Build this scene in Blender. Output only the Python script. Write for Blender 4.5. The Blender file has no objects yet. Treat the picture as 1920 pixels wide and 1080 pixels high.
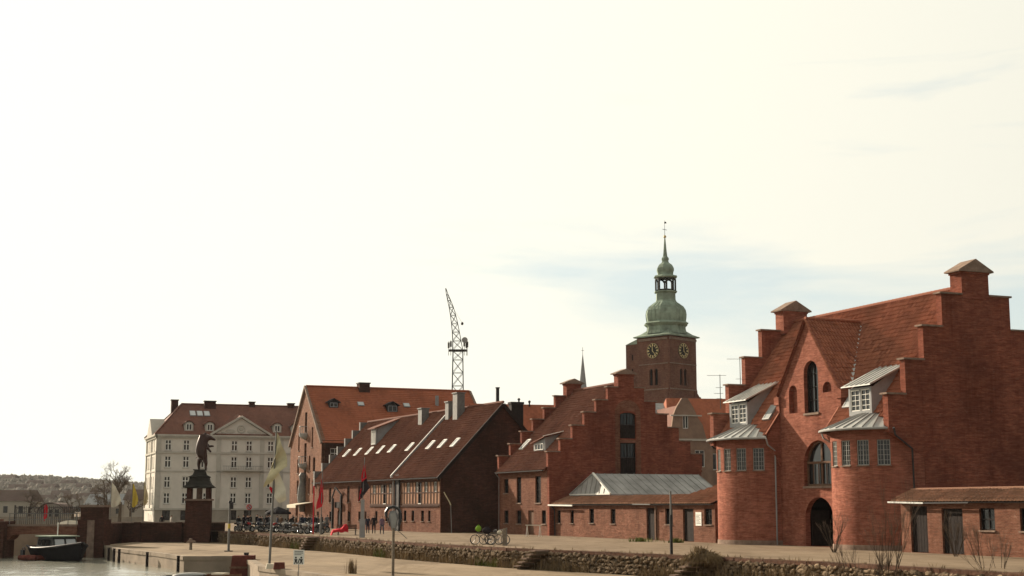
import bpy, math, random
from mathutils import Vector, Matrix, noise
from mathutils.geometry import tessellate_polygon
R = math.radians
scene = bpy.context.scene
col = scene.collection
V = Vector
rnd = random.Random(7)

# ------------------------------------------------------------------ camera
CAMZ = 2.6
cam_d = bpy.data.cameras.new('camera')
cam = bpy.data.objects.new('camera', cam_d)
col.objects.link(cam)
cam.location = (0, 0, CAMZ)
cam.rotation_euler = (R(90) + math.atan(410 / 2700), 0, 0)
cam_d.sensor_width = 36
cam_d.lens = 36 * 2700 / 1920
cam_d.clip_end = 9000
scene.camera = cam

# ------------------------------------------------------------------ sky, sun, exposure
SUN_AZ, SUN_EL = -41.0, 20.0          # degrees from +Y (minus = left), elevation
world = bpy.data.worlds.new('World')
scene.world = world
world.use_nodes = True
wn, wl = world.node_tree.nodes, world.node_tree.links
wn.clear()
w_out = wn.new('ShaderNodeOutputWorld')
w_bg = wn.new('ShaderNodeBackground')
w_bg.inputs['Strength'].default_value = 0.1
sky = wn.new('ShaderNodeTexSky')
sky.sky_type = 'NISHITA'
sky.sun_disc = False
sky.sun_elevation = R(SUN_EL)
sky.sun_rotation = R(SUN_AZ)
sky.air_density = 1.0
sky.dust_density = 1.2
sky.ozone_density = 1.5
tc = wn.new('ShaderNodeTexCoord')
mp = wn.new('ShaderNodeMapping')
mp.inputs['Scale'].default_value = (2.2, 2.2, 16.0)
mp.inputs['Location'].default_value = (3.1, 0.7, 2.5)
nz = wn.new('ShaderNodeTexNoise')
nz.inputs['Scale'].default_value = 1.5
nz.inputs['Detail'].default_value = 7
nz.inputs['Roughness'].default_value = 0.55
nz.inputs['Distortion'].default_value = 0.5
ramp = wn.new('ShaderNodeValToRGB')
ramp.color_ramp.elements[0].position = 0.36
ramp.color_ramp.elements[0].color = (0.12, 0.12, 0.12, 1)
ramp.color_ramp.elements[1].position = 0.58
ramp.color_ramp.elements[1].color = (1, 1, 1, 1)
# thin pale blue-grey haze over the clear sky, then a bright cream cloud veil that glows towards the sun
haze_mix = wn.new('ShaderNodeMix'); haze_mix.data_type = 'RGBA'
haze_mix.inputs[0].default_value = 0.8
haze_mix.inputs[7].default_value = (2.9, 3.18, 2.98, 1)
mix = wn.new('ShaderNodeMix'); mix.data_type = 'RGBA'
# forward scattering: the veil is brightest round the sun and dimmer on the far side of the sky
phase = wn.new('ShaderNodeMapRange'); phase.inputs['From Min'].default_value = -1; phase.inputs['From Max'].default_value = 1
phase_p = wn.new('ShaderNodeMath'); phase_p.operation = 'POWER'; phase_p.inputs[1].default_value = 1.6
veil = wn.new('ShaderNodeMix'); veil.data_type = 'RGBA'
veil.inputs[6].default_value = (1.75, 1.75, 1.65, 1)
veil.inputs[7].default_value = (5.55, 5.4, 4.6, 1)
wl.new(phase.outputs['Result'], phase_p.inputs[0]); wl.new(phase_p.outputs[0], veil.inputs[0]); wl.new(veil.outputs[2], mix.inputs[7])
dotn = wn.new('ShaderNodeVectorMath'); dotn.operation = 'DOT_PRODUCT'
dotn.inputs[1].default_value = (math.sin(R(SUN_AZ)) * math.cos(R(SUN_EL)), math.cos(R(SUN_AZ)) * math.cos(R(SUN_EL)), math.sin(R(SUN_EL)))
glow = wn.new('ShaderNodeMapRange'); glow.interpolation_type = 'SMOOTHSTEP'
glow.inputs['From Min'].default_value = 0.70; glow.inputs['From Max'].default_value = 0.93
glow.inputs['To Max'].default_value = 0.35
addn = wn.new('ShaderNodeMath'); addn.operation = 'ADD'
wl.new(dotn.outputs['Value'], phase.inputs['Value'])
wl.new(tc.outputs['Generated'], dotn.inputs[0]); wl.new(dotn.outputs['Value'], glow.inputs['Value'])
wl.new(tc.outputs['Generated'], mp.inputs['Vector'])
wl.new(mp.outputs['Vector'], nz.inputs['Vector'])
# the veil is thicker overhead and thins to streaks low in the sky
sepz = wn.new('ShaderNodeSeparateXYZ'); wl.new(tc.outputs['Generated'], sepz.inputs[0])
high = wn.new('ShaderNodeMapRange'); high.interpolation_type = 'SMOOTHSTEP'
high.inputs['From Min'].default_value = 0.15; high.inputs['From Max'].default_value = 0.27; high.inputs['To Max'].default_value = 0.17
wl.new(sepz.outputs['Z'], high.inputs['Value'])
add2 = wn.new('ShaderNodeMath'); add2.operation = 'ADD'
wl.new(glow.outputs['Result'], add2.inputs[0]); wl.new(high.outputs['Result'], add2.inputs[1])
wl.new(nz.outputs['Fac'], addn.inputs[0]); wl.new(add2.outputs[0], addn.inputs[1])
wl.new(addn.outputs[0], ramp.inputs['Fac'])
wl.new(ramp.outputs['Color'], mix.inputs[0])
wl.new(sky.outputs['Color'], haze_mix.inputs[6])
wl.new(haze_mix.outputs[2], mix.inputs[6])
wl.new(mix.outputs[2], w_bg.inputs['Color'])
wl.new(w_bg.outputs['Background'], w_out.inputs['Surface'])

sun_d = bpy.data.lights.new('sun', 'SUN')
sun_d.energy = 5.0
sun_d.angle = R(0.6)
sun_d.color = (1.0, 0.86, 0.68)
sun = bpy.data.objects.new('sun', sun_d)
col.objects.link(sun)
sdir = V((math.sin(R(SUN_AZ)) * math.cos(R(SUN_EL)), math.cos(R(SUN_AZ)) * math.cos(R(SUN_EL)), math.sin(R(SUN_EL))))
sun.rotation_euler = sdir.to_track_quat('Z', 'Y').to_euler()
sun.location = (-60, 60, 80)

scene.view_settings.view_transform = 'Standard'
scene.view_settings.look = 'None'
scene.view_settings.gamma = 1
scene.view_settings.exposure = 1.15

# ------------------------------------------------------------------ mesh helpers
class MB:
    """collects faces (with UVs in metres) and links them as one mesh object"""
    def __init__(s):
        s.v, s.f, s.uv, s.mi, s.cur = [], [], [], [], 0
    def face(s, pts, uv=None):
        pts = [V(p) for p in pts]
        i0 = len(s.v)
        s.v += pts
        s.f.append(tuple(range(i0, i0 + len(pts))))
        s.mi.append(s.cur)
        if uv is None:
            n = V((0, 0, 0))
            for i in range(len(pts)):
                a, b = pts[i], pts[(i + 1) % len(pts)]
                n += a.cross(b)
            if n.length > 1e-9: n.normalize()
            if abs(n.z) > 0.95:
                uv = [(p.x, p.y) for p in pts]
            else:
                t = V((-n.y, n.x, 0)).normalized()
                q = n.cross(t)
                uv = [(p.dot(t), p.dot(q)) for p in pts]
        s.uv += list(uv)
    def hexa(s, p):      # 8 points: bottom 4 (ccw from above), top 4
        for q in ((3, 2, 1, 0), (4, 5, 6, 7), (0, 1, 5, 4), (1, 2, 6, 5), (2, 3, 7, 6), (3, 0, 4, 7)):
            s.face([p[i] for i in q])
    def box(s, x0, x1, y0, y1, z0, z1):
        if x0 > x1: x0, x1 = x1, x0
        if y0 > y1: y0, y1 = y1, y0
        if z0 > z1: z0, z1 = z1, z0
        s.hexa([V(q) for q in ((x0, y0, z0), (x1, y0, z0), (x1, y1, z0), (x0, y1, z0), (x0, y0, z1), (x1, y0, z1), (x1, y1, z1), (x0, y1, z1))])
    def obox(s, c, ax, ay, az):   # oriented box: centre, three half-vectors
        c, ax, ay, az = V(c), V(ax), V(ay), V(az)
        if ax.cross(ay).dot(az) < 0: ay = -ay
        s.hexa([c - ax - ay - az, c + ax - ay - az, c + ax + ay - az, c - ax + ay - az, c - ax - ay + az, c + ax - ay + az, c + ax + ay + az, c - ax + ay + az])
    def bar(s, p, q, wdir, w, d):   # beam from p to q; w wide along wdir, d along the third axis
        p, q = V(p), V(q)
        t = q - p
        wd = V(wdir)
        wd = (wd - t.normalized() * wd.dot(t.normalized())).normalized()
        dd = t.normalized().cross(wd)
        s.obox((p + q) / 2, t / 2, wd * w / 2, dd * d / 2)
    def tube(s, p, q, r0, r1=None, n=6, caps=True):
        p, q = V(p), V(q)
        r1 = r0 if r1 is None else r1
        t = (q - p)
        if t.length < 1e-6: return
        t.normalize()
        a = t.orthogonal().normalized()
        b = t.cross(a)
        ring0 = [p + (a * math.cos(2 * math.pi * i / n) + b * math.sin(2 * math.pi * i / n)) * r0 for i in range(n)]
        ring1 = [q + (a * math.cos(2 * math.pi * i / n) + b * math.sin(2 * math.pi * i / n)) * r1 for i in range(n)]
        L = (q - p).length
        for i in range(n):
            j = (i + 1) % n
            s.face([ring0[i], ring0[j], ring1[j], ring1[i]], [(i * .1, 0), (i * .1 + .1, 0), (i * .1 + .1, L), (i * .1, L)])
        if caps:
            s.face(ring0[::-1]); s.face(ring1)
    def pipe(s, pts, r, n=6):
        for a, b in zip(pts, pts[1:]): s.tube(a, b, r, r, n)
    def lathe(s, prof, c=(0, 0, 0), n=12, rot=0.0, a0=0.0, a1=2 * math.pi):
        c = V(c)
        full = abs(a1 - a0 - 2 * math.pi) < 1e-6
        for (r0, z0), (r1, z1) in zip(prof, prof[1:]):
            for i in range(n):
                t0 = rot + a0 + (a1 - a0) * i / n
                t1 = rot + a0 + (a1 - a0) * (i + 1) / n
                p = [c + V((r * math.cos(t), r * math.sin(t), z)) for r, z, t in ((r0, z0, t0), (r0, z0, t1), (r1, z1, t1), (r1, z1, t0))]
                rr = max(r0, r1)
                u = [(rr * t0, z0), (rr * t1, z0), (rr * t1, z1), (rr * t0, z1)]
                if r0 < 1e-5: p, u = p[1:], u[1:]
                elif r1 < 1e-5: p, u = p[:3], u[:3]
                s.face(p, u)
    def torus(s, c, axis, R_, r, n=20, m=6, a0=0, a1=2 * math.pi):
        c, t = V(c), V(axis).normalized()
        a = t.orthogonal().normalized(); b = t.cross(a)
        ring = lambda i: [c + (a * math.cos(i) + b * math.sin(i)) * (R_ + r * math.cos(2 * math.pi * k / m)) + t * r * math.sin(2 * math.pi * k / m) for k in range(m)]
        for i in range(n):
            A, B = ring(a0 + (a1 - a0) * i / n), ring(a0 + (a1 - a0) * (i + 1) / n)
            for k in range(m):
                l = (k + 1) % m
                s.face([A[k], B[k], B[l], A[l]])
    def poly(s, pts):   # planar polygon, any outline
        pts = [V(p) for p in pts]
        for t in tessellate_polygon([pts]): s.face([pts[i] for i in t])
    def extr(s, pts, d):   # solid: planar outline pushed along vector d
        pts = [V(p) for p in pts]; d = V(d)
        n = V((0, 0, 0))
        for i in range(len(pts)): n += pts[i].cross(pts[(i + 1) % len(pts)])
        if n.dot(d) < 0: pts = pts[::-1]
        for t in tessellate_polygon([pts]):
            a = [pts[i] for i in t]
            nn = (a[1] - a[0]).cross(a[2] - a[0])
            if nn.dot(d) > 0: a = a[::-1]
            s.face(a); s.face([p + d for p in a[::-1]])
        for i in range(len(pts)):
            a, b = pts[i], pts[(i + 1) % len(pts)]
            s.face([a, b, b + d, a + d])
    def sphere(s, c, r, n=10, m=6, sc=(1, 1, 1)):
        c = V(c)
        P = lambda i, j: c + V((r * sc[0] * math.sin(math.pi * j / m) * math.cos(2 * math.pi * i / n), r * sc[1] * math.sin(math.pi * j / m) * math.sin(2 * math.pi * i / n), r * sc[2] * math.cos(math.pi * j / m)))
        for j in range(m):
            for i in range(n):
                q = [P(i, j + 1), P(i + 1, j + 1), P(i + 1, j), P(i, j)]
                if j == 0: q = q[:3]
                if j == m - 1: q = q[1:]
                s.face(q)
    def mesh(s, name, mats):
        me = bpy.data.meshes.new(name)
        me.from_pydata(s.v, [], s.f)
        ul = me.uv_layers.new(name='UVMap')
        flat = [c for u in s.uv for c in u]
        ul.data.foreach_set('uv', flat)
        mats = mats if isinstance(mats, (list, tuple)) else [mats]
        for m in mats: me.materials.append(m)
        if len(mats) > 1: me.polygons.foreach_set('material_index', s.mi)
        me.update()
        return me
    def build(s, name, mats, parent=None, smooth=False, weld=False):
        me = s.mesh(name, mats)
        if weld or smooth:
            import bmesh
            bm = bmesh.new(); bm.from_mesh(me)
            bmesh.ops.remove_doubles(bm, verts=bm.verts, dist=0.0005)
            bm.to_mesh(me); bm.free()
        if smooth:
            me.polygons.foreach_set('use_smooth', [True] * len(me.polygons))
            try: me.set_sharp_from_angle(angle=R(40))
            except Exception: pass
        return link(name, me, parent)

def link(name, me, parent=None, loc=None, rz=0):
    o = bpy.data.objects.new(name, me)
    col.objects.link(o)
    if parent: o.parent = parent
    if loc is not None: o.location = loc
    if rz: o.rotation_euler = (0, 0, rz)
    return o
def tag(o, label, cat, group=None):
    o['label'] = label; o['category'] = cat
    if group: o['group'] = group
    return o
def thing(name, label, cat, loc=(0, 0, 0), rz=0.0, group=None):
    return tag(link(name, None, None, loc, rz), label, cat, group)
def struct(o):
    o['kind'] = 'structure'; return o
def stuff(o):
    o['kind'] = 'stuff'; return o
def single(mb, name, mats, label, cat, loc=(0, 0, 0), rz=0.0, group=None, smooth=False):
    o = mb.build(name, mats, None, smooth)
    o.location = loc; o.rotation_euler = (0, 0, rz)
    return tag(o, label, cat, group)
def copy_tree(o, parent=None, swap=None):
    c = o.copy(); col.objects.link(c); c.parent = parent
    if swap and c.data and len(c.data.materials) and c.data.materials[0].name in swap:
        c.data = c.data.copy(); c.data.materials[0] = swap[c.data.materials[0].name]
    for ch in list(o.children): copy_tree(ch, c, swap)
    return c

# ------------------------------------------------------------------ materials
def lin(c):
    f = lambda x: x / 12.92 if x <= 0.04045 else ((x + 0.055) / 1.055) ** 2.4
    return tuple(f(x / 255) for x in c)
def newmat(name):
    m = bpy.data.materials.new(name); m.use_nodes = True
    nt = m.node_tree
    return m, nt, nt.nodes['Principled BSDF']
def nnode(nt, kind, **kw):
    n = nt.nodes.new(kind)
    for k, v in kw.items():
        if k in n.inputs: n.inputs[k].default_value = v
        else: setattr(n, k, v)
    return n
def mixc(nt, fac, a, b, blend='MIX'):
    m = nt.nodes.new('ShaderNodeMix'); m.data_type = 'RGBA'; m.blend_type = blend
    for i, x in ((0, fac), (6, a), (7, b)):
        if isinstance(x, (int, float)): m.inputs[i].default_value = x
        elif isinstance(x, tuple): m.inputs[i].default_value = (*x[:3], 1)
        else: nt.links.new(x, m.inputs[i])
    return m.outputs[2]
def rampf(nt, src, lo, hi):
    n = nt.nodes.new('ShaderNodeMapRange')
    n.inputs['From Min'].default_value = lo; n.inputs['From Max'].default_value = hi
    nt.links.new(src, n.inputs['Value'])
    return n.outputs['Result']
def pnoise(nt, scale, detail=4, coord='Object', rough=0.6, vec=(1, 1, 1)):
    t = nt.nodes.new('ShaderNodeTexCoord'); mp_ = nt.nodes.new('ShaderNodeMapping')
    mp_.inputs['Scale'].default_value = vec
    n = nt.nodes.new('ShaderNodeTexNoise')
    n.inputs['Scale'].default_value = scale; n.inputs['Detail'].default_value = detail; n.inputs['Roughness'].default_value = rough
    nt.links.new(t.outputs[coord], mp_.inputs['Vector']); nt.links.new(mp_.outputs['Vector'], n.inputs['Vector'])
    return n.outputs['Fac']
def bump(nt, bsdf, h, strength=0.3, dist=0.02):
    b = nt.nodes.new('ShaderNodeBump'); b.inputs['Strength'].default_value = strength; b.inputs['Distance'].default_value = dist
    nt.links.new(h, b.inputs['Height']); nt.links.new(b.outputs['Normal'], bsdf.inputs['Normal'])
def plain(name, c, rough=0.7, metal=0.0, var=0.25, scale=3.0, c2=None, bmp=0.0, rand=False):
    m, nt, b = newmat(name)
    dark = c2 if c2 else tuple(x * (1 - var) for x in c)
    light = tuple(min(1, x * (1 + var * .6)) for x in c) if not c2 else c
    f = rampf(nt, pnoise(nt, scale, 6), 0.3, 0.7)
    o = mixc(nt, f, dark, light)
    if rand:
        oi = nt.nodes.new('ShaderNodeObjectInfo')
        hs = nt.nodes.new('ShaderNodeHueSaturation')
        mr = nt.nodes.new('ShaderNodeMapRange'); mr.inputs['To Min'].default_value = 0.62; mr.inputs['To Max'].default_value = 1.35
        nt.links.new(oi.outputs['Random'], mr.inputs['Value']); nt.links.new(mr.outputs['Result'], hs.inputs['Value'])
        nt.links.new(o, hs.inputs['Color']); o = hs.outputs['Color']
    nt.links.new(o, b.inputs['Base Color'])
    b.inputs['Roughness'].default_value = rough; b.inputs['Metallic'].default_value = metal
    b.inputs['Specular IOR Level'].default_value = 0.03 if rough > .5 else 0.35
    if bmp: bump(nt, b, pnoise(nt, scale * 6, 5), bmp, 0.03)
    return m
def brick(name, c1, c2, mortar, stain=(0.05, 0.03, 0.025), stain_amt=0.55, pale=0.18, bw=0.25, bh=0.077):
    m, nt, b = newmat(name)
    uv = nt.nodes.new('ShaderNodeTexCoord')
    br = nt.nodes.new('ShaderNodeTexBrick')
    br.inputs['Color1'].default_value = (*c1, 1); br.inputs['Color2'].default_value = (*c2, 1); br.inputs['Mortar'].default_value = (*mortar, 1)
    br.inputs['Scale'].default_value = 1.0; br.inputs['Mortar Size'].default_value = 0.009; br.inputs['Mortar Smooth'].default_value = 0.2
    br.inputs['Bias'].default_value = 0.1; br.inputs['Brick Width'].default_value = bw; br.inputs['Row Height'].default_value = bh
    nt.links.new(uv.outputs['UV'], br.inputs['Vector'])
    big = rampf(nt, pnoise(nt, 0.28, 6, 'UV', 0.65), 0.42, 0.72)
    o = mixc(nt, big, br.outputs['Color'], stain)
    mx = nt.nodes.new('ShaderNodeMath'); mx.operation = 'MULTIPLY'; mx.inputs[1].default_value = stain_amt
    nt.links.new(big, mx.inputs[0]); nt.links.new(mx.outputs[0], o.node.inputs[0])
    # darker and paler single bricks / rows
    row = rampf(nt, pnoise(nt, 1.0, 3, 'UV', 0.7, (0.9, 9, 1)), 0.35, 0.7)
    o = mixc(nt, row, o, mixc(nt, 1.0, o, (0.62, 0.55, 0.52), 'MULTIPLY'))
    soot = rampf(nt, pnoise(nt, 0.11, 7, 'UV', 0.7, (1.6, 0.8, 1)), 0.38, 0.68)
    o = mixc(nt, soot, o, mixc(nt, 1.0, o, (0.64, 0.60, 0.58), 'MULTIPLY'))
    blot = rampf(nt, pnoise(nt, 1.7, 6, 'UV', 0.75, (0.7, 1.6, 1)), 0.3, 0.7)
    o = mixc(nt, blot, mixc(nt, 1.0, o, (0.72, 0.69, 0.66), 'MULTIPLY'), mixc(nt, 1.0, o, (1.22, 1.2, 1.18), 'MULTIPLY'))
    drip = rampf(nt, pnoise(nt, 0.9, 6, 'UV', 0.7, (2.2, 0.18, 1)), 0.52, 0.75)
    o = mixc(nt, drip, o, mixc(nt, 1.0, o, (0.66, 0.62, 0.60), 'MULTIPLY'))
    sp = rampf(nt, pnoise(nt, 2.3, 8, 'UV', 0.75), 0.58, 0.78)
    sm = nt.nodes.new('ShaderNodeMath'); sm.operation = 'MULTIPLY'; sm.inputs[1].default_value = pale
    nt.links.new(sp, sm.inputs[0])
    o = mixc(nt, sm.outputs[0], o, (0.5, 0.4, 0.32))
    nt.links.new(o, b.inputs['Base Color'])
    b.inputs['Roughness'].default_value = 0.88
    b.inputs['Specular IOR Level'].default_value = 0.02
    inv = nt.nodes.new('ShaderNodeMath'); inv.operation = 'SUBTRACT'; inv.inputs[0].default_value = 1
    nt.links.new(br.outputs['Fac'], inv.inputs[1])
    ad = nt.nodes.new('ShaderNodeMath'); ad.operation = 'ADD'
    nt.links.new(inv.outputs[0], ad.inputs[0]); nt.links.new(pnoise(nt, 9, 4, 'UV'), ad.inputs[1])
    bump(nt, b, ad.outputs[0], 0.55, 0.012)
    return m
def tile(name, c1, c2, c3, tw=0.25, th=0.36, moss=0.35, mosscol=(0.05, 0.045, 0.03)):
    m, nt, b = newmat(name)
    uv = nt.nodes.new('ShaderNodeTexCoord')
    mp_ = nt.nodes.new('ShaderNodeMapping'); mp_.inputs['Scale'].default_value = (1 / tw, 1 / th, 1)
    nt.links.new(uv.outputs['UV'], mp_.inputs['Vector'])
    fl = nt.nodes.new('ShaderNodeVectorMath'); fl.operation = 'FLOOR'
    nt.links.new(mp_.outputs['Vector'], fl.inputs[0])
    wn_ = nt.nodes.new('ShaderNodeTexWhiteNoise'); wn_.noise_dimensions = '2D'
    nt.links.new(fl.outputs['Vector'], wn_.inputs['Vector'])
    o = mixc(nt, wn_.outputs['Value'], c1, c2)
    o = mixc(nt, rampf(nt, pnoise(nt, 0.5, 5, 'UV', 0.6), 0.35, 0.65), o, c3)
    big = rampf(nt, pnoise(nt, 0.22, 6, 'UV', 0.7, (1, 0.6, 1)), 0.38, 0.66)
    o = mixc(nt, big, o, mixc(nt, 1.0, o, (0.62, 0.62, 0.62), 'MULTIPLY'))
    ms = rampf(nt, pnoise(nt, 1.1, 8, 'UV', 0.75), 0.55, 0.75)
    mm = nt.nodes.new('ShaderNodeMath'); mm.operation = 'MULTIPLY'; mm.inputs[1].default_value = moss
    nt.links.new(ms, mm.inputs[0])
    o = mixc(nt, mm.outputs[0], o, mosscol)
    nt.links.new(o, b.inputs['Base Color'])
    b.inputs['Roughness'].default_value = 0.8
    b.inputs['Specular IOR Level'].default_value = 0.05
    bump(nt, b, pnoise(nt, 14, 4, 'UV'), 0.3, 0.01)
    return m
def glassy(name, c=(0.015, 0.017, 0.018), rough=0.08, spec=0.5):
    m, nt, b = newmat(name)
    b.inputs['Base Color'].default_value = (*c, 1)
    b.inputs['Specular IOR Level'].default_value = spec
    r = rampf(nt, pnoise(nt, 1.5, 3), 0.2, 0.8)
    mr = nt.nodes.new('ShaderNodeMapRange'); mr.inputs['To Min'].default_value = rough * .5; mr.inputs['To Max'].default_value = rough * 2
    nt.links.new(r, mr.inputs['Value']); nt.links.new(mr.outputs['Result'], b.inputs['Roughness'])
    bump(nt, b, pnoise(nt, 1.2, 2), 0.06, 0.05)
    return m

M = {}
M['brick_red'] = brick('brick_red', (0.42, 0.165, 0.112), (0.30, 0.105, 0.072), (0.27, 0.16, 0.12), stain=(0.17, 0.065, 0.047), stain_amt=0.5)
M['brick_gable'] = brick('brick_gable', (0.37, 0.118, 0.074), (0.25, 0.073, 0.048), (0.21, 0.13, 0.095), stain=(0.11, 0.048, 0.036), stain_amt=0.65)
M['brick_old'] = brick('brick_old', (0.29, 0.135, 0.09), (0.20, 0.086, 0.058), (0.25, 0.17, 0.125), stain=(0.14, 0.075, 0.053), stain_amt=0.7, pale=0.4)
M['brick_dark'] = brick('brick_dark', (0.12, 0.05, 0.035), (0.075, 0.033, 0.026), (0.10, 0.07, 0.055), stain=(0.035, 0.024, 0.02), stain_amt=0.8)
M['brick_tan'] = brick('brick_tan', (0.30, 0.155, 0.10), (0.225, 0.11, 0.072), (0.24, 0.17, 0.12), stain=(0.15, 0.08, 0.055), stain_amt=0.6, pale=0.3)
M['brick_church'] = brick('brick_church', (0.25, 0.115, 0.078), (0.18, 0.083, 0.06), (0.22, 0.155, 0.12), stain=(0.10, 0.06, 0.05), stain_amt=0.7, pale=0.3)
M['tile_red'] = tile('tile_red', (0.40, 0.155, 0.09), (0.20, 0.074, 0.047), (0.30, 0.115, 0.068), moss=0.35)
M['tile_brown'] = tile('tile_brown', (0.205, 0.084, 0.053), (0.13, 0.055, 0.037), (0.165, 0.068, 0.045), moss=0.45)
M['tile_orange'] = tile('tile_orange', (0.36, 0.115, 0.058), (0.26, 0.083, 0.045), (0.31, 0.099, 0.051), tw=0.3, th=0.36, moss=0.2)
M['tile_coping'] = tile('tile_coping', (0.36, 0.19, 0.12), (0.17, 0.085, 0.055), (0.25, 0.14, 0.09), moss=0.6, mosscol=(0.12, 0.10, 0.07))
M['tile_dull'] = tile('tile_dull', (0.20, 0.088, 0.06), (0.14, 0.063, 0.045), (0.165, 0.074, 0.052), moss=0.3)
M['zinc'] = plain('zinc', (0.42, 0.42, 0.39), 0.5, 0.35, 0.25, 1.2)
M['zinc_grey'] = plain('zinc_grey', (0.29, 0.285, 0.27), 0.55, 0.2, 0.35, 0.6)
M['lead_grey'] = plain('lead_grey', (0.26, 0.26, 0.255), 0.7, 0.0, 0.15, 1.5)
M['white_paint'] = plain('white_paint', (0.68, 0.66, 0.60), 0.55, 0, 0.12, 4)
M['grey_paint'] = plain('grey_paint', (0.33, 0.32, 0.29), 0.6, 0, 0.15, 3)
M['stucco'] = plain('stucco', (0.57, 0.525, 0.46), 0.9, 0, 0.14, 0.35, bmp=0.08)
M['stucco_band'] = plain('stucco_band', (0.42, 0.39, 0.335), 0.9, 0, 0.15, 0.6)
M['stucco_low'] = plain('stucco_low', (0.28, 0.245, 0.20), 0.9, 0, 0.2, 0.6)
M['house_grey'] = plain('house_grey', (0.25, 0.17, 0.125), 0.9, 0, 0.25, 0.7)
M['glass'] = glassy('glass')
M['glass_far'] = glassy('glass_far', (0.03, 0.028, 0.026), 0.2, 0.35)
M['sky_glass'] = glassy('sky_glass', (0.35, 0.36, 0.35), 0.12, 0.9)
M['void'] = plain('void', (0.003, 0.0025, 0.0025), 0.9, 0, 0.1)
M['wood_dark'] = plain('wood_dark', (0.026, 0.02, 0.018), 0.7, 0, 0.35, 5)
M['wood_brown'] = plain('wood_brown', (0.13, 0.075, 0.05), 0.75, 0, 0.35, 6)
M['wood_grey'] = plain('wood_grey', (0.20, 0.165, 0.125), 0.85, 0, 0.35, 6)
M['timber'] = plain('timber', (0.085, 0.045, 0.032), 0.8, 0, 0.3, 5)
M['copper'] = plain('copper', (0.29, 0.36, 0.28), 0.65, 0.0, 0.5, 0.5, c2=(0.14, 0.165, 0.125))
M['copper_dark'] = plain('copper_dark', (0.032, 0.03, 0.025), 0.7, 0.1, 0.4, 0.8)
M['gold'] = plain('gold', (0.52, 0.41, 0.20), 0.5, 0.2, 0.2)
M['iron'] = plain('iron', (0.045, 0.042, 0.042), 0.6, 0.3, 0.3)
M['iron_grey'] = plain('iron_grey', (0.16, 0.155, 0.145), 0.6, 0.3, 0.25)
M['bronze'] = plain('bronze', (0.05, 0.026, 0.02), 0.4, 0.5, 0.4, 1.5)
M['stone_cap'] = plain('stone_cap', (0.21, 0.15, 0.115), 0.9, 0, 0.35, 2.5, bmp=0.2)
M['stone'] = plain('stone', (0.20, 0.145, 0.095), 0.95, 0, 0.5, 2.5, bmp=0.6, rand=True)
M['stone_fill'] = plain('stone_fill', (0.10, 0.075, 0.05), 1.0, 0, 0.4, 3, bmp=0.5)
M['concrete'] = plain('concrete', (0.25, 0.20, 0.15), 0.9, 0, 0.3, 0.5, bmp=0.2)
M['rust'] = plain('rust', (0.12, 0.04, 0.03), 0.9, 0, 0.5, 2.5)
M['red_cloth'] = plain('red_cloth', (0.45, 0.022, 0.032), 0.8, 0, 0.2, 3)
M['dark_cloth'] = plain('dark_cloth', (0.03, 0.025, 0.028), 0.85, 0, 0.2, 3)
M['yellow_cloth'] = plain('yellow_cloth', (0.46, 0.40, 0.25), 0.8, 0, 0.2, 2)
M['yellow_bright'] = plain('yellow_bright', (0.46, 0.35, 0.06), 0.7, 0, 0.15, 2)
M['cream_cloth'] = plain('cream_cloth', (0.56, 0.51, 0.40), 0.85, 0, 0.15, 2)
M['green_bag'] = plain('green_bag', (0.17, 0.30, 0.03), 0.7, 0, 0.2, 3)
M['rubber'] = plain('rubber', (0.018, 0.018, 0.018), 0.8, 0, 0.2)
M['chrome'] = plain('chrome', (0.30, 0.30, 0.29), 0.3, 0.8, 0.1)
M['black_paint'] = plain('black_paint', (0.02, 0.02, 0.022), 0.35, 0, 0.2)
M['bark'] = plain('bark', (0.085, 0.062, 0.045), 0.95, 0, 0.35, 4)
M['twig'] = plain('twig', (0.13, 0.095, 0.07), 0.95, 0, 0.3, 3)
M['dry_grass'] = plain('dry_grass', (0.26, 0.185, 0.10), 0.95, 0, 0.5, 1.2, c2=(0.12, 0.085, 0.05))
M['green_weed'] = plain('green_weed', (0.10, 0.115, 0.03), 0.9, 0, 0.4, 2)
M['hull'] = plain('hull', (0.012, 0.011, 0.012), 0.65, 0, 0.3, 1.5)
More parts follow.
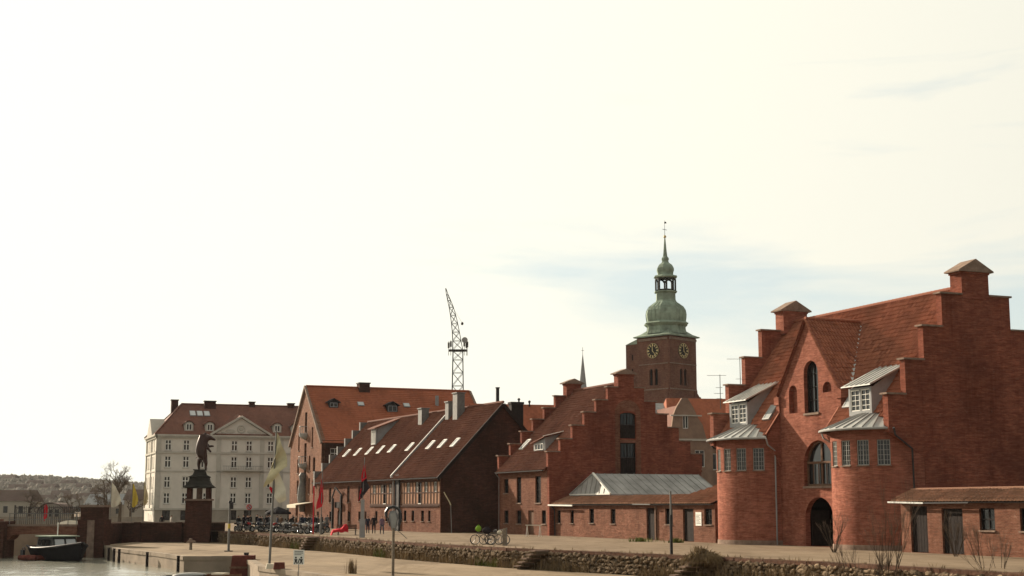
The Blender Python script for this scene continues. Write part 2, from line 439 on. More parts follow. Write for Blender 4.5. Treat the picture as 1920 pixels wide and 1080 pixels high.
# ------------------------------------------------------------------ building helpers
Z = V((0, 0, 1))
def rect(a0, a1, b0, b1): return [(a0, b0), (a1, b0), (a1, b1), (a0, b1)]
def arch(a0, a1, b0, b1, rise, n=10):
    pts = [(a0, b0), (a1, b0)]
    c, hw = (a0 + a1) / 2, (a1 - a0) / 2
    for i in range(n + 1):
        t = math.pi * i / n
        pts.append((c + hw * math.cos(t), b1 - rise + rise * math.sin(t)))
    return pts
def wall(mb, org, ax, n, outer, holes=(), t=0.4, reveal=0.2):
    """upright wall slab: outline and holes in (along, up) metres, normal n"""
    org, ax, n = V(org), V(ax), V(n)
    P = lambda q: org + ax * q[0] + Z * q[1]
    loops = [[P(q) for q in outer]] + [[P(q) for q in h] for h in holes]
    flat = [p for l in loops for p in l]
    for tr in tessellate_polygon(loops):
        a = [flat[i] for i in tr]
        nn = (a[1] - a[0]).cross(a[2] - a[0])
        if nn.length < 1e-7: continue
        if nn.dot(n) < 0: a = a[::-1]
        mb.face(a)
    def ring(pts, d, inward):
        ctr = sum((q for q in pts), V()) / len(pts)
        for i in range(len(pts)):
            a, b = pts[i], pts[(i + 1) % len(pts)]
            mb.face([a, b, b - n * d, a - n * d] if not inward else [b, a, a - n * d, b - n * d])
    ar = sum(outer[i][0] * outer[(i + 1) % len(outer)][1] - outer[(i + 1) % len(outer)][0] * outer[i][1] for i in range(len(outer)))
    flip = (ax.cross(Z).dot(n) > 0) != (ar > 0)
    ring(loops[0], t, flip)
    for h in loops[1:]: ring(h, reveal, False)
    for tr in tessellate_polygon(loops):
        a = [flat[i] - n * t for i in tr]
        if (a[1] - a[0]).cross(a[2] - a[0]).length < 1e-7: continue
        if (a[1] - a[0]).cross(a[2] - a[0]).dot(n) > 0: a = a[::-1]
        mb.face(a)
def window(parent, org, ax, n, shape, depth, nx, ny, fm, gm, fw=0.06, bw=0.03, sill=None, sm=None, name='window', proud=0.05):
    """frame with glazing bars set back in a hole; the glass is its sub-part"""
    org, ax, n = V(org), V(ax), V(n)
    P = lambda q, d=0.0: org + ax * q[0] + Z * q[1] - n * (depth - d)
    fr = MB()
    k = len(shape)
    ca = sum(q[0] for q in shape) / k; cb = sum(q[1] for q in shape) / k
    for i in range(k):
        a, b = shape[i], shape[(i + 1) % k]
        if abs(a[0] - b[0]) + abs(a[1] - b[1]) < 1e-4: continue
        mx_, my_ = (a[0] + b[0]) / 2, (a[1] + b[1]) / 2
        dx, dy = b[0] - a[0], b[1] - a[1]
        l = math.hypot(dx, dy); nx_, ny_ = -dy / l, dx / l
        if (ca - mx_) * nx_ + (cb - my_) * ny_ < 0: nx_, ny_ = -nx_, -ny_
        o = (nx_ * fw / 2, ny_ * fw / 2)
        fr.bar(P((a[0] + o[0], a[1] + o[1]), proud / 2), P((b[0] + o[0], b[1] + o[1]), proud / 2), n, proud, fw)
    a0 = min(q[0] for q in shape); a1 = max(q[0] for q in shape); b0 = min(q[1] for q in shape); b1 = max(q[1] for q in shape)
    def top(a):     # height of the outline above a
        h = b1
        for i in range(2, k - 1):
            p, q = shape[i], shape[i + 1]
            lo, hi = sorted((p[0], q[0]))
            if lo <= a <= hi and hi > lo: h = p[1] + (q[1] - p[1]) * (a - p[0]) / (q[0] - p[0])
        return h
    for i in range(1, nx):
        a = a0 + (a1 - a0) * i / nx
        w_ = bw * (2.0 if nx % 2 == 0 and i == nx // 2 and nx > 2 else 1)
        fr.bar(P((a, b0), proud * .4), P((a, top(a)), proud * .4), ax, w_, proud * .8)
    for j in range(1, ny):
        b = b0 + (b1 - b0) * j / ny
        fr.bar(P((a0, b), proud * .4 + .002), P((a1, b), proud * .4 + .002), Z, bw, proud * .8)
    if sill:
        c = P(((a0 + a1) / 2, b0 - sill / 2), depth * .5 + .03)
        s_ = MB(); s_.obox(c, ax * ((a1 - a0) / 2 + .06), n * (depth * .5 + .06), Z * (sill / 2))
    f = fr.build(name, fm, parent)
    if sill: s_.build('sill', sm or fm, f)
    g = MB(); g.poly([P(q, -0.012) for q in shape])
    if gm: g.build('pane', gm, f)
    return f
def tiles(mb, O, A, S, W, H, inside=lambda a, s: True, tw=0.25, th=0.36, amp=0.055, seed=1):
    """pantile field: O lower corner, A along the eave, S up the slope"""
    O, A, S = V(O), V(A).normalized(), V(S).normalized()
    N = A.cross(S)
    if N.z < 0: N = -N
    rr = random.Random(seed)
    prof = [(0, 0.0), (0.22, 0.75), (0.45, 1.0), (0.68, 0.35), (1.0, 0.0)]
    nc, nr = int(W / tw + .5), int(H / th + .999)
    flipn = A.cross(S).z < 0
    for r in range(nr):
        s0 = r * th
        s1 = min(s0 + th, H)
        if s1 - s0 < 0.02: continue
        for c in range(nc):
            a0 = c * tw
            if not inside(a0 + tw / 2, (s0 + s1) / 2): continue
            pw = O + A * a0 + S * s0
            j = rr.uniform(-.012, .014) + .05 * noise.noise(pw * .45) + .03 * noise.noise(pw * 1.3)
            lo = [O + A * (a0 + x * tw) + S * (s0 - .02) + N * (h * amp + .045 + j) for x, h in prof]
            hi = [O + A * (a0 + x * tw) + S * s1 + N * (h * amp + .005 + j) for x, h in prof]
            bt = [O + A * (a0 + x * tw) + S * (s0 - .02) + N * (h * amp * .3 - .005) for x, h in prof]
            for i in range(4):
                u = [(a0 + prof[i][0] * tw, s0 + .01), (a0 + prof[i + 1][0] * tw - .001, s0 + .01), (a0 + prof[i + 1][0] * tw - .001, s1 - .01), (a0 + prof[i][0] * tw, s1 - .01)]
                q = [lo[i], lo[i + 1], hi[i + 1], hi[i]]
                k = [bt[i], bt[i + 1], lo[i + 1], lo[i]]
                if flipn: q, k, u = q[::-1], k[::-1], u[::-1]
                mb.face(q, u); mb.face(k, u)
def ridge_tiles(mb, p, q, r=0.14, step=0.4):
    p, q = V(p), V(q); L = (q - p).length; n = max(1, int(L / step)); t = (q - p) / n
    for i in range(n): mb.tube(p + t * i, p + t * (i + 1.08), r * 1.08, r * .95, 7)
def frame_thing(name, label, cat, o, az, group=None):
    return thing(name, label, cat, (o[0], o[1], 0), R(az - 90), group)

# ------------------------------------------------------------------ the setting: pavement, lower quay, water, land
WALL = [(-31.4, 156.5), (-26.3, 147.0), (-18.4, 131.0), (-13.7, 121.1), (-8.8, 109.2), (-3.6, 98.8), (-0.4, 92.5), (4.2, 86.0), (8.7, 79.3), (10.9, 75.8), (12.9, 72.2), (15.8, 66.9), (18.9, 59.9), (22.5, 51.5), (30, 36), (44, 8), (60, -30)]
EDGE = [(-41.0, 146.0), (-36.5, 135.1), (-25.4, 113.4), (-21.2, 113.4), (-18.6, 104.0), (-16.2, 94.0), (-11.4, 84.2), (-8.0, 77.5), (-2.0, 66.0), (6.0, 50.0), (14.0, 32.0), (26, 4), (40, -30)]
ZQ, ZW = -1.2, -2.35

def ground_mat(name, c, c2, crack=True):
    m, nt, b = newmat(name)
    o = mixc(nt, rampf(nt, pnoise(nt, 0.09, 6), 0.3, 0.7), c, c2)
    st = rampf(nt, pnoise(nt, 0.6, 7, 'Object', 0.7, (1, 0.35, 1)), 0.45, 0.75)
    o = mixc(nt, st, o, mixc(nt, 1.0, o, (0.78, 0.76, 0.72), 'MULTIPLY'))
    pat = rampf(nt, pnoise(nt, 0.22, 5, 'Object', 0.6, (1, 0.55, 1)), 0.5, 0.62)
    o = mixc(nt, pat, o, mixc(nt, 1.0, o, (0.80, 0.79, 0.79), 'MULTIPLY'))
    trk = rampf(nt, pnoise(nt, 1.3, 4, 'Object', 0.6, (1.0, 0.06, 1)), 0.52, 0.7)
    o = mixc(nt, trk, o, mixc(nt, 1.0, o, (0.82, 0.80, 0.78), 'MULTIPLY'))
    tcs = nt.nodes.new('ShaderNodeTexCoord'); mps = nt.nodes.new('ShaderNodeMapping'); mps.inputs['Rotation'].default_value = (0, 0, R(67)); nt.links.new(tcs.outputs['Object'], mps.inputs['Vector'])
    sl = nt.nodes.new('ShaderNodeTexBrick'); sl.inputs['Scale'].default_value = 1; sl.inputs['Brick Width'].default_value = 3.0; sl.inputs['Row Height'].default_value = 1.5; sl.inputs['Mortar Size'].default_value = 0.03
    sl.inputs['Color1'].default_value = (1, 1, 1, 1); sl.inputs['Color2'].default_value = (.88, .88, .87, 1); sl.inputs['Mortar'].default_value = (.62, .6, .57, 1)
    nt.links.new(mps.outputs['Vector'], sl.inputs['Vector'])
    o = mixc(nt, 1.0, o, sl.outputs['Color'], 'MULTIPLY')
    fine = rampf(nt, pnoise(nt, 9, 4), 0.3, 0.7)
    o = mixc(nt, fine, mixc(nt, 1.0, o, (0.84, 0.83, 0.82), 'MULTIPLY'), o)
    nt.links.new(o, b.inputs['Base Color'])
    b.inputs['Roughness'].default_value = 0.95
    b.inputs['Specular IOR Level'].default_value = 0.03
    bump(nt, b, pnoise(nt, 5, 6), 0.35, 0.03)
    return m
M['pavement'] = ground_mat('pavement', (0.25, 0.188, 0.13), (0.20, 0.15, 0.104))
M['quay_floor'] = ground_mat('quay_floor', (0.29, 0.222, 0.152), (0.235, 0.178, 0.12))

mb = MB()
outer = WALL[::-1] + [(-36.0, 158.2), (-41.5, 158.2), (-44.5, 158.2), (-46, 300), (-60, 330), (-700, 420), (-2600, 700), (-2600, 4200), (2600, 4200), (2600, -30)]
mb.poly([(x, y, 0) for x, y in outer])
struct(mb.build('quay_pavement', M['pavement']))
mb = MB()
lower = EDGE + WALL[::-1] + [(-36.5, 158.0), (-41.0, 158.0)]
mb.poly([(x, y, ZQ) for x, y in lower])
struct(mb.build('lower_quay', M['quay_floor']))
# concrete face of the lower quay with a proud kerb
qe = struct(MB().build('quay_edge', M['concrete'])) if False else None
mb = MB()
for (x0, y0), (x1, y1) in zip(EDGE, EDGE[1:]):
    mb.face([(x0, y0, -4), (x1, y1, -4), (x1, y1, ZQ - .004), (x0, y0, ZQ - .004)][::-1])
quay_edge = struct(mb.build('quay_edge', M['concrete']))
for (x0, y0), (x1, y1) in zip(EDGE[:9], EDGE[1:9]):
    L = math.hypot(x1 - x0, y1 - y0); n = max(1, round(L / 2.6))
    t = V(((x1 - x0) / L, (y1 - y0) / L, 0)); nn = V((t.y, -t.x, 0))
    if nn.x > 0 and abs(nn.x) > .5: nn = -nn
    for i in range(n):
        a = V((x0, y0, 0)) + t * (L * i / n + .02); b = V((x0, y0, 0)) + t * (L * (i + 1) / n - .02)
        k = MB(); c = (a + b) / 2; c.z = ZQ - .13 + rnd.uniform(-.015, .015)
        k.obox(c - nn * .2, (b - a) / 2, nn * (.27 + rnd.uniform(-.02, .02)), Z * .15)
        k.build('kerb_stone', M['concrete'], quay_edge)

# water: choppy, reflecting the bright sky
m, nt, b = newmat('water')
b.inputs['Base Color'].default_value = (0.20, 0.195, 0.155, 1)
b.inputs['Roughness'].default_value = 0.16
b.inputs['Specular IOR Level'].default_value = 1.0
h1 = pnoise(nt, 0.9, 5, 'Object', 0.6, (1.0, 0.45, 1)); h2 = pnoise(nt, 0.3, 3, 'Object', 0.5, (1, .4, 1))
ad = nt.nodes.new('ShaderNodeMath'); ad.operation = 'ADD'; nt.links.new(h1, ad.inputs[0]); nt.links.new(h2, ad.inputs[1])
bump(nt, b, ad.outputs[0], 1.0, 0.05)
M['water'] = m
mb = MB()
wx0, wx1, wy0, wy1 = -62.0, -8.0, 62.0, 176.0
nwx, nwy = 108, 190
def wz(x, y):
    e = min(1, min(x - wx0, wx1 - x, y - wy0, wy1 - y) / 4)
    return ZW + e * (.055 * noise.noise(V((x * .55, y * .35, 0))) + .05 * noise.noise(V((x * 1.2, y * .8, 3))))
GW = [[V((wx0 + (wx1 - wx0) * i / nwx, wy0 + (wy1 - wy0) * j / nwy, 0)) for i in range(nwx + 1)] for j in range(nwy + 1)]
for row in GW:
    for p in row: p.z = wz(p.x, p.y)
for j in range(nwy):
    for i in range(nwx): mb.face([GW[j][i], GW[j][i + 1], GW[j + 1][i + 1], GW[j + 1][i]])
for x0, x1, y0, y1 in ((-900, wx0, -60, 420), (wx1, 60, -60, 420), (wx0, wx1, -60, wy0), (wx0, wx1, wy1, 420)): mb.face([(x0, y0, ZW), (x1, y0, ZW), (x1, y1, ZW), (x0, y1, ZW)])
struct(mb.build('water', M['water'], None, smooth=True))
# distant shore
mb = MB()
mb.box(-900, -46.5, 330, 331.5, -3, 0.35)
struct(mb.build('far_shore', M['concrete']))

# ------------------------------------------------------------------ stone retaining wall between the two quays
def path_pts(P):
    out = [0.0]
    for a, b in zip(P, P[1:]): out.append(out[-1] + math.hypot(b[0] - a[0], b[1] - a[1]))
    return out
WS = path_pts(WALL)
def on_wall(s):
    for i in range(len(WALL) - 1):
        if s <= WS[i + 1] or i == len(WALL) - 2:
            t = (s - WS[i]) / (WS[i + 1] - WS[i]); a, b = WALL[i], WALL[i + 1]
            d = V((b[0] - a[0], b[1] - a[1], 0)).normalized()
            return V((a[0] + (b[0] - a[0]) * t, a[1] + (b[1] - a[1]) * t, 0)), d, V((d.y, -d.x, 0)) if d.y < 0 else V((-d.y, d.x, 0))
qw = thing('stone_quay_wall', 'long low rubble stone retaining wall with brick coping between the two quays', 'wall', (WALL[0][0], WALL[0][1], 0))
o0 = V((WALL[0][0], WALL[0][1], 0))
mb = MB()
for (x0, y0), (x1, y1) in zip(WALL, WALL[1:]):
    d = V((x1 - x0, y1 - y0, 0)).normalized(); nn = V((d.y, -d.x, 0))
    if nn.x > 0: nn = -nn
    a, b_ = V((x0, y0, 0)) - o0, V((x1, y1, 0)) - o0
    mb.hexa([a + Z * ZQ, b_ + Z * ZQ, b_ - nn * .6 + Z * ZQ, a - nn * .6 + Z * ZQ, a + Z * -.02, b_ + Z * -.02, b_ - nn * .6 + Z * -.02, a - nn * .6 + Z * -.02])
mb.build('wall_core', M['stone_fill'], qw)
# six stone shapes shared by all the stones
stone_me = []
for k in range(7):
    s_ = MB(); rr = random.Random(k + 40)
    s_.sphere((0, 0, 0), 1, 8, 5)
    me = s_.mesh('stone', M['stone'])
    import bmesh
    bm = bmesh.new(); bm.from_mesh(me); bmesh.ops.remove_doubles(bm, verts=bm.verts, dist=1e-4)
    for v_ in bm.verts:
        p = v_.co.copy()
        m_ = max(abs(p.x), abs(p.y), abs(p.z))
        q = p.lerp(p / m_, 0.62)
        q += V((rr.uniform(-.1, .1), rr.uniform(-.1, .1), rr.uniform(-.1, .1)))
        v_.co = q * .5
    bm.to_mesh(me); bm.free(); stone_me.append(me)
STEPS = [31.5, 75.6, 91.2]             # where flights of steps stand against the wall
cells = []
s_end = WS[12] + 6
for row in range(5):
    s = rnd.uniform(0, .4); zc_ = ZQ + .02 + .205 * (row + .5)
    while s < s_end:
        w = rnd.uniform(.16, .48)
        cells.append((s + w / 2, w, zc_ + rnd.uniform(-.07, .07), rnd.uniform(.15, .3))); s += w * rnd.uniform(.8, 1)
pp = [(c, on_wall(c[0])) for c in cells]
near = sorted(range(len(pp)), key=lambda i: pp[i][1][0].y if pp[i][1][0].y > 55 else 999)[:300]
near = set(near)
rest = MB()
for i, (c, (p, d, nn)) in enumerate(pp):
    if nn.x > 0: nn = -nn
    pos = p + Z * c[2] + nn * (.0 + rnd.uniform(-.07, .09)) - o0
    sc = V((c[1] * .98, .34, c[3] * rnd.uniform(.9, 1.05)))
    rot = Matrix.Rotation(math.atan2(d.y, d.x), 4, 'Z') @ Matrix.Rotation(rnd.gauss(0, .28), 4, 'Y')
    me = stone_me[i % 7]
    if i in near:
        o = link('stone', me, qw); o.matrix_local = Matrix.Translation(pos) @ rot @ Matrix.Diagonal((*sc, 1))
    else:
        mt = Matrix.Translation(pos) @ rot @ Matrix.Diagonal((*sc, 1))
        for pl in me.polygons: rest.face([mt @ me.vertices[j].co for j in pl.vertices], [(0, 0)] * len(pl.vertices))
stuff(rest.build('rubble_stones', M['stone'], qw))
s = 0.0
M['coping'] = brick('coping', (0.19, 0.10, 0.07), (0.13, 0.07, 0.05), (0.17, 0.13, 0.10), pale=0.35, bw=0.08, bh=0.3)
while s < s_end + 1:
    w = rnd.uniform(.8, 1.5)
    p, d, nn = on_wall(s + w / 2)
    if nn.x > 0: nn = -nn
    k = MB(); k.obox(p - o0 + Z * (-.075 + rnd.uniform(-.012, .012)) - nn * .2, d * (w / 2 - .008), nn * (.30 + rnd.uniform(-.015, .015)), Z * .095)
    k.build('coping_stone', M['coping'], qw)
    s += w
def steps(s0, n, label):
    p, d, nn = on_wall(s0)
    if nn.x > 0: nn = -nn
    t = thing('stone_steps', label, 'steps', (p.x, p.y, ZQ), 0, 'flights of steps down to the lower quay')
    run, rise = .42, 1.2 / n
    for i in range(n):
        st = MB()
        c = d * (run * i) + nn * .55
        st.obox(c + Z * (rise * (i + 1) - .045), d * (run / 2 + .05), nn * .62, Z * .045)
        st.build('tread', M['stone_cap'], t)
        if i < n:
            st = MB(); st.obox(c + d * .1 + Z * (rise * (i + .5) - .05), d * (run / 2 - .06), nn * .5, Z * (rise / 2 - .045)); st.build('riser', M['stone_fill'], t)
steps(30.5, 5, 'short stone steps beside the small white signboard, farthest of the three flights')
steps(73.9, 5, 'dark stone steps in the quay wall below the parked bicycles')
steps(88.6, 5, 'stone steps in the quay wall next to the heap of dead grass')

# blades: dry grass and weeds along the wall
def blades(mb, p, h, n, spread, rr, lean=.35, w=.012):
    for _ in range(n):
        a = rr.uniform(0, 6.283); r_ = abs(rr.gauss(0, spread)); hh = h * rr.uniform(.45, 1.1)
        b0 = V(p) + V((math.cos(a) * r_, math.sin(a) * r_, 0))
        a2 = rr.uniform(0, 6.283)
        tip = b0 + V((math.cos(a2) * hh * lean * rr.uniform(.2, 1.3), math.sin(a2) * hh * lean * rr.uniform(.2, 1.3), hh))
        mid = (b0 + tip) / 2 + Z * hh * .12
        sd = V((math.cos(a2 + 1.57), math.sin(a2 + 1.57), 0)) * w
        mb.face([b0 - sd, b0 + sd, mid + sd * .8, mid - sd * .8]); mb.face([mid - sd * .8, mid + sd * .8, tip])
mb = MB(); mg = MB()
s = 3.0
while s < s_end:
    p, d, nn = on_wall(s)
    if nn.x > 0: nn = -nn
    ny_ = noise.noise(V((s * .13, 3.3, 0)))
    if ny_ > -.25:
        blades(mb, p + nn * rnd.uniform(.1, .25) + Z * ZQ, rnd.uniform(.5, 1.15), 5, .1, rnd, .18, .016)
        blades(mg if noise.noise(V((s * .21, 9, 0))) > .28 else mb, p + nn * rnd.uniform(.12, .4) + Z * ZQ, rnd.uniform(.25, .85) * (1 + ny_), 9, .16, rnd, .3, .014)
    if rnd.random() < .35:
        blades(mb, p + nn * rnd.uniform(-.25, .1) + Z * -.02, rnd.uniform(.12, .3), 5, .12, rnd, .6)
    s += .16
stuff(mb.build('dry_grass', M['dry_grass'])); stuff(mg.build('green_weeds', M['green_weed']))
bpy.data.objects['dry_grass']['label'] = 'dry brown grass along the foot of the quay wall'
bpy.data.objects['green_weeds']['label'] = 'greenish weeds along the foot of the quay wall'
# ------------------------------------------------------------------ buildings (local x = u towards the camera along the quay, y = v inland, z up)
FX, FN = (1, 0, 0), (0, -1, 0)      # quay-side walls
GX, GN = (0, 1, 0), (1, 0, 0)       # gables facing the camera
def stepped(c, stp, left, right):
    """outline of a stepped gable: centre, [(half width, top)], lower left / right points"""
    pts = list(left)
    zp = left[-1][1]
    for d, z in stp:
        pts += [(c - d, zp), (c - d, z)]; zp = z
    for d, z in reversed(stp): 
        pts.append((c + d, z))
        i = stp.index((d, z)); zl = stp[i - 1][1] if i else right[0][1]
        pts.append((c + d, zl))
    pts += list(right)
    out = []
    for p in pts:
        if not out or abs(p[0] - out[-1][0]) + abs(p[1] - out[-1][1]) > 1e-4: out.append(p)
    return out
def copings(parent, c, stp, u0, u1, mat, inner):
    for i, (d, z) in enumerate(stp):
        d2 = stp[i + 1][0] if i + 1 < len(stp) else inner
        for sg in (-1, 1):
            k = MB(); y0, y1 = c + sg * (d + .14), c + sg * (d2 + .003)
            k.box(u0 - .1, u1 + .1, y0, y1, z - .01 - rnd.uniform(0, .01), z + .09)
            k.build('coping', mat, parent)
def turret(parent, c, hw, u0, u1, z0, z1, zt, bm_, cm):
    k = MB(); k.box(u0, u1, c - hw, c + hw, z0, z1)
    k.box(u0 - .06, u1 + .06, c - hw - .06, c + hw + .06, z1 - .16, z1 - .02)
    t = k.build('gable_turret', bm_, parent)
    k = MB(); e = hw + .3
    ov = .18
    o = [(c - e, z1 - .03), (c + e, z1 - .03), (c + e, z1 + .06), (c, zt), (c - e, z1 + .06)]
    k.extr([(u1 + ov, y, z) for y, z in o], (u0 - u1 - 2 * ov, 0, 0))
    k.build('cap', cm, t)

# ===== warehouse with two round bays (right)
O4 = (23.83, 86.92); AZ = 22.5
b4 = frame_thing('brick_warehouse', 'tall red brick warehouse with two rounded bays and stepped gables', 'building', O4, AZ)
C4 = 5.55
ST4 = [(6.95, 9.3), (5.6, 11.45), (4.15, 13.55), (2.65, 15.65)]
out4 = stepped(C4, ST4, [(1.12, 0), (1.12, 5.5), (-1.2, 7.0)], [(13.6, 7.0), (13.6, 0)])
mb = MB(); wall(mb, (0, 0, 0), GX, GN, out4, [], .5)
mb.build('gable_wall', M['brick_gable'], b4)
outf = stepped(C4, ST4, [(1.12, 0), (1.12, 5.5), (-1.2, 7.0)], [(13.6, 7.0), (13.6, 0)])
mb = MB(); wall(mb, (-21, 0, 0), GX, (-1, 0, 0), outf, [], .5)
mb.build('gable_wall', M['brick_red'], b4)
copings(b4, C4, ST4, -.5, 0, M['stone_cap'], 1.05)
copings(b4, C4, ST4, -21, -20.5, M['stone_cap'], 1.05)
turret(b4, C4, 1.05, -1.05, .03, 15.4, 17.15, 17.95, M['brick_gable'], M['stone_cap'])
turret(b4, C4, 1.05, -21.03, -19.95, 15.4, 17.15, 17.95, M['brick_red'], M['stone_cap'])
mb = MB(); mb.box(-20.5, -.5, 13.1, 13.6, 0, 7.4); mb.build('rear_wall', M['brick_red'], b4)
# central wall with the gateway
CW = .1
door4 = arch(-11.3, -8.1, 0.02, 3.22, 1.35, 12)
awin4 = arch(-11.3, -7.95, 3.95, 6.95, 1.65, 14)
twin4 = arch(-11.0, -9.35, 8.8, 12.3, .82, 10)
nl4 = arch(-12.85, -11.85, 8.9, 10.8, .5, 8)
nr4 = arch(-8.85, -7.85, 10.05, 10.75, .5, 8)
ow = [(-14.2, 0), (-6.8, 0), (-6.8, 10.1), (-10.5, 15.05), (-14.2, 10.1)]
mb = MB(); wall(mb, (0, CW, 0), FX, FN, ow, [door4, awin4, twin4, nl4, nr4], .6, .38)
mb.build('front_wall', M['brick_red'], b4)
# back of the niches
for nm, sh in (('niche', nl4), ('niche', nr4)):
    mb = MB(); mb.poly([(a, CW + .375, b) for a, b in sh]); mb.build(nm, M['brick_red'], b4)
window(b4, (0, CW, 0), FX, FN, twin4, .36, 2, 4, M['wood_dark'], M['glass'], .09, .05, .14, M['stone_cap'], proud=.08)
window(b4, (0, CW, 0), FX, FN, awin4, .36, 2, 1, M['wood_brown'], M['glass'], .14, .16, .14, M['stone_cap'], proud=.1)
k = MB(); k.bar((-11.2, CW + .28, 5.5), (-8.05, CW + .28, 5.5), Z, .14, .1)
for a in (-10.6, -10.0, -9.1, -8.6): k.bar((a, CW + .3, 4.0), (a, CW + .3, 5.45), (1, 0, 0), .05, .06)
k.build('transom', M['wood_brown'], b4)
# gateway: a dark vaulted passage with open leaves
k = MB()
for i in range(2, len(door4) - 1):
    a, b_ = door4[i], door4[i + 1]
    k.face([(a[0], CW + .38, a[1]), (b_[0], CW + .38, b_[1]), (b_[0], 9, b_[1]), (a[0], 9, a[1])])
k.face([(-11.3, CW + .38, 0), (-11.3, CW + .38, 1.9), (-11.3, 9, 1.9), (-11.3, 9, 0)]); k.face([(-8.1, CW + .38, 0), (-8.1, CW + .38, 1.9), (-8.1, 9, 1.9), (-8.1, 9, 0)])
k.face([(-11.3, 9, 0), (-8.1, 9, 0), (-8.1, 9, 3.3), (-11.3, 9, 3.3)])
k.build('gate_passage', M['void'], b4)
k = MB(); k.obox((-11.15, 1.2, 1.2), (.04, 0, 0), (0, .7, 0), (0, 0, 1.15)); g = k.build('gate_leaf', M['wood_dark'], b4)
# round bays
RB, CB = 3.5, 1.1
def bay(cu, angs, mat_):
    k = MB(); N_ = 72; zs = [0, 5.08, 6.62, 7.32]
    wh = 6.4          # half angle of a window in degrees
    def P(deg, z, r=RB): return V((cu + r * math.cos(R(deg)), CB - r * math.sin(R(deg)), z))
    stops = sorted(set([x * 2.5 for x in range(73)] + [a - wh for a in angs] + [a + wh for a in angs]))
    for a, b_ in zip(stops, stops[1:]):
        mid = (a + b_) / 2
        for z0, z1 in zip(zs, zs[1:]):
            if z0 == 5.08 and any(abs(mid - q) < wh for q in angs): continue
            sa, sb = RB * R(a), RB * R(b_)
            k.face([P(a, z0), P(a, z1), P(b_, z1), P(b_, z0)], [(sa, z0), (sa, z1), (sb, z1), (sb, z0)])
    for q in angs:
        for d in (-wh, wh): 
            k.face([P(q + d, 5.08), P(q + d, 6.62), P(q + d, 6.62, RB - .2), P(q + d, 5.08, RB - .2)])
        for z in (5.08, 6.62): k.face([P(q - wh, z), P(q + wh, z), P(q + wh, z, RB - .2), P(q - wh, z, RB - .2)])
    o = k.build('round_bay', mat_, b4, weld=True)
    # plinth course
    k = MB()
    for a in range(0, 180, 5):
        k.hexa([P(a, 0, RB - .05), P(a, 0, RB + .05), P(a + 5, 0, RB + .05), P(a + 5, 0, RB - .05), P(a, .32, RB - .05), P(a, .3, RB + .05), P(a + 5, .3, RB + .05), P(a + 5, .32, RB - .05)])
    k.build('plinth', M['stone_cap'], b4)
    for q in angs:
        nn = V((math.cos(R(q)), -math.sin(R(q)), 0)); ax = V((-nn.y, nn.x, 0)); w_ = RB * math.sin(R(wh))
        org = V((cu, CB, 0)) + nn * (RB - .02)
        window(b4, org, ax, nn, rect(-w_ + .01, w_ - .01, 5.09, 6.61), .10, 4, 5, M['grey_paint'], M['glass'], .045, .02, .07, M['stone_cap'])
bay(-3.5, [41, 62, 83, 104, 126, 150], M['brick_red'])
bay(-17.5, [41, 62, 83, 104, 126, 150], M['brick_red'])
# cheeks over the bays
zr = lambda v: 16.3 - 1.341 * (5.55 - v)
for u, nn in ((-14.0, (1, 0, 0)), (-7.0, (-1, 0, 0))):
    mb = MB(); wall(mb, (u, 0, 0), GX, nn, [(.6, 4.5), (.6, zr(.6) - .05), (-1.0, zr(-1.0) - .05), (-1.0, 7.1)], [], .45)
    mb.build('bay_cheek', M['brick_red'], b4)
# main roof: tiles on the quay side, plain at the back
S_up = V((0, 1, 1.341)).normalized(); slen = (5.55 + 1.05) * math.hypot(1, 1.341)
f_ = math.hypot(1, 1.341)
def in4(a, s):
    u = -20.5 + a; v = -1.05 + s / f_
    d = abs(u + 10.5)
    if d < 3.5: return v > 4.58 - 1.014 * d - .1
    # zinc skirt of the bays covers the tiles below the cone
    cu = -3.5 if u > -10 else -17.5
    rho = math.hypot(u - cu, v - CB)
    if v < CB and 7.35 + .42 * (4.1 - rho) > zr(v) - .03: return False
    return True
mb = MB(); tiles(mb, (-20.5, -1.05, 7.45), (1, 0, 0), S_up, 20.0, slen, in4, amp=.085)
ridge_tiles(mb, (-20.0, 5.55, 16.36), (-1.0, 5.55, 16.36))
stuff(mb.build('roof_tiles', M['tile_red'], b4))
mb = MB()
e = .06
for u0, u1 in ((-20.5, -14.0), (-7.0, -.5)): mb.extr([(u0, -1.0, zr(-1.0) - e), (u1, -1.0, zr(-1.0) - e), (u1, 5.55, 16.3 - e), (u0, 5.55, 16.3 - e)], (0, 0, -.15))
mb.extr([(-14.0, 1.03, zr(1.03) - e), (-10.5, 4.58, zr(4.58) - e), (-7.0, 1.03, zr(1.03) - e), (-7.0, 5.55, 16.3 - e), (-14.0, 5.55, 16.3 - e)], (0, 0, -.15))
mb.extr([(-20.5, 5.55, 16.24), (-.5, 5.55, 16.24), (-.5, 13.8, 6.5), (-20.5, 13.8, 6.5)], (0, 0, -.15))
mb.build('roof_deck', M['tile_red'], b4)
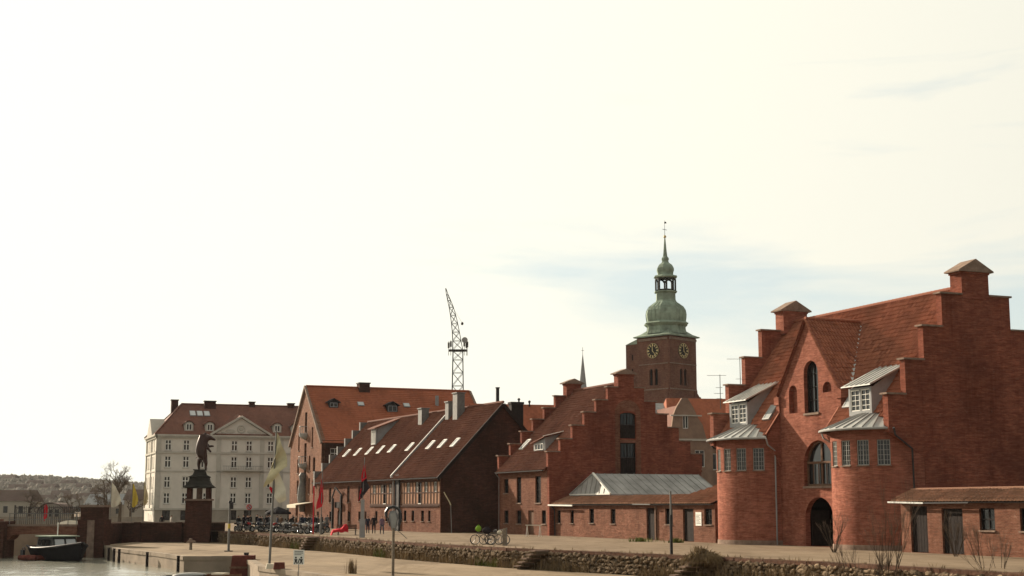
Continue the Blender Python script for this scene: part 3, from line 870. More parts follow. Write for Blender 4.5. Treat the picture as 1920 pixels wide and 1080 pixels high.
# cross gable roof
zc4 = lambda d: 15.1 - 1.36 * d
for sg in (1, -1):
    S2 = V((-sg, 0, 1.36)).normalized(); f2 = math.hypot(1, 1.36)
    def inx(a, s, sg=sg): 
        d = 3.6 - s / f2; v = -.12 + a
        return v < 4.62 - 1.014 * d + .12
    mb = MB(); tiles(mb, (-10.5 + sg * 3.6, -.12, zc4(3.6)), (0, 1, 0), S2, 4.8, 3.6 * f2, inx, amp=.085)
    stuff(mb.build('cross_roof_tiles', M['tile_red'], b4))
    mb = MB(); mb.extr([(-10.5 + sg * 3.6, CW, zc4(3.6) - .05), (-10.5, CW, 15.05), (-10.5, 4.55, 15.05), (-10.5 + sg * 3.6, 1.0, zc4(3.6) - .05)], (0, 0, -.12)); mb.build('cross_roof_deck', M['tile_red'], b4)
    k = MB(); k.bar((-10.5 + sg * .02, 4.58, 15.0 + .08), (-10.5 + sg * 3.5, 1.03, zc4(3.5) + .12), (1, 1, 0), .2, .05); k.build('valley_flashing', M['zinc'], b4)
    # brick verge of the cross gable, kneeler at its foot
    k = MB(); k.bar((-10.5, CW - .02, 15.14), (-10.5 + sg * 3.72, CW - .02, zc4(3.72) + .06), (0, 1, 0), .26, .1); k.build('verge', M['brick_red'], b4)
    k = MB(); k.box(-10.5 + sg * 3.35, -10.5 + sg * 3.95, CW - .2, CW + .9, 9.55, 10.1); k.box(-10.5 + sg * 3.4, -10.5 + sg * 3.8, CW - .12, CW + .8, 9.0, 9.55); k.build('kneeler', M['brick_red'], b4)
mb = MB(); ridge_tiles(mb, (-10.5, .0, 15.18), (-10.5, 4.5, 15.18), .13); mb.build('ridge_tiles', M['tile_red'], b4)
for u in (-20.42, -14.02, -6.98, -.55):
    k = MB(); k.bar((u, -1.08, zr(-1.08) + .1), (u, 5.5 if u in (-20.42, -.55) else .95, zr(5.5 if u in (-20.42, -.55) else .95) + .1), (1, 0, 0), .12, .08); k.build('verge_board', M['tile_red'], b4)
# zinc skirts over the bays, sheet by sheet
def skirt(cu, ulo, uhi):
    hw = (uhi - ulo) / 2
    a_lim = math.degrees(math.acos(min(1, hw / 4.1)))
    n = 13; span = 180 - 2 * a_lim
    Q = lambda deg, rho, dz=0: V((cu + rho * math.cos(R(deg)), CB - rho * math.sin(R(deg)), 7.35 + .42 * (4.1 - rho) + dz))
    def cl(p): p.x = max(ulo, min(uhi, p.x)); return p
    for i in range(n):
        a, b_ = a_lim + span * i / n, a_lim + span * (i + 1) / n
        k = MB()
        rs = [4.1, 3.4, 2.6, 1.9, 1.2]
        for r0, r1 in zip(rs, rs[1:]):
            k.face([cl(Q(a, r0)), cl(Q(b_, r0)), cl(Q(b_, r1)), cl(Q(a, r1))][::-1])
        k.face([cl(Q(a, 4.1)), cl(Q(b_, 4.1)), cl(Q(b_, 4.1, -.08)), cl(Q(a, 4.1, -.08))])
        s_ = k.build('zinc_sheet', M['zinc'], b4)
        k = MB(); k.bar(cl(Q(b_, 4.08, .02)), cl(Q(b_, 1.5, .02)), (0, 0, 1), .07, .035); k.build('standing_seam', M['zinc_grey'], s_)
    k = MB()       # soffit closes the eave
    for i in range(24):
        a, b_ = a_lim + span * i / 24, a_lim + span * (i + 1) / 24
        k.face([cl(Q(a, 4.05, -.09)), cl(Q(b_, 4.05, -.09)), V((cl(Q(b_, 3.4)).x, Q(b_, 3.4).y, 7.28)), V((cl(Q(a, 3.4)).x, Q(a, 3.4).y, 7.28))])
    k.build('soffit', M['brick_dark'], b4)
    k = MB(); pts = [cl(Q(a_lim + span * i / 20, 4.16, -.06)) for i in range(21)]
    k.pipe(pts, .075, 6); k.build('gutter', M['zinc_grey'], b4)
    return Q
skirt(-3.5, -7.1, -.02); skirt(-17.5, -20.9, -13.95)
# dormers
def dormer(u0, u1):
    vf, z0, z1 = -.62, 8.25, 9.98
    k = MB()
    wall(k, (0, vf, 0), FX, FN, rect(u0, u1, z0, z1), [rect(u0 + .18, (u0 + u1) / 2 - .06, z0 + .28, z1 - .12), rect((u0 + u1) / 2 + .06, u1 - .18, z0 + .28, z1 - .12)], .15, .1)
    for u in (u0, u1):
        sg = 1 if u == u1 else -1
        k.extr([(u, vf + .15, z0 - .3), (u, vf + .15, z1), (u, 2.1, zr(2.1)), (u, -.4, zr(-.4) - .3)], (-sg * .08, 0, 0))
    d = k.build('dormer', M['lead_grey'], b4)
    for a0, a1 in ((u0 + .18, (u0 + u1) / 2 - .06), ((u0 + u1) / 2 + .06, u1 - .18)):
        window(d, (0, vf, 0), FX, FN, rect(a0, a1, z0 + .28, z1 - .12), .08, 2, 4, M['white_paint'], M['glass'], .06, .03)
    n = 6; w_ = (u1 - u0 + .7) / n
    zd = lambda v: 10.1 + .475 * (v + .95)
    for i in range(n):
        a, b_ = u0 - .35 + w_ * i, u0 - .35 + w_ * (i + 1)
        k = MB(); k.hexa([V((a, -.95, zd(-.95) - .06)), V((b_ - .004, -.95, zd(-.95) - .06)), V((b_ - .004, 2.35, zd(2.35) - .06)), V((a, 2.35, zd(2.35) - .06)), V((a, -.95, zd(-.95))), V((b_ - .004, -.95, zd(-.95))), V((b_ - .004, 2.35, zd(2.35))), V((a, 2.35, zd(2.35)))])
        k.bar((b_ - .02, -.95, zd(-.95) + .02), (b_ - .02, 2.3, zd(2.3) + .02), (1, 0, 0), .035, .07)
        k.build('roof_sheet', M['zinc'], d)
dormer(-5.0, -2.65); dormer(-19.5, -17.1)
def rooflight(parent, u, v, zf, slope, w=.8, l=1.1, mats=None, name='rooflight', open_=0):
    s_ = V((0, 1, slope)).normalized(); n_ = V((0, -slope, 1)).normalized()
    c = V((u, v, zf(v))) + n_ * .1
    k = MB()
    for sg in (-1, 1):
        k.obox(c + V((sg * w / 2, 0, 0)), (.05, 0, 0), s_ * (l / 2 + .05), n_ * .07)
        k.obox(c + s_ * (sg * l / 2), (w / 2 - .05, 0, 0), s_ * .05, n_ * .07)
    f = k.build(name, M['zinc_grey'] if not mats else mats[0], parent)
    k = MB(); k.obox(c + n_ * .03, (w / 2 - .04, 0, 0), s_ * (l / 2 - .04), n_ * .012); k.build('pane', M['sky_glass'] if not mats else mats[1], f)
    return f
rooflight(b4, -6.0, .35, zr, 1.341, .75, 1.2); rooflight(b4, -15.2, .15, zr, 1.341, .75, 1.2)
# rainwater pipes
def downpipe(parent, pts, mat_='iron', r=.055):
    k = MB(); k.pipe([V(p) for p in pts], r, 6); k.build('downpipe', M[mat_], parent)
downpipe(b4, [(.1, -1.1, 7.25), (.12, -1.05, 6.85), (.12, .15, 6.05), (.12, .22, .1)])
downpipe(b4, [(-13.75, -1.25, 7.25), (-13.8, -1.1, 6.8), (-14.05, -.35, 6.4), (-14.25, -.25, 0.02)], 'lead_grey')
downpipe(b4, [(-20.9, -1.4, 7.25), (-20.9, -1.3, 6.9), (-20.75, -.1, 6.3), (-20.82, -.35, 6.0), (-20.82, -.35, .02)])
downpipe(b4, [(-7.1, -1.3, 7.25), (-7.05, -1.2, 6.95), (-6.95, -.0, 6.3), (-6.95, -.1, .05)], 'zinc_grey')

# ===== low shed with a tiled coping roof, in front of the near gable
s2 = frame_thing('brick_shed', 'low brick shed with dark doors and lichen covered tiles beside the nearest stepped gable', 'shed', O4, AZ)
V2 = -2.0
h2 = [rect(2.45, 3.95, .02, 2.62), rect(5.2, 6.95, .02, 2.5), rect(8.3, 9.5, 1.35, 2.52), rect(11.4, 12.6, 1.35, 2.52)]
mb = MB(); wall(mb, (0, V2, 0), FX, FN, rect(1.6, 16.5, 0, 2.95), h2, .35, .22); mb.build('front_wall', M['brick_old'], s2)
mb = MB(); mb.box(1.6, 1.95, V2 + .36, .0, 0, 3.2); mb.box(16.1, 16.5, V2 + .36, 1.0, 0, 3.2); mb.build('end_wall', M['brick_old'], s2)
for i in (0, 1):
    sh = h2[i]; a0, a1, b0, b1 = sh[0][0], sh[1][0], sh[0][1], sh[2][1]
    k = MB(); k.box(a0, a1, V2 + .17, V2 + .23, b0, b1); d = k.build('door', M['wood_dark'], s2)
    nb = 6
    for j in range(nb):
        x0 = a0 + (a1 - a0) * j / nb + .012; x1 = a0 + (a1 - a0) * (j + 1) / nb - .012
        k = MB(); k.box(x0, x1, V2 + .135, V2 + .168, b0 + .02, b1 - .04); k.build('plank', M['wood_dark'], d)
for i in (2, 3): window(s2, (0, V2, 0), FX, FN, h2[i], .18, 2, 2, M['wood_dark'], M['glass'], .08, .05, .08, M['stone_cap'])
mb = MB(); sl = V((0, 1, .42)).normalized(); tiles(mb, (1.2, V2 - .35, 2.9), (1, 0, 0), sl, 15.6, 1.6, tw=.27, th=.4, amp=.1); ridge_tiles(mb, (1.2, V2 + 1.15, 3.56), (16.8, V2 + 1.15, 3.56), .12)
stuff(mb.build('roof_tiles', M['tile_coping'], s2))
mb = MB(); mb.extr([(1.3, V2 - .3, 2.88), (16.7, V2 - .3, 2.88), (16.7, V2 + 1.15, 3.5), (1.3, V2 + 1.15, 3.5)], (0, 0, -.08)); mb.build('roof_deck', M['wood_dark'], s2)
k = MB(); k.bar((1.0, V2 - .42, 2.86), (4.2, V2 - .42, 2.80), Z, .09, .1); k.build('gutter', M['zinc'], s2)
k = MB(); k.bar((4.3, V2 - .42, 2.80), (8.0, V2 - .42, 2.82), Z, .08, .09); k.build('gutter', M['iron'], s2)

# ===== long low shed between the two stepped warehouses
s1 = frame_thing('brick_shed', 'long low brick shed with tiled eaves between the two stepped gable warehouses', 'shed', O4, AZ)
V1 = -1.1
ops = [('w', -49.0, -48.2, 1.13, 2.27), ('w', -46.1, -45.4, 1.15, 2.27), ('w', -42.2, -41.3, 1.2, 2.42), ('w', -38.1, -37.2, 1.2, 2.4), ('d', -31.7, -30.2, .02, 2.5), ('w', -28.6, -27.4, 1.25, 2.45), ('d', -25.8, -24.2, .02, 2.45), ('w', -22.6, -21.5, 1.3, 2.45)]
hs = [rect(a, b_, c, d) for _, a, b_, c, d in ops]
mb = MB(); wall(mb, (0, V1, 0), FX, FN, rect(-49.45, -21.05, 0, 2.85), hs, .35, .22); mb.build('front_wall', M['brick_old'], s1)
for (kd, a0, a1, b0, b1), sh in zip(ops, hs):
    if kd == 'w': window(s1, (0, V1, 0), FX, FN, sh, .18, 2, 3, M['wood_dark'], M['glass'], .06, .035, .07, M['stone_cap'])
    else:
        k = MB(); k.box(a0, a1, V1 + .17, V1 + .23, b0, b1); d = k.build('door', M['wood_dark'], s1)
        for j in range(6):
            x0 = a0 + (a1 - a0) * j / 6 + .012; x1 = a0 + (a1 - a0) * (j + 1) / 6 - .012
            k = MB(); k.box(x0, x1, V1 + .135, V1 + .168, b0 + .02, b1 - .04); k.build('plank', M['wood_dark'], d)
k = MB(); k.box(-30.15, -29.95, V1 - .12, V1 + .1, 0, 2.6); k.build('door_post', M['wood_brown'], s1)
mb = MB(); sl = V((0, 1, .36)).normalized(); tiles(mb, (-49.4, V1 - .35, 2.84), (1, 0, 0), sl, 28.3, 1.85, tw=.27, th=.4, amp=.1)
stuff(mb.build('roof_tiles', M['tile_coping'], s1))
mb = MB(); mb.extr([(-49.4, V1 - .3, 2.80), (-21.1, V1 - .3, 2.80), (-21.1, .3, 3.42), (-49.4, .3, 3.42)], (0, 0, -.08)); mb.build('roof_deck', M['wood_dark'], s1)
sl = V((0, 1, .52)).normalized()
mb = MB(); tiles(mb, (-27.4, .3, 3.44), (1, 0, 0), sl, 6.3, 4.0, lambda a, s: a > s * 1.3, tw=.27, th=.4, amp=.1); stuff(mb.build('hip_tiles', M['tile_coping'], s1))
mb = MB(); mb.extr([(-27.3, .35, 3.4), (-21.1, .35, 3.4), (-21.1, 3.8, 5.2), (-22.4, 3.8, 5.2)], (0, 0, -.08)); mb.build('hip_deck', M['wood_dark'], s1)
mb = MB(); mb.box(-49.4, -21.1, .5, 1.0, 0, 3.3); mb.build('rear_wall', M['brick_old'], s1)
k = MB(); k.bar((-49.9, V1 - .45, 2.74), (-44.7, V1 - .45, 2.70), Z, .13, .12); k.build('gutter', M['white_paint'], s1)
k = MB(); k.bar((-33.2, V1 - .45, 2.80), (-30.2, V1 - .45, 2.78), Z, .06, .1); k.build('gutter', M['iron_grey'], s1)
downpipe(s1, [(-49.3, V1 - .4, 2.66), (-49.2, V1 - .15, 2.3), (-49.2, V1 - .12, .03)])
# paper notice beside the dark door
k = MB(); k.box(-23.85, -23.0, V1 - .03, V1 - .005, 1.2, 2.2); nt_ = tag(k.build('notice', M['white_paint']), 'white printed notice sheet on the shed wall beside the dark door', 'notice')
nt_.location = b4.location; nt_.rotation_euler = b4.rotation_euler
k = MB()
for i in range(7): k.box(-23.75, -23.1 - .1 * (i % 3), V1 - .034, V1 - .0305, 1.36 + i * .1, 1.40 + i * .1)
k.build('print_lines', M['iron_grey'], nt_)
# metal roofed wing behind it
wg = frame_thing('metal_roof_wing', 'grey standing seam metal roof of the wing behind the long low shed', 'building', O4, AZ)
um, uf, un, zE, zR = -45.2, -49.3, -41.0, 3.66, 5.5
mb = MB(); mb.box(uf + .2, un - .2, .6, 11.5, 0, 3.6); mb.build('wall', M['brick_old'], wg)
k = MB(); k.face([(uf, .35, zE), (un, .35, zE), (um, .75, zR)]); k.face([(uf, .35, zE), (uf, .35, zE - .1), (un, .35, zE - .1), (un, .35, zE)]); k.build('gable_sheet', M['zinc_grey'], wg)
for i in range(9):
    a = uf + (un - uf) * (i + .5) / 9; h_ = (zR - zE) * (1 - abs(a - um) / ((un - uf) / 2)) 
    k = MB(); k.bar((a, .33, zE), (a, .33 + .4 * h_ / (zR - zE), zE + h_), (1, 0, 0), .03, .05); k.build('standing_seam', M['zinc_grey'], wg)
n = 15
for i in range(n):
    y0, y1 = .4 + 11.0 * i / n, .4 + 11.0 * (i + 1) / n
    y0t, y1t = (.75 if i == 0 else y0), y1
    k = MB(); k.face([(un, y0, zE), (un, y1 - .004, zE), (um, y1t - .004, zR), (um, y0t, zR)]); k.face([(un, y0, zE), (un, y0, zE - .1), (un, y1, zE - .1), (un, y1, zE)])
    k.bar((un, y1 - .02, zE + .02), (um, y1 - .02, zR + .02), (0, 1, 0), .035, .06)
    k.build('roof_sheet', M['zinc_grey'], wg)
mb = MB(); mb.face([(uf, .35, zE), (um, .75, zR), (um, 11.4, zR), (uf, 11.4, zE)]); mb.build('rear_slope', M['zinc_grey'], wg)
k = MB(); k.bar((un + .02, .32, zE + .05), (um, .72, zR + .05), (0, 1, 0), .16, .12); k.bar((uf, .3, zE + .02), (un, .3, zE + .02), Z, .1, .06); k.build('verge_trim', M['white_paint'], wg)
k = MB(); k.bar((uf, .32, zE + .05), (um, .72, zR + .05), (0, 1, 0), .08, .08); k.build('verge_trim', M['zinc_grey'], wg)

# ===== middle warehouse with the stepped gable
O2 = (3.38, 132.17)
b2 = frame_thing('brick_warehouse', 'middle brick warehouse with stepped gable and tall dark loading hatches', 'building', O2, AZ)
C2 = 7.93
ST2 = [(8.03, 7.55), (6.8, 8.75), (5.57, 10.0), (4.35, 11.25), (3.12, 12.42), (1.9, 13.66)]
ho = [arch(7.25, 8.9, 8.9, 11.33, .25, 6), rect(7.25, 8.9, 5.62, 8.5)]
out2 = stepped(C2, ST2, [(0, 0), (0, 6.2)], [(15.86, 6.2), (15.86, 0)])
mb = MB(); wall(mb, (0, 0, 0), GX, GN, out2, ho, .45, .25); mb.build('gable_wall', M['brick_gable'], b2)
for sh in ho:
    a0, a1, b0, b1 = 7.25, 8.9, sh[0][1], max(q[1] for q in sh)
    f = window(b2, (0, 0, 0), GX, GN, sh, .2, 2, 1, M['wood_dark'], M['glass'], .1, .1, proud=.06, name='loading_hatch')
    k = MB()
    for j in range(7): k.box(-.17, -.135, a0 + .1 + j * .21, a0 + .1 + j * .21 + .17, b0 + .1, b0 + (b1 - b0) * .52)
    k.build('boarding', M['wood_dark'], f)
    k = MB()
    for j in range(5): k.bar((-.12, a0 + .2 + j * .31, b0 + (b1 - b0) * .52), (-.12, a0 + .2 + j * .31, b1 - .2), (0, 1, 0), .04, .04)
    k.bar((-.1, a0 + .05, b0 + (b1 - b0) * .53), (-.1, a1 - .05, b0 + (b1 - b0) * .53), Z, .08, .06)
    k.build('guard_bars', M['iron'], f)
k = MB(); k.box(-.1, .1, 7.15, 9.0, 8.5, 8.78); k.build('hatch_lintel', M['brick_old'], b2)
# proud arched brick surround
k = MB(); o_ = arch(6.75, 9.4, 5.6, 12.5, 1.2, 12); i_ = arch(7.2, 8.95, 5.6, 11.5, .3, 12)
for (a, b_), (c, d) in zip(zip(o_[1:], o_[2:]), zip(i_[1:], i_[2:])): 
    k.face([(.03, a[0], a[1]), (.03, b_[0], b_[1]), (.03, d[0], d[1]), (.03, c[0], c[1])]); k.face([(.03, a[0], a[1]), (0, a[0], a[1]), (0, b_[0], b_[1]), (.03, b_[0], b_[1])])
k.face([(.03, 6.75, 5.6), (.03, 7.2, 5.6), (.03, 7.2, 11.2), (.03, 6.75, 11.3)])
k.build('arch_surround', M['brick_old'], b2)
L2 = 12.4
mb = MB(); wall(mb, (-L2, 0, 0), GX, (-1, 0, 0), out2, [], .45); mb.build('gable_wall', M['brick_gable'], b2)
copings(b2, C2, ST2, -.45, 0, M['stone_cap'], .82); copings(b2, C2, ST2, -L2, -L2 + .45, M['stone_cap'], .82)
turret(b2, C2, .82, -.85, .03, 13.4, 14.95, 15.45, M['brick_gable'], M['stone_cap']); turret(b2, C2, .82, -L2 - .03, -L2 + .85, 13.4, 14.95, 15.45, M['brick_gable'], M['stone_cap'])
ops2 = [(-10.9, -9.8, 3.9, 5.25, 2), (-7.7, -6.6, 2.95, 5.38, 0), (-3.2, -1.95, 2.95, 5.4, 0), (-10.9, -9.8, 1.02, 2.24, 2), (-7.75, -6.6, 1.0, 2.25, 2), (-4.9, -3.6, .02, 2.25, 1), (-1.75, -.8, 1.05, 2.26, 2)]
mb = MB(); wall(mb, (0, .02, 0), FX, FN, rect(-L2 + .45, -.45, 0, 6.15), [rect(*q[:4]) for q in ops2], .4, .22); mb.build('front_wall', M['brick_old'], b2)
for a0, a1, b0, b1, kd in ops2:
    if kd == 1:
        k = MB(); k.box(a0, a1, .2, .26, b0, b1); d = k.build('door', M['wood_brown'], b2)
        for j in range(5): k = MB(); k.box(a0 + (a1 - a0) * j / 5 + .01, a0 + (a1 - a0) * (j + 1) / 5 - .01, .165, .198, b0 + .02, b1 - .03); k.build('plank', M['wood_brown'], d)
    else: window(b2, (0, .02, 0), FX, FN, rect(a0, a1, b0, b1), .17, 2, 2 if kd else 4, M['wood_dark'], M['glass'], .07, .04, .1, M['stone_cap'])
zr2 = lambda v: 14.15 - .985 * (C2 - v)
f_2 = math.hypot(1, .985)
mb = MB(); tiles(mb, (-L2 + .45, -.4, zr2(-.4)), (1, 0, 0), (0, 1, .985), L2 - .9, (C2 + .4) * f_2); ridge_tiles(mb, (-L2 + .9, C2, 14.22), (-.9, C2, 14.22), .13)
stuff(mb.build('roof_tiles', M['tile_brown'], b2))
mb = MB(); mb.extr([(-L2 + .4, -.38, zr2(-.38) - .05), (-.4, -.38, zr2(-.38) - .05), (-.4, C2, 14.1), (-L2 + .4, C2, 14.1)], (0, 0, -.12)); mb.extr([(-L2 + .4, C2, 14.1), (-.4, C2, 14.1), (-.4, 16.2, 6.0), (-L2 + .4, 16.2, 6.0)], (0, 0, -.12)); mb.build('roof_deck', M['tile_brown'], b2)
k = MB(); k.box(-L2 + .4, -.4, -.5, -.4, zr2(-.4) - .12, zr2(-.4) - .02); k.build('gutter', M['wood_dark'], b2)
rooflight(b2, -10.8, 2.3, zr2, .985, .75, 1.3, (M['white_paint'], M['sky_glass']))
# raking eyebrow dormer
k = MB(); k.extr([(-7.0, 1.5, zr2(1.5)), (-4.3, 1.5, zr2(1.5)), (-4.3, 1.5, zr2(1.5) + 1.25), (-7.0, 1.5, zr2(1.5) + .75)], (0, .12, 0))
d = k.build('dormer', M['lead_grey'], b2)
k = MB(); k.hexa([V((-7.3, 1.2, zr2(1.5) + .72)), V((-4.0, 1.2, zr2(1.5) + 1.25)), V((-4.0, 3.3, zr2(3.3) - .05)), V((-7.3, 3.0, zr2(3.0) - .1)), V((-7.3, 1.2, zr2(1.5) + .8)), V((-4.0, 1.2, zr2(1.5) + 1.33)), V((-4.0, 3.3, zr2(3.3) + .05)), V((-7.3, 3.0, zr2(3.0)))]); k.build('dormer_roof', M['tile_brown'], d)
k = MB(); k.extr([(-4.28, 1.5, zr2(1.5)), (-4.28, 1.5, zr2(1.5) + 1.25), (-4.28, 3.2, zr2(3.2))], (-.06, 0, 0)); k.build('dormer_cheek', M['lead_grey'], d)
window(d, (0, 1.5, 0), FX, FN, rect(-6.6, -4.6, zr2(1.5) + .12, zr2(1.5) + .72), -.02, 3, 1, M['white_paint'], M['glass'], .06, .05)
k = MB(); k.bar((-4.0, 1.18, zr2(1.5) + 1.36), (-4.0, 3.3, zr2(3.3) + .1), (1, 0, 0), .1, .06); k.build('flashing', M['white_paint'], d)
downpipe(b2, [(-L2 + .3, -.5, 5.95), (-L2 + .45, -.1, 5.4), (-L2 + .45, -.1, .02)], 'iron_grey')

# ===== long warehouse with half timbering
O3 = (-7.2, 147.0); AZ3 = 26.0; L3 = 40.0
b3 = frame_thing('brick_warehouse', 'long brick warehouse with dark half timbered upper floor and rows of rooflights', 'building', O3, AZ3)
C3, E3, H3 = 6.9, 6.05, 13.3
sl3 = (H3 - E3) / C3
zr3 = lambda v: E3 + sl3 * v
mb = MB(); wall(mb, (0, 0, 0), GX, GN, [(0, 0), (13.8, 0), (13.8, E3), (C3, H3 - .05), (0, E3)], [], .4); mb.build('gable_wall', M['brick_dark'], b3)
low = [(-39.2, -38.4, .76, 2.0), (-34.4, -33.4, .8, 2.02), (-27.8, -26.9, .93, 2.04), (-24.1, -23.4, .96, 2.05), (-22.0, -21.4, 1.0, 2.05), (-18.6, -17.9, 1.0, 2.1), (-15.4, -14.7, 1.0, 2.1), (-10.0, -9.2, 1.08, 2.2), (-7.75, -7.0, 1.1, 2.2), (-5.1, -4.35, 1.1, 2.2), (-3.2, -2.6, 1.1, 2.2)]
upw = [(-38.6, -37.7, 3.1, 4.85), (-34.7, -33.8, 3.1, 4.86), (-28.1, -27.2, 3.1, 5.0), (-24.3, -23.5, 3.2, 5.0)]
dr3 = arch(-31.4, -29.9, .02, 2.3, .5, 8)
TL, TR = (-20.2, -12.7), (-10.75, -.12)
holes3 = [rect(*q) for q in low + upw] + [dr3, rect(TL[0], TL[1], 2.72, 5.15), rect(TR[0], TR[1], 2.74, 5.28)]
mb = MB(); wall(mb, (0, -.02, 0), FX, FN, rect(-L3, -.02, 0, 6.0), holes3, .4, .16); mb.build('front_wall', M['brick_old'], b3)
for q in low: window(b3, (0, -.02, 0), FX, FN, rect(*q), .15, 2, 2, M['wood_dark'], M['glass'], .05, .03, .07, M['stone_cap'])
for q in upw: window(b3, (0, -.02, 0), FX, FN, rect(*q), .15, 2, 4, M['wood_brown'], M['glass'], .05, .03, .07, M['stone_cap'])
k = MB(); k.poly([(a, .1, b_) for a, b_ in dr3]); d = k.build('door', M['wood_dark'], b3)
for j in range(5): k = MB(); k.box(-31.35 + j * .29, -31.35 + j * .29 + .26, .06, .095, .05, 1.75); k.build('plank', M['wood_dark'], d)
k = MB(); k.box(-32.0, -31.75, -.6, -.35, 0, 3.6); k.box(-29.0, -28.7, -.6, -.35, 0, 3.9); k.bar((-32.2, -.48, 3.6), (-31.0, -.48, 4.9), Z, .14, .14); k.bar((-31.0, -.48, 4.9), (-28.6, -.48, 3.9), Z, .14, .14); k.build('hoist_frame', M['wood_dark'], b3)
k = MB(); k.box(-31.6, -29.8, -.35, -.03, 2.45, 3.15); k.build('door_canopy', M['wood_dark'], b3)
M['infill'] = plain('infill', (0.33, 0.19, 0.125), 0.9, 0, 0.3, 1.5)
for (t0, t1), zt in ((TL, 5.15), (TR, 5.28)):
    w_ = t1 - t0; n = max(8, round(w_ / .82)); st = w_ / n
    dcol = n // 2 if t0 == TR[0] else n // 2 + 1
    for z0, z1 in ((2.74, 2.9), (3.98, 4.1), (zt - .16, zt)):
        k = MB(); k.box(t0 + .01, t1 - .01, -.05, .12, z0, z1); k.build('timber_rail', M['timber'], b3)
    for i in range(n + 1):
        a = t0 + st * i
        k = MB(); k.box(max(t0, a - .075), min(t1, a + .075), -.06, .12, 2.903, zt - .163); k.build('timber_stud', M['timber'], b3)
    for i in range(n):
        a0, a1 = t0 + st * i + .08, t0 + st * (i + 1) - .08
        for row, (z0, z1) in enumerate(((2.91, 3.97), (4.11, zt - .17))):
            if i == dcol:
                if row: window(b3, (0, 0, 0), FX, FN, rect(a0, a1, 2.95, zt - .17), .04, 1, 3, M['wood_dark'], M['glass'], .06, .04, .08, M['white_paint'], name='hatch')
            elif row and (i * 7 + int(-t0)) % 3 == 0:
                window(b3, (0, 0, 0), FX, FN, rect(a0, a1, z0, z1), .06, 2, 2, M['white_paint'], M['glass'], .05, .03)
            else:
                k = MB(); k.box(a0, a1, .0 - rnd.uniform(0, .015), .1, z0, z1); k.build('infill_panel', M['infill'], b3)
    k = MB()
    for i in range(int(w_ / .3)): k.box(t0 + .3 * i, t0 + .3 * i + .16, -.12, .0, 2.56, 2.70)
    k.box(t0, t1, -.1, -.021, 2.703, 2.73); k.build('dentil_course', M['timber'], b3)
k = MB(); k.box(-12.2, -11.0, -.22, -.021, 0, 6.02); k.build('pilaster', M['iron'], b3)
downpipe(b3, [(-12.35, -.5, 6.0), (-12.35, -.32, 5.6), (-12.35, -.32, .02)], 'zinc_grey', .08)
mb = MB(); f3 = math.hypot(1, sl3)
tiles(mb, (-L3 - .1, -.45, zr3(-.45)), (1, 0, 0), (0, 1, sl3), L3 + .35, (C3 + .45) * f3); ridge_tiles(mb, (-L3, C3, H3 + .07), (.2, C3, H3 + .07), .14)
stuff(mb.build('roof_tiles', M['tile_brown'], b3))
mb = MB(); mb.extr([(-L3, -.42, zr3(-.42) - .05), (.2, -.42, zr3(-.42) - .05), (.2, C3, H3 - .05), (-L3, C3, H3 - .05)], (0, 0, -.12)); mb.extr([(-L3, C3, H3 - .05), (.2, C3, H3 - .05), (.2, 14.2, E3 - .4), (-L3, 14.2, E3 - .4)], (0, 0, -.12)); mb.build('roof_deck', M['tile_brown'], b3)
for p, q in (((.3, -.5, zr3(-.5)), (.3, C3, H3)), ((.3, 14.3, E3 - .5), (.3, C3, H3))):
    k = MB(); k.bar(V(p) + Z * -.2, V(q) + Z * -.2, (1, 0, 0), .12, .36); k.build('barge_board', M['wood_dark'], b3)
k = MB(); k.box(-L3, .2, -.56, -.44, zr3(-.45) - .14, zr3(-.45) - .03); k.build('gutter', M['wood_dark'], b3)
# parapet with bright flashing between the two roofs
k = MB(); k.hexa([V((-13.1, -.4, zr3(-.4))), V((-12.75, -.4, zr3(-.4))), V((-12.75, C3, H3)), V((-13.1, C3, H3)), V((-13.1, -.4, zr3(-.4) + .3)), V((-12.75, -.4, zr3(-.4) + .3)), V((-12.75, C3, H3 + .35)), V((-13.1, C3, H3 + .35))]); p_ = k.build('fire_wall', M['lead_grey'], b3)
k = MB(); k.bar((-12.9, -.45, zr3(-.45) + .34), (-12.9, 6.2, zr3(6.2) + .37), (1, 0, 0), .2, .05); k.build('flashing', M['zinc_grey'], p_)
for u in (-36.6, -32.6, -28.5, -24.7, -21.1, -15.6, -9.6, -6.4, -3.0): rooflight(b3, u, 2.95, zr3, sl3, .8, 1.15, (M['white_paint'], M['sky_glass']))
k = MB(); k.extr([(-30.1, 3.65, zr3(3.65)), (-28.3, 3.65, zr3(3.65)), (-28.3, 3.65, zr3(3.65) + 2.0), (-30.1, 3.65, zr3(3.65) + 2.0)], (0, .15, 0)); k.extr([(-28.3, 3.66, zr3(3.65)), (-28.3, 3.66, zr3(3.65) + 2.0), (-28.3, 6.6, H3 - .1), (-28.3, 6.6, zr3(6.6) - .2)], (-.1, 0, 0)); d = k.build('dormer', M['lead_grey'], b3)
k = MB(); k.hexa([V((-30.5, 3.3, zr3(3.65) + 1.95)), V((-28.0, 3.3, zr3(3.65) + 1.95)), V((-28.0, 6.8, H3 - .15)), V((-30.5, 6.8, H3 - .15)), V((-30.5, 3.3, zr3(3.65) + 2.08)), V((-28.0, 3.3, zr3(3.65) + 2.08)), V((-28.0, 6.8, H3)), V((-30.5, 6.8, H3))]); k.build('dormer_roof', M['tile_brown'], d)
window(d, (0, 3.65, 0), FX, FN, rect(-29.9, -28.5, zr3(3.65) + .15, zr3(3.65) + 1.8), -.02, 3, 1, M['white_paint'], M['sky_glass'], .1, .12)
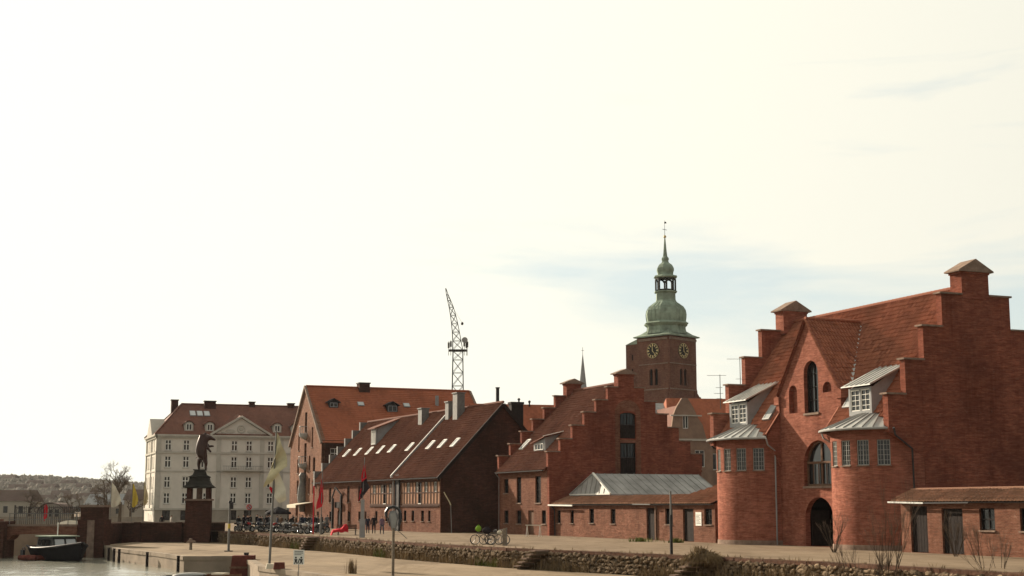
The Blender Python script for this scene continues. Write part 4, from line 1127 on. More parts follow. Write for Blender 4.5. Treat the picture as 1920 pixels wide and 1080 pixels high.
for u, v, w_, h_, cp in ((-19.0, 5.9, 1.1, 1.5, 1), (-11.9, 6.2, .9, 1.5, 1), (-9.2, 6.0, 1.2, 2.5, 0)):
    k = MB(); k.box(u - w_ / 2, u + w_ / 2, v - .45, v + .45, zr3(v) - 1, zr3(v) + h_); 
    c_ = k.build('chimney', M['iron_grey'], b3)
    k = MB(); k.box(u - w_ / 2 - .1, u + w_ / 2 + .1, v - .55, v + .55, zr3(v) + h_, zr3(v) + h_ + .12); k.build('chimney_cap', M['iron_grey'], c_)
for i in range(7):
    g_ = MB(); y0, y1 = -.2 + i * 1.0, .8 + i * 1.0; g_.box(-L3 - .3, -L3 + .1, y0, y1 - .005, zr3(y0) - .8, zr3(y1) + .12); g_.build('gable_step', M['iron_grey'], b3)
mb = MB(); wall(mb, (-L3 + .1, 0, 0), GX, (-1, 0, 0), [(0, 0), (13.8, 0), (13.8, E3), (C3, H3), (0, E3)], [], .4); mb.build('gable_wall', M['brick_old'], b3)
# ladder-bent yellow lamp arm against the dark gable
lp = thing('bent_lamp_post', 'thin post with a slanting pale yellow arm before the dark brick gable', 'lamp post', (-6.0, 145.2, 0))
k = MB(); k.tube((0, 0, 0), (-.1, 0, 2.75), .04, .035); k.build('post', M['iron_grey'], lp)
k = MB(); k.pipe([(-.1, 0, 2.75), (-.25, 0, 3.1), (-.55, 0, 3.6), (-.75, 0, 3.95), (-.78, 0, 4.05)], .055, 6); k.build('arm', M['yellow_cloth'], lp)
# ===== tall brick warehouse with the orange roof, gable towards the canal
O5 = (-25.0, 190.0)
b5 = frame_thing('brick_warehouse', 'tall tan brick warehouse with a wide orange tiled roof and hoist balconies', 'building', O5, 22)
W5, E5, H5, L5 = 17.4, 11.25, 19.0, 24.0
ops5 = []
for z in (1.2, 4.3, 7.2): ops5 += [(-13.2, -12.2, z, z + 1.9), (-4.4, -3.2, z, z + 1.9)]
ops5 += [(-12.9, -12.1, 10.3, 12.6), (-5.4, -4.6, 10.5, 13.2), (-9.3, -8.1, 12.6, 15.4), (-9.3, -8.1, 8.6, 11.2), (-9.3, -8.1, 5.4, 7.9), (-6.6, -5.8, 4.3, 6.4), (-6.6, -5.8, 7.4, 9.4)]
mb = MB(); wall(mb, (0, 0, 0), FX, FN, [(-W5, 0), (0, 0), (0, E5), (-W5 / 2 - .4, H5), (-W5, E5)], [rect(*q) for q in ops5], .5, .3); mb.build('gable_wall', M['brick_tan'], b5)
for q in ops5: window(b5, (0, 0, 0), FX, FN, rect(*q), .25, 2, 3, M['wood_dark'], M['glass_far'], .08, .05, .1, M['stone_cap'])
mb = MB(); wall(mb, (0, .0, 0), GX, GN, rect(0.02, L5, 0, E5), [rect(1.2, 3.6, 7.6, 10.2)], .4, .2); mb.build('long_wall', M['brick_dark'], b5)
window(b5, (0, 0, 0), GX, GN, rect(1.2, 3.6, 7.6, 10.2), .15, 4, 4, M['white_paint'], M['glass_far'], .08, .06)
zr5 = lambda u: H5 - (H5 - E5 + .1) * (abs(u + W5 / 2 + .4)) / (W5 / 2 - .4 + .8)
s5 = V((-(W5 / 2 + .7), 0, H5 - zr5(.3))).normalized(); 
rl5 = math.hypot(W5 / 2 + .7, H5 - zr5(.3))
mb = MB()
nrow = int(rl5 / .42)
for i in range(nrow):        # tile courses
    p = V((.3, 0, zr5(.3))) + s5 * (rl5 * i / nrow); q = V((.3, 0, zr5(.3))) + s5 * (rl5 * (i + 1) / nrow)
    mb.face([(p.x, -.2, p.z + .07), (p.x, L5 + .2, p.z + .07), (q.x, L5 + .2, q.z + .02), (q.x, -.2, q.z + .02)], [(0, i * .36 + .01), (L5, i * .36 + .01), (L5, i * .36 + .35), (0, i * .36 + .35)])
    mb.face([(p.x, -.2, p.z - .02), (p.x, L5 + .2, p.z - .02), (p.x, L5 + .2, p.z + .07), (p.x, -.2, p.z + .07)])
mb.face([(-W5 / 2 - .4, -.2, H5), (-W5 / 2 - .4, L5, H5), (-W5 - .3, L5, E5 - .2), (-W5 - .3, -.2, E5 - .2)])
ridge_tiles(mb, (-W5 / 2 - .4, 0, H5 + .05), (-W5 / 2 - .4, L5, H5 + .05), .16)
stuff(mb.build('roof_tiles', M['tile_orange'], b5))
mb = MB(); wall(mb, (0, L5, 0), FX, (0, 1, 0), [(-W5, 0), (0, 0), (0, E5), (-W5 / 2 - .4, H5), (-W5, E5)], [], .4); mb.build('gable_wall', M['brick_tan'], b5)
for p, q in (((.35, -.12, zr5(.35)), (-W5 / 2 - .4, -.12, H5)), ((-W5 - .3, -.12, E5 - .2), (-W5 / 2 - .4, -.12, H5)), ((.35, L5 + .1, zr5(.35)), (-W5 / 2 - .4, L5 + .1, H5))):
    k = MB(); k.bar(p, q, (0, 1, 0), .3, .3); k.build('verge', M['stone_cap'], b5)
k = MB(); k.box(-W5 / 2 - 1.0, -W5 / 2 + .4, 7.4, 8.9, H5 - 1.6, H5 + .6); c_ = k.build('chimney', M['brick_dark'], b5)
k = MB(); k.box(-W5 / 2 - 1.1, -W5 / 2 + .5, 7.3, 9.0, H5 + .6, H5 + .75); k.build('chimney_cap', M['iron'], c_)
def d5(v, u, w_, h_):
    k = MB(); z = zr5(u); k.extr([(u, v - w_ / 2, z - .1), (u, v + w_ / 2, z - .1), (u, v + w_ / 2, z + h_), (u, v, z + h_ + .45), (u, v - w_ / 2, z + h_)], (-2.2, 0, 0)); d = k.build('dormer', M['iron'], b5)
    for sg in (-1, 1):
        k = MB(); k.hexa([V((u + .25, v, z + h_ + .47)), V((u + .25, v + sg * (w_ / 2 + .3), z + h_ - .05)), V((u - 2.4, v + sg * (w_ / 2 + .3), z + h_ - .05)), V((u - 2.4, v, z + h_ + .47)), V((u + .25, v, z + h_ + .57)), V((u + .25, v + sg * (w_ / 2 + .3), z + h_ + .05)), V((u - 2.4, v + sg * (w_ / 2 + .3), z + h_ + .05)), V((u - 2.4, v, z + h_ + .57))]); k.build('dormer_roof', M['iron'], d)
    window(d, (u, 0, 0), GX, GN, rect(v - w_ / 2 + .12, v + w_ / 2 - .12, z + .1, z + h_ - .05), -.03, 2, 1, M['lead_grey'], M['glass_far'], .07, .08)
d5(3.0, -5.5, 1.3, .75); d5(11.2, -5.0, 1.5, .95)
def rl5f(v, u):
    z = zr5(u); n_ = V((s5.z, 0, -s5.x)); c = V((u, v, z)) + n_ * .12
    k = MB(); k.obox(c, s5 * .42, (0, .45, 0), n_ * .05); f = k.build('rooflight', M['lead_grey'], b5)
    k = MB(); k.obox(c + n_ * .06, s5 * .34, (0, .37, 0), n_ * .012); k.build('pane', M['sky_glass'], f)
rl5f(7.0, -6.2); rl5f(13.6, -6.2); rl5f(23.0, -6.0)
k = MB(); k.tube((-6.5, 18.2, zr5(-6.5) - .3), (-6.5, 18.2, zr5(-6.5) + 1.3), .28); k.build('vent', M['lead_grey'], b5)
# hoist balconies down the gable
for z in (12.4, 8.3):
    k = MB(); k.lathe([(.2, z - .75), (.85, z - .35), (.95, z), (.95, z + .1), (.9, z + .1), (.9, z - .02), (0, z - .02)], (-8.7, 0, 0), 14, 0, math.pi, 2 * math.pi)
    for i in range(9):
        a = math.pi + math.pi * i / 8; k.tube((-8.7 + .9 * math.cos(a), .9 * math.sin(a), z + .1), (-8.7 + .9 * math.cos(a), .9 * math.sin(a), z + 1.05), .025, n=4)
    k.torus((-8.7, 0, z + 1.05), (0, 0, 1), .9, .035, 24, 5)
    k.build('hoist_balcony', M['zinc_grey'], b5, smooth=False)
k = MB()
pr = [(.35, .3), (.55, 1.2), (.7, 2.2), (.62, 3.4), (.4, 4.4), (.45, 4.6), (.55, 5.2), (.3, 5.6)]
k.lathe([(r_, z + 1.6) for r_, z in pr], (-8.7, -.3, 0), 12); k.build('hoist_chute', M['iron_grey'], b5, smooth=True)
k = MB(); k.hexa([V((-9.5, -2.2, 2.75)), V((-4.5, -2.2, 2.75)), V((-4.5, 0, 3.1)), V((-9.5, 0, 3.1)), V((-9.5, -2.2, 2.85)), V((-4.5, -2.2, 2.85)), V((-4.5, 0, 3.2)), V((-9.5, 0, 3.2))]); aw = k.build('awning', M['cream_cloth'], b5)
k = MB(); k.box(-9.5, -4.5, -2.22, -2.15, 2.45, 2.84); k.build('valance', M['cream_cloth'], aw)
for u in (-9.3, -4.7): k = MB(); k.tube((u, -2.1, 0), (u, -2.1, 2.75), .05); k.build('awning_post', M['wood_dark'], aw)

# ===== white stucco corner building
OW = (-61.3, 250.0)
bw = frame_thing('stucco_building', 'large pale stucco building with red hipped roof, pediment and white cross windows', 'building', OW, 20)
WW, DW, EW, HW = 27.5, 17.0, 14.9, 20.9
fl = [(3.1, 5.0), (5.85, 7.8), (9.3, 11.3), (12.25, 14.1)]
cols = [1.9, 5.0, 8.1, 13.3, 15.9, 19.7, 23.8, 26.3]
hw_ = []
for zb, zt in fl:
    for c in cols: hw_.append(rect(c - .55, c + .55, zb, zt))
gf = [rect(c - .65, c + .65, .3, 1.95) for c in cols]
mb = MB(); wall(mb, (0, 0, 0), GX, GN, rect(0, WW, 2.1, EW), hw_, .5, .22); mb.build('front_wall', M['stucco'], bw)
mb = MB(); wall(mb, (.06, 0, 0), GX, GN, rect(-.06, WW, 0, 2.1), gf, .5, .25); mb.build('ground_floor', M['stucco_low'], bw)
for sh in hw_: window(bw, (0, 0, 0), GX, GN, sh, .16, 2, 1, M['white_paint'], M['glass_far'], .13, .17, .14, M['stucco_band'])
for sh in hw_:     # casement transoms
    a0, a1, b0, b1 = sh[0][0], sh[1][0], sh[0][1], sh[2][1]
    k = MB(); k.bar((-.1, a0 + .05, b0 + (b1 - b0) * .6), (-.1, a1 - .05, b0 + (b1 - b0) * .6), Z, .16, .09); k.build('window_transom', M['white_paint'], bw)
for sh in gf: window(bw, (.06, 0, 0), GX, GN, sh, .18, 2, 1, M['wood_dark'], M['glass_far'], .1, .08)
us = [-1.7, -4.2, -6.7, -10.2, -12.7, -15.2]
hsd = [rect(u - .5, u + .5, zb, zt) for zb, zt in fl for u in us]
mb = MB(); wall(mb, (0, 0, 0), FX, FN, rect(-DW, 0, 0, EW), hsd, .5, .22); mb.build('side_wall', M['stucco'], bw)
for sh in hsd: window(bw, (0, 0, 0), FX, FN, sh, .16, 2, 1, M['white_paint'], M['glass_far'], .13, .15, .12, M['stucco_band'])
for u in (-.5, -8.4, -16.6): k = MB(); k.box(u - .4, u + .4, -.14, 0, 2.1, EW - .6); k.build('pilaster', M['stucco_band'], bw)
for z0, z1, p_ in ((2.05, 2.35, .2), (8.55, 8.75, .12), (11.75, 12.05, .22), (EW - .55, EW - .2, .25), (EW - .2, EW + .1, .5)):
    k = MB(); k.box(-DW, p_, -p_, -.001, z0, z1); k.box(.001, p_, -p_, WW, z0, z1); k.build('cornice', M['stucco_band'], bw)
# dentils
k = MB()
for i in range(58): k.box(.251, .42, .1 + i * .47, .32 + i * .47, EW - .42, EW - .2)
stuff(k.build('dentils', M['stucco_band'], bw))
for v in (.35, 10.6, 18.2, 21.6): k = MB(); k.box(.001, .12, v - .35, v + .35, 2.36, EW - .56); k.build('pilaster', M['stucco_band'], bw)
# pediment
k = MB(); k.extr([(.02, 9.4, EW + .1), (.02, 19.4, EW + .1), (.02, 14.4, 18.0)], (-.6, 0, 0)); pd = k.build('pediment', M['stucco'], bw)
for p, q in (((.1, 9.0, EW + .15), (.1, 14.4, 18.3)), ((.1, 19.8, EW + .15), (.1, 14.4, 18.3))):
    k = MB(); k.bar(p, q, (1, 0, 0), .9, .35); k.build('raking_cornice', M['stucco_band'], pd)
k = MB(); k.torus((.05, 14.4, 16.1), (1, 0, 0), .62, .12, 20, 6); k.sphere((.02, 14.4, 16.1), .35, 8, 6, (.3, 1, 1)); k.build('roundel', M['stucco_band'], pd)
k = MB()
for sg in (-1, 1): k.sphere((.02, 14.4 + sg * 1.9, 15.7), .6, 10, 6, (.15, 1.6, .6)); k.sphere((.02, 14.4 + sg * 3.0, 15.45), .4, 8, 6, (.15, 1.4, .5))
k.build('relief', M['stucco_band'], pd)
# roof: hipped at the left end, with a cross roof behind the pediment
um_ = -DW / 2
k = MB()
k.face([(.45, -.4, EW + .1), (.45, WW + 5, EW + .1), (um_, WW + 5, HW), (um_, 5.0, HW)])
k.face([(.45, -.4, EW + .1), (um_, 5.0, HW), (-DW - .4, -.4, EW + .1)])
k.face([(um_, 5.0, HW), (um_, WW + 5, HW), (-DW, WW + 5, EW), (-DW - .4, -.4, EW + .1)])
k.face([(.2, 9.1, EW + .3), (.2, 14.4, 18.35), (um_, 14.4, 19.6), (um_, 9.1, 19.0)]); k.face([(.2, 19.7, EW + .3), (um_, 19.7, 19.0), (um_, 14.4, 19.6), (.2, 14.4, 18.35)])
k.build('roof', M['tile_dull'], bw)
k = MB()
for p, q in (((.45, -.4, EW + .2), (um_, 5.0, HW + .05)), ((um_, 5, HW + .05), (um_, WW + 5, HW + .05)), ((-DW - .4, -.4, EW + .2), (um_, 5, HW + .05))): k.tube(p, q, .14, .14, 6)
k.build('ridge_cap', M['tile_dull'], bw)
zw = lambda u: EW + .1 + (HW - EW - .1) * (.45 - u) / (.45 - um_)
for v in (5.4, 9.0, 20.9, 24.2):
    u = -.6; z = zw(u); k = MB()
    o_ = [(u, v - .75, z - .1), (u, v + .75, z - .1), (u, v + .75, z + 1.2), (u, v + .4, z + 1.5), (u, v, z + 1.6), (u, v - .4, z + 1.5), (u, v - .75, z + 1.2)]
    k.extr(o_, (-2.6, 0, 0)); d = k.build('dormer', M['stucco_band'], bw)
    k = MB(); o2_ = [(u + .2, v - 1.0, z + 1.15), (u + .2, v - .45, z + 1.55), (u + .2, v, z + 1.68), (u + .2, v + .45, z + 1.55), (u + .2, v + 1.0, z + 1.15), (u + .2, v + .5, z + 1.72), (u + .2, v, z + 1.85), (u + .2, v - .5, z + 1.72)]
    k.extr(o2_, (-2.8, 0, 0)); k.build('dormer_roof', M['tile_dull'], d)
    window(d, (u, 0, 0), GX, GN, rect(v - .5, v + .5, z + .1, z + 1.25), -.03, 2, 1, M['white_paint'], M['glass_far'], .1, .12)
for i in range(3):
    u = -5.6; v = 6.6 + i * 1.25; z = zw(u)
    n_ = V((HW - EW, 0, .45 - um_)).normalized(); s_ = V((-(.45 - um_), 0, HW - EW)).normalized()
    k = MB(); k.obox(V((u, v, z)) + n_ * .1, s_ * .85, (0, .52, 0), n_ * .06); f = k.build('rooflight', M['lead_grey'], bw)
    k = MB(); k.obox(V((u, v, z)) + n_ * .17, s_ * .75, (0, .44, 0), n_ * .012); k.build('pane', M['sky_glass'], f)
for v, w_, u, h_ in ((9.9, 2.0, um_ + .8, 1.0), (17.6, 1.0, um_, 1.0), (24.8, 1.2, um_, .9), (4.0, 1.2, um_ - 2.2, 1.2), (15.1, .6, -3.2, 0.6)):
    zb = zw(u) if u > um_ + .1 else HW - .45
    k = MB(); k.box(u - .5, u + .5, v - w_ / 2, v + w_ / 2, zb - 1.2, zb + h_); c_ = k.build('chimney', M['brick_dark'], bw)
    k = MB(); k.box(u - .6, u + .6, v - w_ / 2 - .12, v + w_ / 2 + .12, zb + h_, zb + h_ + .16); k.build('chimney_cap', M['iron'], c_)
k = MB(); k.extr([(-4.2, -.5, EW + .1), (-12.6, -.5, EW + .1), (-8.4, -.5, EW + 3.2)], (0, 2.5, 0)); k.build('side_gable', M['stucco_band'], bw)
k = MB()       # balcony over the centre
k.box(.02, 1.0, 11.2, 18.2, 8.75, 8.95); k.build('balcony_slab', M['stucco_band'], bw)
k = MB()
for i in range(24): k.tube((.92, 11.3 + i * .295, 8.95), (.92, 11.3 + i * .295, 9.6), .022, n=4)
k.bar((.92, 11.2, 9.62), (.92, 18.2, 9.62), Z, .06, .08); k.build('balcony_rail', M['iron_grey'], bw)

# ===== church tower
ch = thing('church_tower', 'brick church tower with gilded clock faces and green copper spire', 'tower', (33.05, 306.3, 0), R(44.5 - 90))
S = 4.45
def twin(c, z0, z1): return [arch(c - 1.15, c - .25, z0, z1, .45, 6), arch(c + .25, c + 1.15, z0, z1, .45, 6)]
for nm, org, ax, nn in (('a', (S, 0, 0), (0, 1, 0), (1, 0, 0)), ('b', (0, -S, 0), (1, 0, 0), (0, -1, 0)), ('c', (-S, 0, 0), (0, 1, 0), (-1, 0, 0)), ('d', (0, S, 0), (1, 0, 0), (0, 1, 0))):
    w0 = S if nm in 'ac' else S - .5
    hs_ = twin(0, 27.9, 31.4) if nm in 'ab' else []
    mb = MB(); wall(mb, org, ax, nn, rect(-w0, w0, 0, 38.2), hs_, .5, .4); mb.build('tower_wall', M['brick_church'], ch)
    if nm in 'ab':
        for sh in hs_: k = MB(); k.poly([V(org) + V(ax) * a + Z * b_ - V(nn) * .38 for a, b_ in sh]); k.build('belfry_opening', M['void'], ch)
        o_, ax_, n_ = V(org), V(ax), V(nn)
        for z0, z1, p_ in ((26.9, 27.15, .12), (32.3, 32.5, .1), (37.4, 37.9, .18)):
            k = MB(); k.obox(o_ + Z * (z0 + z1) / 2 + n_ * (p_ / 2 + .001), ax_ * w0, n_ * p_ / 2, Z * ((z1 - z0) / 2)); k.build('string_course', M['stone_cap'], ch)
        for sg in (-1, 1): k = MB(); k.obox(o_ + ax_ * sg * (w0 - .45) + Z * 14 + n_ * .08, ax_ * .45, n_ * .08, Z * 12.9); k.build('corner_strip', M['brick_church'], ch)
        # clock
        cz = 35.2; ck = MB()
        c0 = o_ + Z * cz + n_ * .1
        ck.tube(c0 - n_ * .1, c0 + n_ * .05, 1.62, 1.62, 28); cf = ck.build('clock_face', M['copper_dark'], ch)
        k = MB(); k.torus(c0 + n_ * .08, nn, 1.56, .05, 32, 5); k.build('clock_ring', M['gold'], cf)
        for h in range(12):
            a = R(30 * h); d = ax_ * math.sin(a) + Z * math.cos(a)
            k = MB(); k.bar(c0 + n_ * .09 + d * .98, c0 + n_ * .09 + d * 1.45, d.cross(n_), .22 if h % 3 else .32, .05); k.build('numeral', M['gold'], cf)
        for a, l, w_ in ((R(-5), .95, .17), (R(140), 1.3, .12)):
            d = ax_ * math.sin(a) + Z * math.cos(a); k = MB(); k.bar(c0 + n_ * .15 - d * .25, c0 + n_ * .15 + d * l, d.cross(n_), w_, .05); k.build('clock_hand', M['gold'], cf)
# stair turret on the far left corner
k = MB(); k.box(-S - 3.4, -S + .4, -S + .25, -S + 4.2, 0, 37.0); k.build('stair_turret', M['brick_church'], ch)
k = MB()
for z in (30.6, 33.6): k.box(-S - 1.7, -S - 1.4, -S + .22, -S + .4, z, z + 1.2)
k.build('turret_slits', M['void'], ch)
k = MB(); k.extr([(-S - 3.5, -S + .15, 37.0), (-S + .4, -S + .15, 37.0), (-S + .4, -S + .15, 38.2)], (0, 4.1, 0)); k.build('turret_roof', M['copper'], ch)
# wide base and buttress roof of the nave
k = MB(); k.box(-S - .6, S + .6, -S - .6, S + .6, 0, 25.6); k.build('tower_base', M['brick_church'], ch)
k = MB(); k.extr([(S + .3, S + 4.6, 21.5), (S + .3, S - .4, 21.5), (S + .3, S - .4, 26.6)], (-8, 0, 0)); k.build('nave_roof', M['tile_dull'], ch)
# copper: square skirt, onion, lantern, second onion, needle
k = MB(); r2 = math.sqrt(2)
k.lathe([((S + .55) * r2, 38.2), ((S + .6) * r2, 38.45), ((S + .2) * r2, 38.6), ((S - .5) * r2, 38.95), ((S - 1.4) * r2, 39.7)], (0, 0, 0), 4, R(45)); k.build('skirt_roof', M['copper'], ch)
oct_ = [(4.6, 39.0), (4.35, 39.8), (4.25, 40.6), (4.75, 41.0), (5.0, 41.25), (4.35, 41.7), (4.5, 42.5), (4.55, 43.3), (4.4, 44.1), (3.9, 44.9), (3.1, 45.5), (2.45, 45.95), (2.2, 46.4), (2.15, 47.9), (2.55, 48.1), (2.55, 48.35), (0, 48.35)]
k = MB(); k.lathe(oct_, (0, 0, 0), 8, R(22.5)); on = k.build('onion_dome', M['copper'], ch)
k = MB()
for i in range(24):
    a = R(15 * i + 7); rr_ = lambda r_: r_ * (math.cos(R(22.5)) / math.cos(((a - R(0)) % R(45)) - R(22.5)))
    for (r0, z0), (r1, z1) in zip(oct_[5:11], oct_[6:12]): k.tube((rr_(r0) * math.cos(a), rr_(r0) * math.sin(a), z0), (rr_(r1) * math.cos(a), rr_(r1) * math.sin(a), z1), .05, n=4)
    for (r0, z0), (r1, z1) in zip(oct_[0:3], oct_[1:4]): k.tube((rr_(r0) * math.cos(a), rr_(r0) * math.sin(a), z0), (rr_(r1) * math.cos(a), rr_(r1) * math.sin(a), z1), .05, n=4)
k.build('copper_seams', M['copper'], on)
for i in range(8):
    a = R(45 * i); k = MB(); k.tube((2.1 * math.cos(a), 2.1 * math.sin(a), 48.3), (2.1 * math.cos(a), 2.1 * math.sin(a), 51.0), .19, .19, 6); k.build('lantern_column', M['copper_dark'], ch)
    a2 = R(45 * i + 22.5); d = V((math.cos(a2), math.sin(a2), 0)); t = V((-d.y, d.x, 0))
    k = MB(); k.extr([d * 1.96 + t * x + Z * z for x, z in ((-.62, 51.2), (.62, 51.2), (.62, 50.5), (.4, 50.85), (0, 51.0), (-.4, 50.85), (-.62, 50.5))], d * .15); k.build('lantern_arch', M['copper_dark'], ch)
k = MB(); k.tube((0, 0, 48.3), (0, 0, 48.75), 1.9, 1.9, 8); k.build('lantern_parapet', M['copper_dark'], ch)
k = MB(); k.lathe([(2.1, 51.1), (2.65, 51.4), (2.5, 51.7), (1.75, 51.9), (1.75, 52.3), (1.95, 52.9), (1.9, 53.4), (1.5, 54.1), (.85, 54.6), (.7, 55.0), (.85, 55.3), (.8, 55.6), (.5, 56.0), (.36, 57.2), (.12, 60.1), (0, 60.1)], (0, 0, 0), 8, R(22.5)); k.build('spire', M['copper'], ch)
k = MB(); k.sphere((0, 0, 60.35), .33, 10, 8); k.build('spire_ball', M['gold'], ch)
k = MB(); k.tube((0, 0, 60.5), (0, 0, 63.9), .06, .03, 5); k.bar((0, -.7, 61.9), (0, .7, 61.9), Z, .09, .06); k.extr([(0, -.1, 63.2), (0, .6, 63.35), (0, .45, 63.7), (0, -.1, 63.6)], (.05, 0, 0)); k.build('weather_vane', M['iron'], ch)
# ===== roofs and houses between and behind the warehouses
hs1 = frame_thing('gabled_house', 'grey brown plastered house with a curved gable in front of the church', 'house', (19.2, 170.0), 12)
k = MB(); prof = [(-1.6, 0), (4.6, 0), (4.6, 9.4), (3.9, 10.4), (3.4, 12.2), (2.9, 12.9), (2.3, 14.2), (1.6, 15.3), (.9, 15.3), (.2, 14.2), (-.2, 13.3), (-.4, 12.0), (-1.2, 10.2), (-1.6, 9.4)]
wall(k, (0, 0, 0), GX, GN, prof, [rect(.95, 1.65, 11.7, 13.3), rect(-.1, 1.0, 7.2, 9.2), rect(2.4, 3.6, 7.2, 9.2), rect(-.1, 1.0, 3.6, 5.6), rect(2.4, 3.6, 3.6, 5.6)], .4, .2); k.build('gable_wall', M['house_grey'], hs1)
for q in ((.95, 1.65, 11.7, 13.3), (-.1, 1.0, 7.2, 9.2), (2.4, 3.6, 7.2, 9.2), (-.1, 1.0, 3.6, 5.6), (2.4, 3.6, 3.6, 5.6)): window(hs1, (0, 0, 0), GX, GN, rect(*q), .15, 2, 1, M['white_paint'], M['glass_far'], .08, .08)
k = MB(); k.box(-.02, .2, -1.7, 4.7, 10.25, 10.5); k.build('string_course', M['stucco_band'], hs1)
k = MB(); k.box(-.02, .14, -.55, 3.3, 13.15, 13.3); k.build('string_course', M['stucco_band'], hs1)
k = MB(); k.face([(-.3, -1.7, 9.4), (-.3, 1.25, 14.6), (-14, 1.25, 14.6), (-14, -1.7, 9.4)]); k.face([(-.3, 4.7, 9.4), (-14, 4.7, 9.4), (-14, 1.25, 14.6), (-.3, 1.25, 14.6)]); k.build('roof', M['tile_dull'], hs1)
k = MB(); k.box(-13.6, -.4, 4.2, 4.6, 0, 9.4); k.box(-13.6, -.4, -1.6, -1.2, 0, 9.4); k.build('side_wall', M['house_grey'], hs1)
hs2 = frame_thing('plastered_house', 'plastered house with red tiled roof and two small rooflights behind the curved gable', 'house', (23.0, 176.0), 8)
k = MB(); wall(k, (0, 0, 0), GX, GN, rect(-4.0, 14, 0, 10.2), [rect(-1.2, 0, 7.0, 9.0), rect(1.3, 2.5, 7.0, 9.0), rect(3.8, 5.0, 7.0, 9.0)], .4, .2); k.build('front_wall', M['house_grey'], hs2)
for a in (-1.2, 1.3, 3.8): window(hs2, (0, 0, 0), GX, GN, rect(a, a + 1.2, 7, 9), .15, 2, 1, M['white_paint'], M['glass_far'], .1, .1)
k = MB(); k.face([(.4, -4.2, 10.0), (.4, 14.2, 10.0), (-7, 14.2, 16.2), (-7, -2.5, 16.2)]); k.face([(-7, -2.5, 16.2), (-7, 14.2, 16.2), (-14, 14.2, 10), (-14, -4.2, 10)]); k.face([(.4, -4.2, 10), (-7, -2.5, 16.2), (-14, -4.2, 10)])
k.build('roof', M['tile_orange'], hs2)
for i in range(2):
    n_ = V((6.2, 0, 7.4)).normalized(); s_ = V((-7.4, 0, 6.2)).normalized(); c = V((-3.4, 4.9 + i * 1.35, 13.18)) + n_ * .1
    k = MB(); k.obox(c, s_ * .42, (0, .4, 0), n_ * .06); f = k.build('rooflight', M['zinc'], hs2)
    k = MB(); k.obox(c + n_ * .07, s_ * .36, (0, .34, 0), n_ * .01); k.build('pane', M['sky_glass'], f)
hs3 = frame_thing('flat_roof_house', 'house with a pale grey metal roof below the church tower', 'house', (17.0, 178.0), 10)
k = MB(); k.box(-9, 0, -.5, 6.0, 0, 12.9); k.build('wall', M['brick_tan'], hs3)
k = MB(); k.hexa([V((.3, -.8, 12.9)), V((.3, 6.3, 12.9)), V((-5, 6.3, 15.3)), V((-5, -.8, 15.3)), V((.3, -.8, 13.1)), V((.3, 6.3, 13.1)), V((-5, 6.3, 15.6)), V((-5, -.8, 15.6))]); k.build('roof', M['zinc_grey'], hs3)
k = MB(); k.box(-.02, .25, -.6, 6.2, 12.0, 12.7); k.build('fascia', M['brick_tan'], hs3)
hs4 = frame_thing('red_roof_building', 'red tiled roof building with dark chimneys behind the half timbered warehouse', 'building', (-4.0, 192.0), 14)
k = MB(); k.box(-12, 0, 0, 22, 0, 11.0); k.build('wall', M['brick_dark'], hs4)
k = MB(); k.face([(.4, -.4, 10.8), (.4, 22.4, 10.8), (-6, 22.4, 16.6), (-6, -.4, 16.6)]); k.face([(-6, -.4, 16.6), (-6, 22.4, 16.6), (-12.4, 22.4, 10.8), (-12.4, -.4, 10.8)]); k.face([(.35, -.3, 10.8), (-6, -.3, 16.6), (-12.3, -.3, 10.8)]); k.face([(.35, 22.3, 10.8), (-12.3, 22.3, 10.8), (-6, 22.3, 16.6)])
k.build('roof', M['tile_orange'], hs4)
for v in (6.5, 8.0): k = MB(); k.tube((-5.6, v, 16.3), (-5.6, v, 17.2 if v < 7 else 16.9), .12); k.sphere((-5.6, v, 17.25 if v < 7 else 16.95), .2, 8, 6); k.build('roof_vent', M['iron'], hs4)
single((lambda k: (k.box(-.72, .72, -.5, .5, 0, 14.4), k.box(-.8, .8, -.58, .58, 14.25, 14.5), k)[-1])(MB()), 'chimney_stack', M['wood_dark'], 'broad black chimney stack right of the half timbered warehouse ridge', 'chimney', (.45, 166, 0), R(20))
k = MB(); k.tube((0, 0, 0), (0, 0, 16.0), .22, .2, 10); k.tube((0, 0, 16.0), (0, 0, 16.12), .26, .26, 10)
single(k, 'stove_pipe', M['iron'], 'tall thin black stove pipe above the dark brick gable', 'chimney', (-1.65, 164.8, 0))
sp = thing('church_spire', 'slim pointed grey spire standing alone on the skyline', 'spire', (17.75, 360, 0))
k = MB(); k.box(-1.6, 1.6, -1.6, 1.6, 0, 29.5); k.build('tower', M['brick_church'], sp)
k = MB(); k.lathe([(1.55, 29.5), (.95, 32.5), (0.04, 40.6)], (0, 0, 0), 8, R(22)); k.build('needle', M['lead_grey'], sp)
k = MB(); k.tube((0, 0, 40.4), (0, 0, 42.2), .05); k.bar((-.35, 0, 41.4), (.35, 0, 41.4), Z, .08, .08); k.build('cross', M['iron'], sp)
